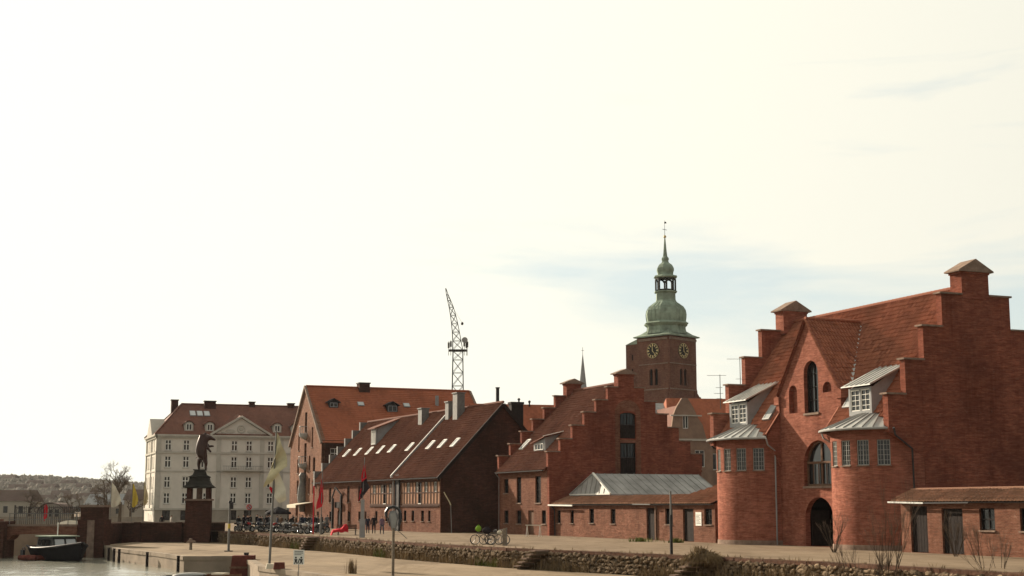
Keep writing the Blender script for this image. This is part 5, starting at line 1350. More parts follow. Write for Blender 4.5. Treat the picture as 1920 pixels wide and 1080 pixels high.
# antennas on the roofs
def antenna(x, y, zb, h, label):
    t = thing('roof_antenna', label, 'antenna', (x, y, zb))
    k = MB(); k.tube((0, 0, 0), (0, 0, h), .05, .04, 5); k.build('mast', M['iron_grey'], t)
    for i, (z, l) in enumerate(((h - .1, 1.5), (h * .62, .5), (h * .45, .7), (h * .3, .45))):
        k = MB(); k.bar((-l, 0, z), (l * .5, 0, z), Z, .04, .04)
        for j in range(6 if i == 0 else 4): k.bar((-l + j * l * .28, -.3, z), (-l + j * l * .28, .3, z), Z, .025, .025)
        k.build('antenna_arm', M['iron_grey'], t)
antenna(24.6, 170, 14.0, 4.05, 'shorter television antenna, left of the pair on the skyline')
antenna(27.0, 170, 13.5, 6.5, 'taller television antenna beside the stepped gable of the right warehouse')
# slewing crane used as a radio mast
cr = thing('lattice_crane', 'lattice crane mast with curved jib and antenna platform on the skyline', 'crane', (-12.45, 330, 0))
def lattice(k, secs, r=.11):
    cs = []
    for c, w in secs: cs.append([V(c) + V((sx * w, sy * w, 0)) for sx, sy in ((-1, -1), (1, -1), (1, 1), (-1, 1))])
    for a, b_ in zip(cs, cs[1:]):
        for i in range(4):
            j = (i + 1) % 4
            k.tube(a[i], b_[i], r, r, 4); k.tube(a[i], b_[j], r * .55, r * .55, 4); k.tube(a[j], b_[i], r * .55, r * .55, 4); k.tube(b_[i], b_[j], r * .6, r * .6, 4)
k = MB(); lattice(k, [((0, 0, z), 1.75 - z * .0165) for z in (0, 4, 8, 12, 16, 20, 24, 27, 30, 33, 36, 38)]); k.build('mast', M['iron'], cr)
k = MB(); k.box(-2.1, 2.1, -1.3, 1.3, 38.0, 38.3); k.build('platform', M['iron'], cr)
for x, zz in ((-2.1, 0), (-1.6, .3), (2.0, 0), (1.5, .4), (2.2, .2)):
    k = MB(); k.tube((x, -.9, 36.9), (x, -.9, 40.2 + zz), .06, .05, 5); k.box(x - .22, x + .22, -1.05, -.8, 38.6 + zz, 39.9 + zz); k.build('panel_antenna', M['iron_grey'], cr)
k = MB(); k.tube((1.6, -1.2, 40.4), (1.6, -1.5, 40.4), .55, .7, 14); k.build('dish', M['lead_grey'], cr)
k = MB(); lattice(k, [((-.05, 0, 38.3), 1.15), ((-.25, 0, 40.4), .95), ((-.5, 0, 42.4), .82), ((-.8, 0, 44.4), .72), ((-1.15, 0, 46.3), .62), ((-1.6, 0, 48.2), .5), ((-2.1, 0, 49.8), .36), ((-2.55, 0, 51.2), .2), ((-2.9, 0, 52.6), .05)], .1); k.build('jib', M['iron'], cr)
k = MB(); k.tube((-.9, 0, 47.6), (.9, 0, 44.6), .03, .03, 4); k.sphere((.95, 0, 44.4), .32, 8, 6, (1, 1, 1.2)); k.build('hook_block', M['iron'], cr)

# ===== monument: brick base, open lantern, flared roofs and a rearing animal on top
mo = thing('monument_pedestal', 'brick pedestal with open lantern and flared stepped roof below the statue', 'monument', (-33.75, 157.0, ZQ), R(8)); mo.scale = (1, 1, .915)
k = MB(); k.box(-1.32, 1.32, -1.32, 1.32, 0, 4.85); k.build('brick_base', M['brick_dark'], mo)
k = MB(); k.box(-1.48, 1.48, -1.48, 1.48, 4.85, 5.05); k.build('base_cornice', M['stone_cap'], mo)
for sx in (-1, 1):
    for sy in (-1, 1): k = MB(); k.box(sx * 1.0 - .24, sx * 1.0 + .24, sy * 1.0 - .24, sy * 1.0 + .24, 5.05, 6.35); k.build('lantern_post', M['brick_dark'], mo)
k = MB(); k.box(-.3, .3, .0, .5, 5.05, 6.35); k.build('lantern_core', M['stone_cap'], mo)
r2 = math.sqrt(2)
k = MB(); k.lathe([(1.1 * r2, 6.3), (1.62 * r2, 6.35), (1.62 * r2, 6.45), (1.28 * r2, 6.75), (1.08 * r2, 7.15), (1.0 * r2, 7.6)], (0, 0, 0), 4, R(45)); k.build('lower_roof', M['copper_dark'], mo)
k = MB(); k.lathe([(.95 * r2, 7.5), (1.12 * r2, 7.58), (1.1 * r2, 7.66), (.75 * r2, 7.85), (.62 * r2, 8.15), (.55 * r2, 8.4), (.7 * r2, 8.4), (.7 * r2, 8.5), (0, 8.5)], (0, 0, 0), 4, R(45)); k.build('upper_roof', M['copper_dark'], mo)

def skin_mesh(name, J, E_, mats, root=0, sub=2, region=None):
    """continuous body from joints [(pos, radius)] and edges, grown with a Skin modifier"""
    me = bpy.data.meshes.new(name)
    me.from_pydata([p for p, r in J], E_, [])
    ob = bpy.data.objects.new(name + '_tmp', me); col.objects.link(ob)
    md = ob.modifiers.new('skin', 'SKIN'); md.use_smooth_shade = True
    sv = me.skin_vertices[0].data
    for i, (p, r) in enumerate(J):
        rr_ = r if isinstance(r, tuple) else (r, r)
        sv[i].radius = rr_; sv[i].use_root = (i == root)
    sb = ob.modifiers.new('sub', 'SUBSURF'); sb.levels = sub; sb.render_levels = sub
    dg = bpy.context.evaluated_depsgraph_get()
    out = bpy.data.meshes.new_from_object(ob.evaluated_get(dg))
    bpy.data.objects.remove(ob); bpy.data.meshes.remove(me)
    out.name = name
    out.materials.clear()
    for m_ in mats: out.materials.append(m_)
    out.polygons.foreach_set('use_smooth', [True] * len(out.polygons))
    if region:
        out.polygons.foreach_set('material_index', [region(p.center) for p in out.polygons])
    return out
# animal rearing on its hind legs, head to the right
J = [((.05, 0, 1.5), .55), ((-.12, 0, 2.1), .68), ((-.08, 0, 2.8), .74), ((.1, 0, 3.35), .6), ((.45, 0, 3.55), .4), ((.82, 0, 3.36), .27), ((1.12, 0, 3.22), .14), ((1.32, 0, 3.12), .11),
     ((-.22, .3, 1.15), .30), ((-.34, .34, .6), .19), ((-.30, .34, .22), .13), ((-.26, .36, .0), .13),
     ((.32, -.3, 1.15), .28), ((.46, -.34, .62), .18), ((.42, -.34, .22), .12), ((.5, -.36, .0), .13),
     ((.32, .34, 2.75), .24), ((.62, .38, 2.45), .16), ((.98, .36, 2.52), .11), ((1.12, .36, 2.45), .1),
     ((.34, -.34, 2.6), .24), ((.62, -.4, 2.2), .15), ((.84, -.38, 1.95), .11), ((.92, -.38, 1.8), .1),
     ((.3, .2, 3.72), .12), ((.22, .32, 3.92), .05), ((.3, -.2, 3.72), .12), ((.22, -.32, 3.92), .05), ((-.35, 0, 1.35), .08), ((-.62, 0, 1.2), .04)]
Ed = [(0, 1), (1, 2), (2, 3), (3, 4), (4, 5), (5, 6), (6, 7), (0, 8), (8, 9), (9, 10), (10, 11), (0, 12), (12, 13), (13, 14), (14, 15), (2, 16), (16, 17), (17, 18), (18, 19), (2, 20), (20, 21), (21, 22), (22, 23), (4, 24), (24, 25), (4, 26), (26, 27), (0, 28), (28, 29)]
st = link('animal_statue', skin_mesh('animal_statue', J, Ed, [M['bronze']]), None, (-33.6, 157.0, ZQ + 7.76), R(6))
st.scale = (1.08, 1.0, 1.02)
tag(st, 'dark bronze statue of an animal rearing on its hind legs on the pedestal', 'statue')

# ===== brick wall, bridge and piers on the left
bwll = thing('canal_wall', 'dark brick canal wall left of the statue pedestal', 'wall', (-38.0, 152.5, 0))
k = MB(); k.obox((.15, 6.15, -1.0), (6.6, 0, 0), (0, .3, 0), (0, 0, 1.85)); k.build('wall', M['brick_dark'], bwll)
k = MB(); k.obox((.15, 6.15, .9), (6.65, 0, 0), (0, .38, 0), (0, 0, .06)); k.build('coping', M['stone_cap'], bwll)
for dx in (-2.6, 1.9): k = MB(); k.obox((dx, 5.8, -.95), (.35, 0, 0), (0, .3, 0), (0, 0, 1.9)); k.build('buttress', M['brick_dark'], bwll)
k = MB(); k.obox((-4.6, 1.0, -1.0), (.3, 0, 0), (0, 5.0, 0), (0, 0, 1.84)); k.build('return_wall', M['brick_dark'], bwll)
pr = thing('bridge_pier', 'tall dark brick pier where the footbridge meets the quay', 'pier', (-41.3, 144.5, -3))
k = MB(); k.box(-1.35, 1.25, -1.3, 1.3, 0, 4.35); k.build('pier_base', M['brick_dark'], pr)
k = MB(); k.box(-1.15, 1.05, -1.1, 1.1, 4.35, 5.55); k.build('pier_shaft', M['brick_dark'], pr)
k = MB(); k.box(-1.25, 1.2, -1.2, 1.2, 5.55, 5.75); k.build('pier_cap', M['stone_cap'], pr)
k = MB(); k.box(-.35, .35, -1.42, -1.3, 0, 4.3); k.build('pier_strip', M['stone_cap'], pr)
ab = thing('bridge_abutment', 'brown brick bridge abutment at the left edge of the picture', 'abutment', (-51.5, 143.5, -3))
k = MB(); k.box(-5, 2.1, -1.6, 1.6, 0, 4.2); k.build('abutment_block', M['brick_dark'], ab)
k = MB(); k.box(-5.1, .9, -1.7, 1.7, 4.2, 4.38); k.build('abutment_cap', M['brick_old'], ab)
br = thing('footbridge', 'brown footbridge deck with iron railing over the canal mouth', 'bridge', (-45.9, 144.0, 0))
k = MB()
o_ = [(-3.9, -.1), (-3.2, -.35)] if False else None
pts = [(-3.55, .85), (3.3, .85), (3.3, 0.0)] + [(3.3 - 6.3 * i / 10, 0.0 - .0 + .12 * math.sin(math.pi * i / 10) - .14) for i in range(1, 11)] + [(-3.2, -.45), (-3.55, -.7)]
k.extr([(x, -1.1, z) for x, z in pts], (0, 2.2, 0)); k.build('deck', M['brick_old'], br)
k = MB(); k.box(-3.6, 3.3, -1.18, -1.102, .7, .9); k.build('edge_beam', M['stone_cap'], br)
for i in range(9): k = MB(); k.box(-3.4 + i * .82, -3.34 + i * .82, -1.0, -.94, .85, 1.95); k.build('rail_post', M['iron_grey'], br)
for z in (1.35, 1.9): k = MB(); k.box(-3.45, 3.25, -1.01, -.93, z, z + .06); k.build('handrail', M['iron_grey'], br)
# ornate picket fence beyond the bridge
fe = thing('iron_fence', 'black ornate iron fence behind the footbridge', 'fence', (-46.5, 152.0, 0))
for i in range(36): k = MB(); k.box(-5.2 + i * .2, -5.15 + i * .2, 0, .04, .3, 2.62 + .06 * (i % 2)); k.build('picket', M['iron'], fe)
for z in (1.9, 2.5): k = MB(); k.box(-5.3, 2.0, -.02, .06, z, z + .05); k.build('fence_rail', M['iron'], fe)
for i in range(11): k = MB(); k.torus((-5.0 + i * .62, .02, 2.22), (0, 1, 0), .2, .025, 12, 4); k.build('fence_ring', M['iron'], fe)
for x in (-5.35, 2.0): k = MB(); k.box(x - .06, x + .06, -.05, .1, -.3, 2.75); k.build('fence_post', M['iron'], fe)
# ground behind the fence: small platform across the canal
mb = MB(); mb.box(-52.5, -44.0, 150, 156, -3.0, .3); struct(mb.build('bridge_approach', M['concrete']))
# pale canvas boat cover on the bridge approach
k = MB()
for i in range(8):
    a, b_ = i / 8, (i + 1) / 8
    f = lambda t: V((-2.0 + 4 * t, 0, .85 * math.sin(math.pi * t) ** .7 + .1))
    for sy in (-1, 1): k.face([f(a), f(b_), V((f(b_).x, sy * .8, .1)), V((f(a).x, sy * .8, .1))])
single(k, 'covered_dinghy', M['cream_cloth'], 'small boat under a pale cover behind the bridge railing', 'boat', (-44.6, 147.5, .3))
mb = MB(); mb.box(-47.5, -42.6, 146.2, 149.2, -3.0, .28); struct(mb.build('bridge_landing', M['concrete']))
# ===== boats
def hull(k, L, B, D, sheer=.4, n=12, m=6, flat=.55):
    """round-bilged hull, bow at +x, keel at z=0"""
    def sec(t):
        x = -L / 2 + L * t
        w = B / 2 * (min(1, .72 + t * .9) if t < .35 else max(0.02, 1 - ((t - .35) / .65) ** 2.2))
        top = D + sheer * ((t - .35) / .65) ** 2 if t > .35 else D + sheer * .25 * ((.35 - t) / .35) ** 2
        keel = 0 if t < .75 else D * .55 * ((t - .75) / .25) ** 2
        pts = []
        for i in range(m + 1):
            a = i / m
            pts.append(V((x, w * min(1, (a ** flat) * 1.02), keel + (top - keel) * a ** 1.25)))
        return pts
    S_ = [sec(i / n) for i in range(n + 1)]
    mir = lambda p: V((p.x, -p.y, p.z))
    for A, B_ in zip(S_, S_[1:]):
        for i in range(m):
            k.face([A[i], B_[i], B_[i + 1], A[i + 1]][::-1]); k.face([mir(A[i]), mir(B_[i]), mir(B_[i + 1]), mir(A[i + 1])])
        k.face([A[m] - Z * .08, B_[m] - Z * .08, mir(B_[m]) - Z * .08, mir(A[m]) - Z * .08])
    k.poly([p for p in S_[0]] + [mir(p) for p in S_[0][::-1]])
    return S_
tb = thing('cabin_boat', 'dark hulled cabin boat moored under the footbridge pier', 'boat', (-42.0, 136.6, ZW - .6), R(-52)); tb.scale = (1.12, 1.2, 1.0)
k = MB(); S_ = hull(k, 8.6, 3.7, 1.75, .55); k.build('hull', M['hull'], tb, smooth=True)
k = MB()
for A, B_ in zip(S_, S_[1:]):
    for sg in (1, -1): k.tube(V((A[-1].x, sg * A[-1].y, A[-1].z)), V((B_[-1].x, sg * B_[-1].y, B_[-1].z)), .09, .09, 6)
k.build('gunwale', M['iron'], tb)
M['cabin'] = plain('cabin', (0.07, 0.068, 0.065), 0.6, 0, 0.2, 2)
k = MB(); k.hexa([V((-2.8, -1.15, 1.6)), V((.9, -1.05, 1.6)), V((.9, 1.05, 1.6)), V((-2.8, 1.15, 1.6)), V((-2.7, -1.0, 2.75)), V((.3, -.9, 2.75)), V((.3, .9, 2.75)), V((-2.7, 1.0, 2.75))]); cb = k.build('cabin', M['cabin'], tb)
k = MB(); k.box(-3.0, .6, -1.15, 1.15, 2.76, 2.86); k.build('cabin_roof', M['copper'], cb)
for i in range(3):
    for sg in (-1, 1): k = MB(); k.obox((-2.2 + i * .95, sg * 1.06, 2.25), (.36, 0, 0), (0, .03, 0), (0, 0, .28)); k.build('cabin_window', M['glass'], cb)
for sg in (-1, 1): k = MB(); k.obox((.62, sg * .45, 2.25), (.03, 0, .0), (0, .36, 0), (-.14, 0, .3)); k.build('windscreen', M['sky_glass'], cb)
k = MB(); k.hexa([V((.9, -1.0, 1.65)), V((3.0, -.5, 1.75)), V((3.0, .5, 1.75)), V((.9, 1.0, 1.65)), V((.9, -.8, 2.05)), V((2.8, -.35, 1.95)), V((2.8, .35, 1.95)), V((.9, .8, 2.05))]); k.build('foredeck_trunk', M['lead_grey'], tb)
k = MB(); k.tube((-1.2, 0, 2.8), (-1.2, 0, 4.1), .05, .04); k.build('mast', M['white_paint'], tb)
for i in range(4): k = MB(); k.tube((-3.6 + i * .3, 1.0 - i * .65, 1.7), (-3.6 + i * .3, 1.0 - i * .65, 2.5), .04); k.build('stern_rail', M['white_paint'], tb)
dg_ = thing('rubber_dinghy', 'small dark dinghy with outboard motor left of the cabin boat', 'dinghy', (-44.6, 136.6, ZW), R(-20))
k = MB(); k.pipe([(-1.2, -.6, .25), (.8, -.6, .25), (1.4, 0, .32), (.8, .6, .25), (-1.2, .6, .25)], .24, 8); k.box(-1.1, .7, -.45, .45, .0, .12); k.build('tube_hull', M['rust'], dg_)
k = MB(); k.box(-1.45, -1.15, -.15, .15, .2, .95); k.torus((-1.2, 0, 1.0), (0, 1, 0), .16, .05, 10, 5); k.build('outboard', M['black_paint'], dg_)
bg = thing('red_barge', 'long rust red barge on the water beyond the bridge opening', 'barge', (-64.0, 196, ZW - .4), R(2))
k = MB(); hull(k, 14, 3.4, 1.55, .15); k.build('hull', M['rust'], bg)
k = MB(); k.box(-5.5, 4.5, -1.4, 1.4, 1.45, 1.75); k.build('hatch_cover', M['brick_old'], bg)
for x in (-4, -1, 2): k = MB(); k.tube((x, -.9, 1.75), (x, -.9, 2.2), .15, .18, 8); k.build('bitt', M['iron'], bg)
wp = thing('white_marker', 'white marker post standing in the water under the bridge', 'post', (-49.6, 160, ZW - .5))
k = MB(); k.tube((0, 0, 0), (0, 0, 1.6), .25, .22, 8); k.build('post', M['iron'], wp)
k = MB(); k.tube((0, 0, 1.6), (0, 0, 3.2), .2, .16, 8); k.build('marker', M['white_paint'], wp)
b1_ = thing('grey_boat', 'grey covered boat by the quay at the bottom edge', 'boat', (-22.1, 101.5, ZW - .35), R(30))
k = MB(); hull(k, 4.0, 1.7, .62, .1); k.build('hull', M['iron_grey'], b1_)
k = MB(); k.sphere((-.2, 0, .58), .75, 12, 8, (1.7, .95, .3)); k.build('canopy', M['zinc_grey'], b1_, smooth=True)
b2_ = thing('orange_boat', 'small brownish orange boat at the bottom edge beside the rusty block', 'boat', (-19.9, 101.3, ZW - .3), R(-25))
k = MB(); hull(k, 3.0, 1.3, .6, .12); k.build('hull', M['brick_tan'], b2_)
k = MB(); k.box(-.8, .2, -.35, .35, .5, .72); k.build('thwart_box', M['cream_cloth'], b2_)
# rusty mooring block and dark recess frame on the quay edge
rb = thing('mooring_block', 'rusty dark red mooring block at the quay edge', 'mooring block', (-19.5, 106.2, -3.2), R(4))
k = MB(); k.hexa([V((-.95, -.7, 0)), V((.9, -.7, 0)), V((.9, .9, 0)), V((-.95, .9, 0)), V((-.72, -.6, 2.3)), V((.8, -.6, 2.3)), V((.8, .9, 2.3)), V((-.72, .9, 2.3))]); k.build('block', M['rust'], rb)
for z in (.7, 1.4): k = MB(); k.box(-.88, .87, -.76, -.68, z, z + .14); k.build('fender_plank', M['wood_brown'], rb)
k = MB(); k.tube((.2, .2, 2.3), (.2, .2, 2.5), .16, .2, 8); k.build('bitt', M['iron'], rb)
# timber piles along the quay edge
for i, (x, y) in enumerate(((-37.1, 134.6), (-36.0, 132.4), (-35.0, 130.4), (-30.4, 122.0), (-25.75, 113.0))):
    k = MB(); k.tube((0, 0, 0), (0, 0, 2.2), .13, .12, 8)
    k.tube((0, 0, 2.2), (0, 0, 2.26), .15, .13, 8)
    single(k, 'mooring_pile', M['wood_dark'], 'dark timber mooring pile at the edge of the lower quay', 'pile', (x, y, -3.4), 0, 'mooring piles along the quay edge')['label'] = ('first dark mooring pile from the bridge pier', 'second dark mooring pile from the bridge pier', 'third dark mooring pile from the bridge pier', 'dark mooring pile alone halfway along the pale quay face', 'dark mooring pile at the corner of the quay face')[i]

# ===== poles, signs and furniture on the lower quay
def flag_cloth(k, pts_top, pts_bot, n=14, m=8, amp=.12, seed=0):
    """cloth between two 3-D polylines, rippled"""
    def at(P, t):
        t *= len(P) - 1; i = min(int(t), len(P) - 2); return V(P[i]).lerp(V(P[i + 1]), t - i)
    G = []
    for j in range(m + 1):
        row = []
        for i in range(n + 1):
            p = at(pts_top, i / n).lerp(at(pts_bot, i / n), j / m)
            w = amp * (i / n) ** .7
            p += V((.35 * w * math.sin(9 * i / n + j * .9 + seed), w * math.sin(11 * i / n + 1.7 * j / m + seed), 0))
            row.append(p)
        G.append(row)
    for j in range(m):
        for i in range(n): k.face([G[j][i], G[j][i + 1], G[j + 1][i + 1], G[j + 1][i]])
fp = thing('flagpole', 'tall grey flagpole with large drooping yellow and white flag on the lower quay', 'flagpole', (-15.75, 95.1, ZQ))
k = MB(); k.tube((0, 0, 0), (.16, 0, 5.4), .085, .07, 10); k.tube((.16, 0, 5.4), (.24, 0, 8.8), .06, .045, 8); k.build('pole', M['iron_grey'], fp)
k = MB(); k.tube((0, 0, 0), (0, 0, .12), .2, .16, 10); k.build('base', M['iron'], fp)
k = MB(); flag_cloth(k, [(.24, 0, 8.7), (.5, 0, 8.2), (.85, 0, 7.4), (1.0, -.05, 6.4)], [(.22, 0, 7.2), (.12, 0, 6.6), (-.25, 0, 6.0), (-.45, 0, 5.0)], 16, 9, .22); fy = k.build('flag', M['yellow_cloth'], fp, smooth=True)
k = MB(); flag_cloth(k, [(.35, .05, 6.35), (.55, 0, 5.9), (.9, 0, 5.0), (1.05, 0, 4.3)], [(-.2, 0, 5.6), (-.05, 0, 4.9), (.3, 0, 4.3), (.6, 0, 4.0)], 12, 8, .1, 2); k.build('flag_lower_half', M['cream_cloth'], fp, smooth=True)
k = MB(); flag_cloth(k, [(-.1, .06, 5.7), (-.12, 0, 5.0)], [(.12, .06, 5.6), (.12, 0, 4.5)], 8, 4, .05, 1); k.build('flag_edge', M['red_cloth'], fp, smooth=True)
# wooden post with tied cloth on a dark horseshoe buoy
wp2 = thing('lifebuoy_post', 'tall wooden post carrying a dark horseshoe buoy and pale cover at its top', 'post', (-6.62, 81.5, ZQ))
k = MB(); k.tube((0, 0, 0), (0, 0, 2.75), .085, .075, 8); k.build('post', M['wood_grey'], wp2)
k = MB(); k.extr([(-.1, -.02, 2.5), (.14, -.02, 2.5), (.28, -.02, 3.3), (.12, -.02, 3.6), (-.2, -.02, 3.55), (-.3, -.02, 3.3)], (0, .1, 0)); k.build('back_board', M['lead_grey'], wp2)
k = MB(); k.pipe([(-.4, -.1, 3.25), (-.42, -.1, 3.5), (-.28, -.1, 3.72), (-.02, -.1, 3.8), (.25, -.1, 3.7), (.4, -.1, 3.45), (.42, -.1, 3.1), (.3, -.1, 2.75)], .085, 8); k.build('horseshoe_buoy', M['black_paint'], wp2, smooth=True)
k = MB(); k.tube((-.32, -.08, 3.2), (-.2, -.08, 2.72), .045, .04); k.tube((.36, -.08, 3.2), (.34, -.08, 2.6), .02, .02); k.build('rope', M['black_paint'], wp2)
k = MB(); k.extr([(-.2, -.14, 3.4), (.1, -.14, 3.5), (.22, -.14, 3.1), (.08, -.14, 2.62), (-.06, -.14, 2.62)], (0, -.03, 0)); k.build('cloth', M['zinc_grey'], wp2)
k = MB(); k.tube((.1, 0, 2.6), (.75, .1, 2.05), .02, .02); k.build('stay', M['iron_grey'], wp2)
# sign board
sg_ = thing('sign_board', 'small white warning board with dark figures on a thin post', 'sign', (-11.85, 81.4, ZQ))
k = MB(); k.tube((0, 0, 0), (0, 0, .9), .025, .025, 6); k.build('post', M['iron_grey'], sg_)
k = MB(); k.box(-.3, .3, -.02, .02, .62, 1.42); pn = k.build('panel', M['white_paint'], sg_)
k = MB()
for i in range(3): k.box(-.24, .24 - .1 * (i == 2), -.0245, -.0205, 1.32 - .09 * i, 1.36 - .09 * i)
k.build('lettering', M['iron_grey'], pn)
k = MB()
for x in (-.16, .14):
    k.tube((x, -.028, 1.0), (x, -.022, 1.0), .055, .055, 8)
    k.extr([(x - .09, -.0205, .92), (x + .09, -.0205, .92), (x + .05, -.0205, .8), (x + .1, -.0205, .66), (x + .04, -.0205, .66), (x, -.0205, .76), (x - .05, -.0205, .66), (x - .11, -.0205, .66), (x - .05, -.0205, .8)], (0, -.006, 0))
k.bar((-.05, -.024, .7), (.05, -.024, .95), (0, 0, 1), .05, .006)
k.build('pictogram', M['iron'], pn)
# lamp-like post with yellow collar
yp = thing('mooring_post', 'slim grey post with a yellow band standing on a base plate', 'post', (-24.3, 125.4, ZQ))
k = MB(); k.tube((0, 0, .06), (0, 0, 4.1), .11, .09, 8); k.build('shaft', M['iron_grey'], yp)
k = MB(); k.box(-.3, .3, -.3, .3, 0, .08); k.build('base_plate', M['iron'], yp)
k = MB(); k.tube((0, 0, 1.95), (0, 0, 2.35), .115, .115, 8); k.build('yellow_band', M['yellow_bright'], yp)
k = MB(); k.tube((0, 0, 4.1), (0, 0, 4.3), .16, .1, 8); k.box(.05, .3, -.1, .1, 3.6, 4.2); k.build('lamp_head', M['iron'], yp)
bl = thing('bollard', 'short wooden bollard with a broad weathered cap on the lower quay', 'bollard', (-28.6, 130.2, ZQ))
k = MB(); k.tube((0, 0, 0), (0, 0, .62), .14, .12, 10); k.build('shaft', M['wood_grey'], bl)
k = MB(); k.hexa([V((-.42, -.2, .62)), V((.42, -.2, .66)), V((.42, .2, .66)), V((-.42, .2, .62)), V((-.2, -.16, .86)), V((.35, -.14, .82)), V((.35, .14, .82)), V((-.2, .16, .86))]); k.sphere((-.02, 0, .92), .13, 8, 6, (1.2, 1, .8)); k.build('cap', M['stone_cap'], bl)
# small quay-side posts and blocks
for i, (x, y, h, nm, mt, lb) in enumerate(((-14.3, 90.0, .42, 'concrete_block', 'rust', 'low dark rusty block on the quay edge right of the flagpole'), (-14.9, 90.8, .3, 'concrete_block', 'cream_cloth', 'pale block on the quay edge beside the flagpole'))):
    k = MB(); k.hexa([V((-.35, -.3, 0)), V((.35, -.3, 0)), V((.35, .3, 0)), V((-.35, .3, 0)), V((-.3, -.24, h)), V((.32, -.26, h)), V((.3, .26, h)), V((-.3, .24, h))]); single(k, nm, M[mt], lb, 'block', (x, y, ZQ), .2)
# dark post on the upper quay edge
dp = thing('street_post', 'tall thin dark post with pale upper half on the quay wall', 'post', (8.75, 80.3, 0))
k = MB(); k.tube((0, 0, -.1), (0, 0, 2.15), .085, .08, 8); k.build('lower_post', M['iron'], dp)
k = MB(); k.tube((0, 0, 2.15), (0, 0, 3.45), .05, .05, 8); k.build('upper_post', M['iron_grey'], dp)
wpst = thing('wooden_post', 'thick weathered wooden post beside the parked bicycles', 'post', (-.52, 98.6, 0))
k = MB(); k.hexa([V((-.13, -.13, -.1)), V((.13, -.13, -.1)), V((.13, .13, -.1)), V((-.13, .13, -.1)), V((-.12, -.12, 1.12)), V((.12, -.12, 1.18)), V((.12, .12, 1.18)), V((-.12, .12, 1.12))]); k.build('post', M['wood_grey'], wpst)
k = MB(); k.tube((.16, -.1, 0), (.17, -.1, 1.2), .03, .03); k.build('chain_bar', M['iron_grey'], wpst)
# grey pillar with red and black flag
gp = thing('banner_pillar', 'grey pillar with red and black pennant in front of the half timbered warehouse', 'banner', (-12.75, 124.3, 0))
k = MB(); k.box(-.22, .22, -.2, .2, 0, 1.55); k.build('plinth', M['lead_grey'], gp)
k = MB(); k.box(-.15, .15, -.13, .13, 1.55, 3.2); k.build('pillar', M['lead_grey'], gp)
k = MB(); k.tube((0, 0, 3.2), (.12, 0, 6.8), .05, .035, 6); k.build('staff', M['iron_grey'], gp)
k = MB(); flag_cloth(k, [(.12, 0, 6.5), (.22, 0, 5.6), (.3, 0, 5.0)], [(.06, 0, 6.2), (-.15, 0, 5.2), (-.12, 0, 4.6)], 8, 6, .08); k.build('pennant_red', M['red_cloth'], gp, smooth=True)
k = MB(); flag_cloth(k, [(.26, -.02, 5.2), (.4, 0, 4.6), (.62, 0, 4.2)], [(-.1, -.02, 5.0), (-.2, 0, 3.9), (-.3, 0, 3.1)], 8, 6, .07, 1); k.build('pennant_black', M['dark_cloth'], gp, smooth=True)
k = MB(); flag_cloth(k, [(-.1, -.05, 4.2), (-.2, 0, 3.4)], [(-.22, -.05, 4.0), (-.38, 0, 2.95)], 6, 3, .04); k.build('pennant_tail', M['red_cloth'], gp, smooth=True)
rp = thing('banner_pole', 'pole with a hanging bright red banner near the left end of the half timbered warehouse', 'banner', (-18.0, 137.5, 0))
k = MB(); k.tube((0, 0, 0), (0, 0, 1.6), .12, .1, 8); k.build('post', M['iron_grey'], rp)
k = MB(); k.tube((0, 0, 1.6), (.05, 0, 6.2), .05, .04, 6); k.build('staff', M['iron_grey'], rp)
k = MB(); flag_cloth(k, [(.05, 0, 5.4), (.14, 0, 4.4), (.2, 0, 3.4), (.05, 0, 2.6)], [(-.03, 0, 5.2), (-.18, 0, 4.0), (-.4, 0, 3.0), (-.48, 0, 2.3)], 12, 5, .1); k.build('banner_cloth', M['red_cloth'], rp, smooth=True)
rw = thing('white_pole', 'thin red and white pole beside the hanging red banner', 'pole', (-19.0, 139.5, 0))
k = MB(); k.tube((0, 0, 0), (0, 0, 4.6), .07, .06, 6); k.build('shaft', M['red_cloth'], rw)
k = MB(); k.tube((0, 0, 4.6), (0, 0, 5.3), .065, .06, 6); k.build('tip', M['white_paint'], rw)
def feather_flag(x, y, zb, h, mat_, label, w=1.1):
    t = thing('banner_flag', label, 'flag', (x, y, zb))
    k = MB(); k.tube((0, 0, 0), (0, 0, h), .045, .03, 6); k.build('pole', M['iron_grey'], t)
    k = MB(); flag_cloth(k, [(0, 0, h), (w * .45, 0, h - .5), (w, 0, h - 2.0)], [(-.05, 0, h - 2.6), (w * .3, 0, h - 2.7), (w * .85, 0, h - 2.35)], 10, 8, .12); k.build('cloth', M[mat_], t, smooth=True)
feather_flag(-43.0, 156.0, .3, 4.9, 'cream_cloth', 'pale triangular flag above the bridge pier', 1.15)
feather_flag(-41.9, 160.5, 0, 5.2, 'yellow_bright', 'bright yellow flag, right of the pale flag above the pier', .7)
feather_flag(-40.9, 161.5, 0, 5.4, 'yellow_cloth', 'dull yellow flag nearest the bare tree', .55)
rf = thing('red_pennant', 'narrow red pennant on the footbridge', 'flag', (-47.0, 146.8, .3))
k = MB(); k.tube((0, 0, 0), (0, 0, 2.7), .03, .03, 5); k.build('pole', M['iron_grey'], rf)
k = MB(); flag_cloth(k, [(0, 0, 2.65), (.25, 0, 2.2), (.15, 0, 1.2)], [(-.12, 0, 2.4), (-.16, 0, 1.6), (-.1, 0, .8)], 8, 5, .06); k.build('cloth', M['red_cloth'], rf, smooth=True)
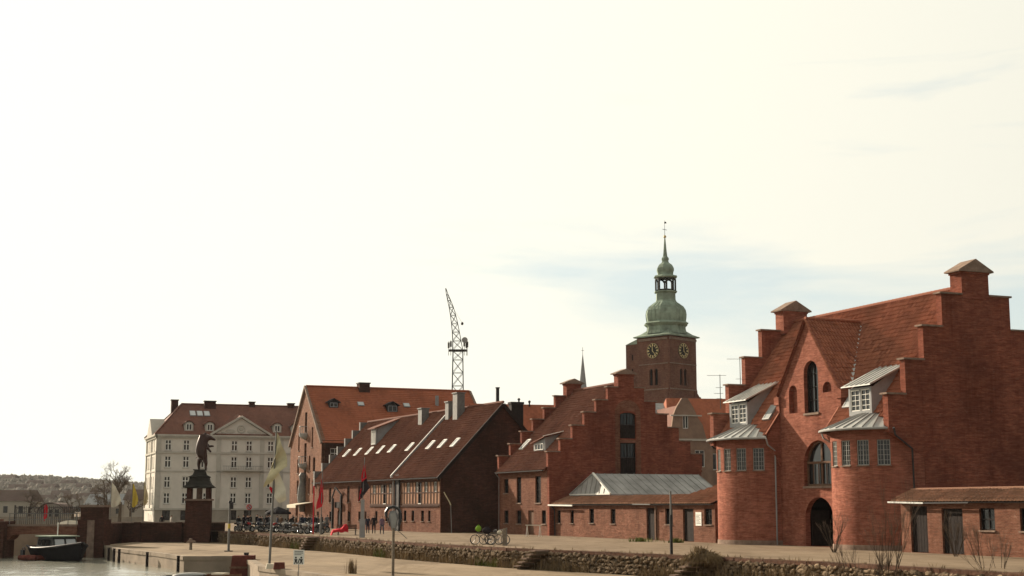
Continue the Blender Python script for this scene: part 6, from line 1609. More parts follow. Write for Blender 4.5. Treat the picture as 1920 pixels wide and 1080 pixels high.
# round no-parking style road sign
rs = thing('road_sign', 'round red rimmed road sign on a post before the pale stucco building', 'sign', (-28.5, 158.0, 0))
k = MB(); k.tube((0, 0, 0), (0, 0, 2.6), .035, .035, 6); k.build('post', M['iron_grey'], rs)
k = MB(); k.tube((0, -.02, 2.55), (0, -.06, 2.55), .3, .3, 20); k.build('disc', M['lead_grey'], rs)
k = MB(); k.torus((0, -.07, 2.55), (0, 1, 0), .26, .04, 20, 5); k.bar((-.18, -.08, 2.73), (.18, -.08, 2.37), (1, 0, 1), .08, .02); k.build('red_ring', M['red_cloth'], rs)
# bench with red cloth
bn = thing('park_bench', 'dark slatted bench with iron legs on the upper quay', 'bench', (-15.2, 134.5, 0), R(14))
for i in range(4): k = MB(); k.box(-.95, .95, -.25 + i * .13, -.15 + i * .13, .44, .48); k.build('seat_slat', M['wood_brown'], bn)
for i in range(3): k = MB(); k.box(-.95, .95, .27 + i * .02, .31 + i * .02, .56 + i * .14, .67 + i * .14); k.build('back_slat', M['wood_brown'], bn)
for x in (-.8, .8):
    k = MB(); k.pipe([(x, -.25, 0), (x, -.15, .43), (x, .25, .43), (x, .36, .98)], .03); k.pipe([(x, .25, .43), (x, .35, 0)], .03); k.pipe([(x, -.2, .43), (x, -.24, .66), (x, .28, .68)], .025); k.build('leg', M['iron'], bn)
k = MB(); prof = [(-1.12, .02), (-1.06, .28), (-.95, .5), (-.72, .55), (-.5, .62), (-.25, .6), (-.05, .78), (.12, 1.0), (.28, 1.04), (.4, .8), (.44, .45)]
for (a, za), (b_, zb) in zip(prof, prof[1:]):
    for j in range(4):
        y0, y1 = -.42 + j * .22, -.42 + (j + 1) * .22; w0 = .05 * math.sin(j * 2.1 + a * 3); w1 = .05 * math.sin((j + 1) * 2.1 + a * 3)
        k.face([(a, y0, za + w0), (a, y1, za + w1), (b_, y1, zb + .05 * math.sin((j + 1) * 2.1 + b_ * 3)), (b_, y0, zb + .05 * math.sin(j * 2.1 + b_ * 3))])
for (a, za), (b_, zb) in zip(prof, prof[1:]):
    hm = lambda t_: 0.0 if t_ < -1.0 else .3 + .06 * math.sin(t_ * 9)
    k.face([(a, -.46, hm(a)), (b_, -.46, hm(b_)), (b_, -.42, zb + .05 * math.sin(b_ * 3)), (a, -.42, za + .05 * math.sin(a * 3))])
single(k, 'red_blanket', M['red_cloth'], 'bright red blanket draped over the end of the bench', 'blanket', (-15.55, 134.3, 0), R(14), smooth=True).scale = (1, 1, .95)

# ===== people
M['skin'] = plain('skin', (0.42, 0.26, 0.19), 0.6, 0, 0.1)
M['hair'] = plain('hair', (0.045, 0.03, 0.022), 0.8, 0, 0.2)
M['jeans'] = plain('jeans', (0.06, 0.065, 0.085), 0.85, 0, 0.25)
M['trousers'] = plain('trousers', (0.025, 0.023, 0.025), 0.85, 0, 0.25)
for nm, c in (('coat_black', (0.02, 0.018, 0.02)), ('coat_navy', (0.025, 0.027, 0.04)), ('coat_violet', (0.16, 0.11, 0.15)), ('coat_blue', (0.05, 0.08, 0.13)), ('coat_brown', (0.13, 0.08, 0.05)), ('coat_white', (0.5, 0.46, 0.4)), ('coat_red', (0.30, 0.03, 0.03)), ('coat_grey', (0.13, 0.125, 0.12))): M[nm] = plain(nm, c, 0.85, 0, 0.25)
def person_mesh(pose='stand', long_coat=False):
    """1.72 m figure facing -y: torso, neck, head with nose, tapered limbs, hands with five fingers"""
    h = 0.0
    if pose == 'sit':
        hipz = .52; ky, kz, fy = -.42, .5, -.42
        legs = lambda s: [((s * .11, -.02, hipz), (.1, .1)), ((s * .12, ky, kz), .065), ((s * .12, fy - .02, .1), .045), ((s * .12, fy - .17, .05), .035)]
    else:
        hipz = .93
        d = .16 if pose == 'walk' else .0
        legs = lambda s: [((s * .10, 0, hipz - .06), (.1, .1)), ((s * .105, -.02 - s * d * .7, .5), .066), ((s * .11, .02 - s * d, .1), .046), ((s * .12, -.13 - s * d, .045), .036)]
    t = hipz
    J = [((0, 0, t), (.16, .11)), ((0, .01, t + .24), (.14, .10)), ((0, .0, t + .44), (.165, .11)), ((0, 0, t + .56), (.06, .055)), ((0, -.015, t + .63), (.055, .06)), ((0, -.02, t + .72), (.078, .095)), ((0, -.015, t + .79), (.06, .075)), ((0, -.115, t + .685), .016)]
    E_ = [(0, 1), (1, 2), (2, 3), (3, 4), (4, 5), (5, 6), (5, 7)]
    for s in (-1, 1):
        L = legs(s); i0 = len(J); J += L; E_ += [(0, i0), (i0, i0 + 1), (i0 + 1, i0 + 2), (i0 + 2, i0 + 3)]
    for s in (-1, 1):
        i0 = len(J); sw = .14 * s if pose == 'walk' else -.03
        if pose == 'sit': arm = [((s * .19, 0, t + .46), .06), ((s * .23, -.08, t + .22), .046), ((s * .17, -.28, t + .13), .036), ((s * .15, -.36, t + .12), (.036, .022))]
        else: arm = [((s * .19, 0, t + .46), .062), ((s * .235, .02 + sw * .3, t + .2), .047), ((s * .235, -.05 + sw, t - .04), .034), ((s * .232, -.07 + sw, t - .13), (.022, .036))]
        J += arm; E_ += [(2, i0), (i0, i0 + 1), (i0 + 1, i0 + 2), (i0 + 2, i0 + 3)]
        hx, hy, hz = arm[3][0]
        for q in range(5):
            off = (-.032 + .016 * q); l = (.045, .07, .078, .072, .055)[q]
            if pose == 'sit': a = (hx + off, hy - .01, hz); b_ = (hx + off * 1.15, hy - l, hz - .025)
            else: a = (hx, hy + off, hz - .01); b_ = (hx - s * .012, hy + off * (1.9 if q == 0 else 1.1), hz - l)
            k_ = len(J); J += [(b_, .008)]; E_ += [(i0 + 3, k_)]
    def region(c):
        if c.z > t + .715 or (c.y > .02 and c.z > t + .6): return 3
        if c.z > t + .555: return 2
        ax = abs(c.x)
        if pose == 'sit':
            if c.y < -.31 and c.z > t + .06 and c.z < t + .2: return 2
            if c.z < .1: return 1
            return 0 if (c.z > t + .02 and c.y > -.32) else 1
        if ax > .19 and c.z < t - .07: return 2
        return 0 if (c.z > (t - .32 if long_coat else t - .03) or ax > .185) else 1
    return skin_mesh('person', J, E_, [M['coat_black'], M['trousers'], M['skin'], M['hair']], 0, 1, region)
PM = {('stand', 0): person_mesh('stand'), ('stand', 1): person_mesh('stand', True), ('walk', 0): person_mesh('walk'), ('sit', 0): person_mesh('sit')}
def person(x, y, rz, pose, coat, label, group=None, long_=0, z=0, sc=1.0, leg='trousers'):
    me = PM[(pose, long_)].copy(); me.materials[0] = M[coat]; me.materials[1] = M[leg]
    o = link('person', me, None, (x, y, z), rz); o.scale = (sc, sc, sc)
    return tag(o, label, 'person', group)
person(-13.95, 141.2, R(170), 'stand', 'coat_navy', 'person in a dark navy coat, left of the three standing together', None, 1)
person(-13.35, 141.0, R(190), 'stand', 'coat_black', 'person in a long black coat in the middle of the three', None, 1, 0, 1.06)
person(-12.35, 138.6, R(20), 'walk', 'coat_violet', 'person in a greyish violet jacket walking at the right of the three', None, 0, 0, 1.0, 'jeans')

# ===== bicycles
def bicycle(loc, rz, frame_mat, label, lean=0.0):
    t = thing('bicycle', label, 'bicycle', loc, rz, 'bicycles parked on the upper quay')
    t.rotation_euler = (lean, 0, rz)
    for x in (-.53, .53):
        k = MB(); k.torus((x, 0, .34), (0, 1, 0), .325, .019, 28, 6); w = k.build('wheel', M['rubber'], t)
        k = MB(); k.torus((x, 0, .34), (0, 1, 0), .30, .01, 24, 4); k.tube((x, -.04, .34), (x, .04, .34), .025, .025, 8); k.build('rim', M['chrome'], w)
        k = MB()
        for i in range(14): a = R(360 / 14 * i); k.tube((x, 0, .34), (x + .3 * math.cos(a), 0, .34 + .3 * math.sin(a)), .0025, .0025, 3, False)
        k.build('spokes', M['chrome'], w)
        k = MB(); k.torus((x, 0, .34), (0, 1, 0), .36, .014, 16, 4, R(30), R(150)) ; k.build('mudguard', M[frame_mat], t)
    k = MB(); k.pipe([(-.53, 0, .34), (-.08, 0, .3), (.36, 0, .78), (-.2, 0, .72), (-.08, 0, .3)], .017); k.pipe([(-.53, 0, .34), (-.2, 0, .72)], .012); k.pipe([(.53, 0, .34), (.4, 0, .72), (.35, 0, .95)], .016); k.tube((-.2, 0, .72), (-.24, 0, .9), .013); k.build('frame', M[frame_mat], t)
    k = MB(); k.pipe([(.25, -.28, 1.02), (.38, -.12, 1.0), (.36, 0, .97), (.38, .12, 1.0), (.25, .28, 1.02)], .012); k.build('handlebar', M['chrome'], t)
    k = MB(); k.hexa([V((-.4, -.08, .9)), V((-.1, -.025, .91)), V((-.1, .025, .91)), V((-.4, .08, .9)), V((-.4, -.09, .96)), V((-.1, -.02, .95)), V((-.1, .02, .95)), V((-.4, .09, .96))]); k.build('saddle', M['black_paint'], t)
    k = MB(); k.torus((-.08, 0, .3), (0, 1, 0), .09, .012, 14, 4); k.pipe([(-.08, -.05, .3), (.0, -.07, .15)], .01); k.pipe([(-.08, .05, .3), (-.16, .07, .45)], .01); k.box(-.05, .05, -.12, -.05, .13, .16); k.build('crankset', M['iron_grey'], t)
    k = MB(); k.box(-.85, -.35, -.07, .07, .71, .73); k.pipe([(-.8, .05, .71), (-.55, .03, .35)], .008); k.build('carrier', M['iron'], t)
    return t
bicycle((-2.05, 101.5, 0), R(168), 'black_paint', 'black bicycle with a green bag on its handlebars')
bicycle((-.95, 101.0, 0), R(25), 'iron_grey', 'grey bicycle carrying pale bags next to the wooden post', .08)
bicycle((-1.45, 101.9, 0), R(8), 'iron', 'dark bicycle parked between the other two bicycles', -.06)
def bag(loc, sc, mat_, label):
    k = MB(); k.sphere((0, 0, .5), .5, 12, 8, (1, .7, 1)); k.torus((0, 0, .95), (0, 1, 0), .18, .04, 10, 5); o = single(k, 'bag', M[mat_], label, 'bag', loc, 0, None, True); o.scale = sc
bag((-2.33, 101.4, .88), (.42, .4, .42), 'green_bag', 'bright green bag hanging on the handlebars of the left bicycle')
bag((-1.75, 101.5, .72), (.62, .5, .48), 'dark_cloth', 'large black bag strapped on the bicycle luggage carrier')
bag((-.85, 101.0, .68), (.36, .34, .3), 'cream_cloth', 'white bag on the right bicycle')
bag((-.55, 100.9, .84), (.24, .24, .24), 'cream_cloth', 'small white pouch on the handlebars next to the wooden post')

# ===== motorcycles and people at the café end of the quay
def motorcycle(mat_):
    t = thing('motorcycle', '', 'motorcycle')
    for x in (-.7, .72):
        k = MB(); k.torus((x, 0, .31), (0, 1, 0), .25, .065, 20, 8); w = k.build('wheel', M['rubber'], t)
        k = MB(); k.torus((x, 0, .31), (0, 1, 0), .19, .02, 16, 5)
        for i in range(5): a = R(72 * i); k.tube((x, 0, .31), (x + .19 * math.cos(a), 0, .31 + .19 * math.sin(a)), .018, .018, 4)
        k.build('rim', M['chrome'], w)
    k = MB(); k.pipe([(-.7, 0, .31), (-.2, 0, .38), (.3, 0, .42), (.45, 0, .8), (-.15, 0, .74), (-.65, 0, .78)], .03); k.pipe([(-.2, 0, .38), (-.15, 0, .74)], .03); k.build('frame', M['iron'], t)
    k = MB(); k.box(-.22, .24, -.17, .17, .28, .58); k.tube((0, -.05, .5), (.16, -.05, .7), .1, .1, 8); k.build('engine', M['iron_grey'], t)
    k = MB(); k.sphere((.15, 0, .82), .2, 12, 8, (1.5, .8, .75)); k.build('fuel_tank', M[mat_], t, smooth=True)
    k = MB(); k.hexa([V((-.8, -.12, .76)), V((-.1, -.14, .74)), V((-.1, .14, .74)), V((-.8, .12, .76)), V((-.82, -.1, .92)), V((-.1, -.12, .83)), V((-.1, .12, .83)), V((-.82, .1, .92))]); k.build('seat', M['black_paint'], t)
    for s in (-.1, .1): k = MB(); k.tube((.72, s, .31), (.5, s, .95), .03, .03, 6); k.build('fork', M['chrome'], t)
    k = MB(); k.pipe([(.25, -.38, 1.05), (.42, -.2, 1.02), (.46, 0, 1.0), (.42, .2, 1.02), (.25, .38, 1.05)], .016); k.build('handlebar', M['chrome'], t)
    k = MB(); k.tube((.5, 0, .88), (.66, 0, .87), .07, .1, 12); k.build('headlight', M['chrome'], t)
    k = MB(); k.pipe([(.1, -.2, .32), (-.3, -.22, .26), (-.9, -.22, .34)], .045, 8); k.build('exhaust', M['chrome'], t)
    k = MB(); k.torus((.72, 0, .31), (0, 1, 0), .35, .03, 12, 5, R(40), R(140)); k.build('front_mudguard', M[mat_], t)
    k = MB(); k.extr([(.5, -.2, 1.0), (.5, .2, 1.0), (.36, .14, 1.4), (.36, -.14, 1.4)], (-.012, 0, 0)); k.build('windshield', M['glass'], t)
    return t
proto = motorcycle('coat_red')
spots = [(-27.6, 152.6, 60, 'coat_red', 'motorcycle with a dark red tank nearest the pedestal'), (-25.2, 150.2, 25, 'black_paint', 'black motorcycle, second from the statue pedestal'), (-23.4, 148.6, 40, 'coat_white', 'white tanked motorcycle parked left of the flagpole'), (-21.6, 146.0, 20, 'lead_grey', 'grey motorcycle seen just left of the grey flagpole'),
         (-20.2, 146.8, 55, 'coat_blue', 'blue tanked motorcycle right of the grey flagpole'), (-18.9, 139.8, 172, 'coat_white', 'cream motorcycle parked alone near the red banner'), (-21.2, 141.4, 5, 'coat_brown', 'brown tanked motorcycle on the quay edge near the far steps'), (-24.2, 153.5, 100, 'black_paint', 'black motorcycle in the second row by the café guests'),
         (-28.9, 153.8, 80, 'coat_grey', 'grey motorcycle half hidden by the statue pedestal'), (-26.4, 151.4, 50, 'coat_navy', 'navy motorcycle between the red and the black one'), (-24.4, 149.2, 15, 'coat_red', 'red motorcycle behind the slim yellow banded post'), (-22.4, 147.0, 65, 'black_paint', 'black motorcycle beside the grey flagpole'),
         (-22.6, 150.0, 120, 'coat_brown', 'brown motorcycle in the second row behind the white one'), (-19.4, 149.0, 150, 'black_paint', 'black motorcycle in front of the awning'), (-20.6, 143.6, 30, 'coat_white', 'white motorcycle near the far steps'), (-19.9, 151.4, 75, 'coat_navy', 'navy motorcycle next to the seated person in red')]
for i, (x, y, a, mt, lb) in enumerate(spots):
    o = proto if i == 0 else copy_tree(proto, None, {'coat_red': M[mt]})
    o.location = (x, y, 0); o.rotation_euler = (0, 0, R(a)); o['label'] = lb; o['group'] = 'motorcycles parked at the end of the quay'
crowd = [(-29.2, 155.6, 160, 'stand', 'coat_black', 'person in black standing nearest the statue pedestal'), (-28.2, 156.0, 30, 'stand', 'coat_white', 'person in a white top behind the first motorcycle'), (-27.0, 156.5, 200, 'stand', 'coat_brown', 'person in a brown jacket behind the parked motorcycles'),
         (-26.1, 154.4, 90, 'sit', 'coat_grey', 'seated person in grey left of the grey post'), (-25.0, 155.4, 300, 'stand', 'coat_navy', 'person in navy standing right of the slim yellow banded post'), (-23.9, 156.2, 180, 'sit', 'coat_black', 'seated person in black in front of the dark parasols'),
         (-22.9, 151.8, 140, 'stand', 'coat_black', 'person in black bending over the white motorcycle'), (-22.0, 153.5, 210, 'stand', 'coat_blue', 'person in blue beside the flagpole'), (-21.0, 151.6, 170, 'stand', 'coat_black', 'person in black standing right of the flagpole'),
         (-20.2, 152.8, 100, 'sit', 'coat_red', 'seated person in red under the big flag'), (-21.9, 158.2, 20, 'sit', 'coat_white', 'seated person in white near the awning'), (-20.4, 148.9, 250, 'stand', 'coat_blue', 'person in blue leaning by the motorcycles in front of the awning'),
         (-21.6, 163.0, 180, 'sit', 'coat_blue', 'seated café guest in blue under the awning'), (-20.8, 162.0, 150, 'sit', 'coat_white', 'seated café guest in pale clothes at the right end of the awning'), (-20.9, 165.0, 90, 'stand', 'coat_white', 'person in white standing beside the warehouse corner'),
         (-28.4, 154.4, 250, 'walk', 'coat_black', 'person in black walking between pedestal and motorcycles'), (-26.6, 153.6, 20, 'stand', 'coat_navy', 'person in navy behind the navy motorcycle'), (-25.6, 152.4, 200, 'walk', 'coat_black', 'person in black walking by the yellow banded post'), (-24.0, 151.4, 160, 'stand', 'coat_brown', 'person in brown behind the red motorcycle'),
         (-23.2, 154.8, 10, 'stand', 'coat_black', 'person in black under the road sign'), (-21.6, 150.0, 330, 'stand', 'coat_navy', 'person in navy close to the right of the flagpole'), (-20.3, 150.4, 200, 'walk', 'coat_black', 'person in black walking towards the awning'), (-19.6, 154.6, 180, 'stand', 'coat_grey', 'person in grey behind the seated person in red'),
         (-37.5, 160.5, 120, 'stand', 'coat_white', 'person in white behind the canal wall left of the pedestal'), (-38.6, 160.8, 200, 'stand', 'coat_black', 'person in black behind the canal wall left of the pedestal')]
for x, y, a, ps, ct, lb in crowd: person(x, y, R(a), ps, ct, lb, 'people at the café end of the quay', 0, .0, rnd.uniform(.96, 1.04), rnd.choice(['jeans', 'trousers']))
rc = random.Random(5)
for i in range(16):
    x = rc.uniform(-29.3, -19.8); y = rc.uniform(151.5, 164) if x < -21.5 else rc.uniform(151.5, 157)
    person(x, y, rc.uniform(0, 6.28), rc.choice(['stand', 'walk', 'stand']), rc.choice(['coat_black', 'coat_navy', 'coat_grey', 'coat_brown']), 'person in dark clothes in the crowd behind the parked motorcycles', 'crowd behind the motorcycles', 0, 0, rc.uniform(.95, 1.05), 'trousers')
for i in range(7):
    o = copy_tree(proto, None, {'coat_red': M['black_paint']}); x = -28.2 + i * 1.25
    o.location = (x, 154.6 + rc.uniform(-.6, .8) - i * .35, 0); o.rotation_euler = (0, 0, rc.uniform(0, 3)); o['label'] = 'dark motorcycle in the packed back row among the crowd'; o['group'] = 'motorcycles in the back row'
seats = [(x, y) for x, y, a, ps, *_ in crowd if ps == 'sit']
for i, (x, y) in enumerate(seats):
    t = thing('folding_chair', ['wooden folding chair under the seated person in grey', 'wooden folding chair under the seated person in black', 'wooden folding chair under the seated person in red', 'wooden folding chair under the guest in white near the awning', 'wooden folding chair under the café guest in blue', 'wooden folding chair under the pale dressed café guest'][i], 'chair', (x, y, 0), R([90, 180, 100, 20, 180, 150][i]), 'chairs at the café')
    k = MB(); k.box(-.2, .2, -.2, .22, .40, .44); k.build('seat', M['wood_brown'], t)
    k = MB(); k.box(-.2, .2, .2, .24, .6, .85); k.build('backrest', M['wood_brown'], t)
    for sx in (-.18, .18):
        k = MB(); k.pipe([(sx, -.2, 0), (sx, .22, .5), (sx, .24, .85)], .016); k.build('leg', M['iron'], t)
        k = MB(); k.pipe([(sx, .25, 0), (sx, -.18, .41)], .016); k.build('leg', M['iron'], t)
def parasol(x, y, label, mat_='coat_black', r=1.5):
    t = thing('parasol', label, 'parasol', (x, y, 0), 0, 'café parasols')
    k = MB(); k.tube((0, 0, 0), (0, 0, 2.5), .035, .03, 6); k.build('pole', M['wood_grey'], t)
    k = MB(); k.lathe([(r, 1.95), (r * .55, 2.3), (.05, 2.6)], (0, 0, 0), 8); k.lathe([(r, 1.75), (r, 1.95)], (0, 0, 0), 8); k.build('canopy', M[mat_], t)
    k = MB(); k.tube((0, 0, 0), (0, 0, .12), .3, .25, 10); k.build('base', M['iron'], t)
parasol(-26.5, 165, 'dark parasol behind the parked motorcycles', 'coat_black', 1.5)

# ===== trees, shrubs and clumps
def branch(k, tw, p, d, l, r, depth, rr, spread=.55, up=.12, kids=(2, 3)):
    q = p + d * l
    (k if depth > 1 else tw).tube(p, q, r, r * .68, 5 if depth > 1 else 3, False)
    if depth == 0: return
    for i in range(rr.randint(*kids) + (1 if depth < 3 else 0)):
        a = V((rr.gauss(0, 1), rr.gauss(0, 1), rr.gauss(0, 1))).normalized()
        nd = (d + a * spread + Z * up).normalized()
        branch(k, tw, p + d * l * rr.uniform(.55, 1), nd, l * rr.uniform(.62, .88), r * .62, depth - 1, rr, spread, up, kids)
def bare_tree(x, y, zb, h, seed, label, name='bare_tree', depth=6, trunk=.22, group=None, spread=.5, cat='tree'):
    t = thing(name, label, cat, (x, y, zb), 0, group)
    k, tw = MB(), MB(); rr = random.Random(seed)
    branch(k, tw, V((0, 0, -.1)), V((0.03, 0, 1)), h * .26, trunk, depth, rr, spread)
    k.build('trunk', M['bark'], t); tw.build('crown', M['twig'], t)
bare_tree(-70.5, 262, 0, 13.5, 3, 'large bare tree left of the pale stucco building', depth=7, trunk=.35, spread=.85)
bare_tree(-75.5, 270, 0, 11.5, 5, 'bare tree behind the yellow flags', depth=7, trunk=.3, spread=.85)
bare_tree(-79.0, 262, 0, 8.0, 8, 'low bushy bare tree left of the yellow flags', depth=7, trunk=.25, spread=.95)
for i_, (x_, y_, h_) in enumerate(((-128, 338, 8), (-146, 345, 9), (-96, 334, 7), (-88, 336, 9))): bare_tree(x_, y_, 0, h_, 60 + i_, ('round bare tree in front of the far pale row house', 'round bare tree at the left edge across the water', 'small round bare tree right of the arched hall', 'round bare tree before the grey roofed shed')[i_], depth=6, trunk=.3, spread=.95)
bare_tree(-111, 335, 0, 9.0, 12, 'dark bare tree beyond the iron fence', depth=7, trunk=.4, spread=.9)
def bare_shrub(x, y, zb, h, seed, label, stems=9, sp=.55):
    t = thing('bare_shrub', label, 'shrub', (x, y, zb), 0, 'bare shrubs in front of the right warehouse')
    rr = random.Random(seed); k, tw = MB(), MB()
    for i in range(stems):
        a = rr.uniform(0, 6.28); d = V((math.cos(a) * rr.uniform(.1, sp), math.sin(a) * rr.uniform(.1, sp) * .7, 1)).normalized()
        branch(k, tw, V((math.cos(a) * .08, math.sin(a) * .08, 0)), d, h * rr.uniform(.24, .36), .022, 4, rr, .3, .15, (1, 3))
    k.build('stems', M['bark'], t); tw.build('twigs', M['twig'], t)
bare_shrub(16.2, 63.2, ZQ, 5.2, 4, 'tall bare shrub growing in front of the right round bay', 8, .35)
bare_shrub(15.2, 63.8, ZQ, 2.6, 14, 'low spreading bare shrub left of the tall bare shrub', 9, 1.2)
bare_shrub(20.6, 62.5, ZQ, 3.4, 9, 'bare shrub at the right edge before the brick shed', 9, .9)
bare_shrub(18.5, 84.0, 0, 2.4, 21, 'pale twiggy bush against the foot of the right round bay', 12, .6)
bare_shrub(23.4, 77.2, 0, 2.6, 23, 'pale twiggy bush by the second shed door', 10, .5)
def clump(x, y, zb, h, n, sp, label, seed, mat_='dry_grass', lean=.35):
    k = MB(); blades(k, (0, 0, 0), h, n, sp, random.Random(seed), lean, .014)
    single(k, 'grass_clump', M[mat_], label, 'grass clump', (x, y, zb))
clump(-9.2, 84.2, ZQ, .85, 170, .13, 'upright tuft of dry grass on the lower quay left of the wooden post', 2, lean=.18)
# heap of dead grass hanging over the wall
k = MB(); rr = random.Random(77); c0 = V((9.9, 75.9, -.15))
for i in range(2200):
    a = rr.uniform(0, 6.28); r_ = rr.uniform(0, 1) ** .6
    p = V((math.cos(a) * .95 * r_, math.sin(a) * .65 * r_, .35 * (1 - r_ ** 2) + rr.uniform(-.05, .15)))
    d = V((p.x * .5 + rr.gauss(0, .12), p.y * .4 - .25 + rr.gauss(0, .1), -.55 + rr.uniform(-.2, .75) * (1 if r_ > .35 else 1.5)))
    l = rr.uniform(.3, .8) * (1.5 if rr.random() < .08 else 1); q = p + d * l; sd = V((rr.gauss(0, 1), rr.gauss(0, 1), 0)).normalized() * .016
    m_ = (p + q) / 2 + V((0, 0, .12 * l)); k.face([p - sd, p + sd, m_ + sd, m_ - sd]); k.face([m_ - sd, m_ + sd, q])
single(k, 'dead_grass_heap', M['dry_grass'], 'drooping heap of dead brown grass over the quay wall', 'grass heap', tuple(c0))
clump(8.95 + .9, 77.6, 0, .55, 120, .22, 'dry tuft on the coping left of the dead grass heap', 6, lean=.5)
k = MB(); blades(k, (0, 0, 0), .35, 160, .7, random.Random(9), .6, .03); single(k, 'weed_patch', M['green_weed'], 'green weeds at the foot of the long low shed', 'weeds', (9.6, 110.0, 0))
k = MB(); blades(k, (0, 0, 0), .4, 120, .35, random.Random(19), .7, .03); single(k, 'weed_patch', M['green_weed'], 'small green weeds beside the shed door post', 'weeds', (11.9, 106.4, 0))
# low barrier by the middle warehouse door
bt = thing('trestle', 'white topped trestle by the brown door of the middle warehouse', 'trestle', (1.9, 128.6, 0), R(-20))
k = MB(); k.box(-.75, .75, -.05, .05, .95, 1.02); k.build('top', M['cream_cloth'], bt)
for x in (-.6, .6):
    k = MB(); k.pipe([(x, -.3, 0), (x, 0, .95), (x, .3, 0)], .035); k.build('leg', M['white_paint'], bt)

# ===== hills, woods and houses far left
def hill_z(x, y):
    if y < 700: return 0
    t = min(1, (y - 700) / 900)
    base = 31 * t * t * (3 - 2 * t)
    fade = 1 / (1 + math.exp((x + 260) / 120))
    return base * fade * (1 + .22 * noise.noise(V((x * .004, y * .003, 1)))) + 1.5 * noise.noise(V((x * .02, y * .02, 5))) * t
M['hill'] = plain('hill', (0.20, 0.178, 0.15), 1.0, 0, 0.2, 0.02)  # pale tone puts the haze of distance into the hill colour
mb = MB(); nx, ny = 60, 26
G = [[V((-1500 + 1500 * i / nx, 690 + 1300 * j / ny, hill_z(-1500 + 1500 * i / nx, 690 + 1300 * j / ny) + .05)) for i in range(nx + 1)] for j in range(ny + 1)]
for j in range(ny):
    for i in range(nx): mb.face([G[j][i], G[j][i + 1], G[j + 1][i + 1], G[j + 1][i]])
struct(mb.build('hills', M['hill']))
M['wood_far'] = plain('wood_far', (0.20, 0.175, 0.145), 1.0, 0, 0.25, 0.03)  # lightened to the hill's tone, distance haze painted into the woods
mb = MB(); rr = random.Random(31)
for i in range(5200):
    y = rr.uniform(700, 1650); x = rr.uniform(-.40, -.16) * y
    if rr.random() < .35: y = rr.uniform(1450, 1650); x = rr.uniform(-.4, -.16) * y
    z = hill_z(x, y); h = rr.uniform(3, 6.5); w = rr.uniform(1.8, 4.0)
    for q in range(3):
        c = V((x + rr.uniform(-1, 1) * w * .5, y + rr.uniform(-2, 2), z + h * rr.uniform(.35, .8)))
        a = [c + V((w * rr.uniform(.5, 1) * math.cos(t), w * rr.uniform(.5, 1) * math.sin(t), rr.uniform(-.8, .8))) for t in (0, 1.6, 3.1, 4.7)]
        top = c + Z * h * rr.uniform(.3, .55); bot = c - Z * h * .5
        for e in range(4): mb.face([a[e], a[(e + 1) % 4], top]); mb.face([a[(e + 1) % 4], a[e], bot])
o = stuff(mb.build('hillside_wood', M['wood_far'])); o['label'] = 'bare brown woods covering the distant hillside'
M['far_wall'] = plain('far_wall', (0.36, 0.32, 0.26), 0.9, 0, 0.15, 0.2)
M['far_roof'] = plain('far_roof', (0.12, 0.085, 0.07), 0.9, 0, 0.3, 0.2)
def far_house(x, y, w, d, h, rh, label, wm='far_wall', rm='far_roof', group='distant houses on the hillside', win=True, rz=0.0):
    t = thing('distant_house', label, 'house', (x, y, hill_z(x, y) - .3), rz, group)
    k = MB(); k.box(-w / 2, w / 2, -d / 2, d / 2, 0, h); k.build('wall', M[wm], t)
    k = MB(); k.extr([(-w / 2 - .4, -d / 2 - .4, h), (-w / 2 - .4, d / 2 + .4, h), (-w / 2 - .4, 0, h + rh)], (w + .8, 0, 0)); k.build('roof', M[rm], t)
    if win:
        n = max(2, int(w / 3.2))
        for i in range(n): k = MB(); x0 = -w / 2 + w * (i + .5) / n; k.box(x0 - .5, x0 + .5, -d / 2 - .03, -d / 2 + .02, h * .35, h * .72); k.build('window', M['glass_far'], t)
far = [(-.347, 820, 12), (-.335, 900, 11), (-.322, 840, 14), (-.31, 1000, 12), (-.302, 880, 10), (-.29, 940, 13), (-.283, 1080, 12), (-.272, 900, 12), (-.34, 1150, 13), (-.318, 1200, 14), (-.295, 1250, 12), (-.328, 1330, 13), (-.305, 1380, 14), (-.275, 1300, 12), (-.345, 1420, 13)]
for i, (a, y, w) in enumerate(far): far_house(a * y, y, w, 9, 5.5, 3.2, 'small pale house with brown roof on the distant wooded hillside', rz=rnd.uniform(-.4, .4))
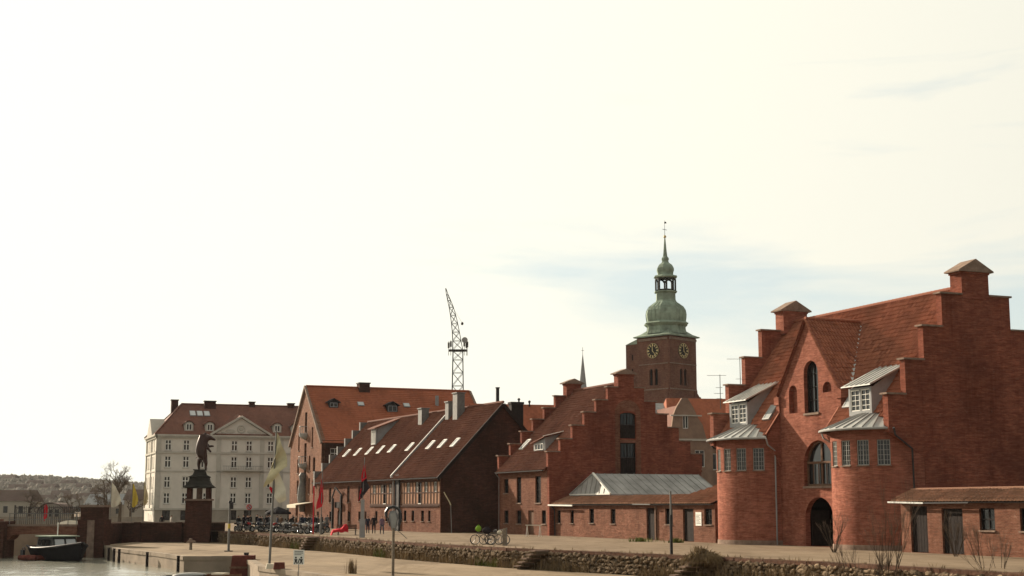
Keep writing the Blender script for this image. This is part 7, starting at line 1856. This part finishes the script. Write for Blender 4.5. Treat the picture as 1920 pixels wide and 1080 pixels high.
far_house(-122, 345, 18, 9, 4.2, 2.6, 'low pale row house with red brown roof at the far left across the water', rm='far_roof', group='houses across the water')
far_house(-141, 352, 16, 9, 5.0, 2.8, 'pale house at the left edge across the water', group='houses across the water', rm='far_roof')
far_house(-96, 360, 16, 10, 3.4, 2.6, 'grey roofed shed right of the arched hall across the water', 'stucco_low', 'lead_grey', 'houses across the water')
far_house(-86, 350, 12, 9, 4.4, 2.6, 'pale house behind the bare trees across the water', 'far_wall', 'far_roof', 'houses across the water')
ah = thing('arched_hall', 'low hall with a round arched roof across the water', 'hall', (-107, 338, 0)); ah.scale = (.42, .6, .72)
k = MB(); k.extr([(7 * math.cos(R(a)), 0, 1.6 + 3.0 * math.sin(R(a))) for a in range(0, 181, 12)] + [(-7, 0, 0), (7, 0, 0)], (0, 14, 0)); k.build('wall', M['stucco_low'], ah)
k = MB()
for a in range(0, 180, 12):
    p = lambda t, r_, y: V((r_ * 7.2 / 7 * math.cos(R(t)), y, 1.6 + r_ * 3.15 / 7 * math.sin(R(t))))
    k.hexa([p(a, 7, -.5), p(a + 12, 7, -.5), p(a + 12, 7, 14.5), p(a, 7, 14.5), p(a, 7.35, -.5), p(a + 12, 7.35, -.5), p(a + 12, 7.35, 14.5), p(a, 7.35, 14.5)])
k.build('arched_roof', M['far_roof'], ah)
for x in (-3.4, 0, 3.4): k = MB(); k.box(x - .9, x + .9, -.06, .02, .4, 2.6); k.build('window', M['glass_far'], ah)

# ===== the air: thin even haze round the whole scene
m = bpy.data.materials.new('haze'); m.use_nodes = True
nt = m.node_tree; nt.nodes.clear()
o_ = nt.nodes.new('ShaderNodeOutputMaterial'); pv = nt.nodes.new('ShaderNodeVolumePrincipled')
pv.inputs['Color'].default_value = (0.93, 0.95, 0.97, 1); pv.inputs['Density'].default_value = 0.00003; pv.inputs['Anisotropy'].default_value = 0.2
nt.links.new(pv.outputs['Volume'], o_.inputs['Volume'])
mb = MB(); mb.box(-2700, 2700, -90, 4300, -5.2, 70)
hz = stuff(mb.build('haze', m)); hz['label'] = 'thin pale haze over the harbour and hills'
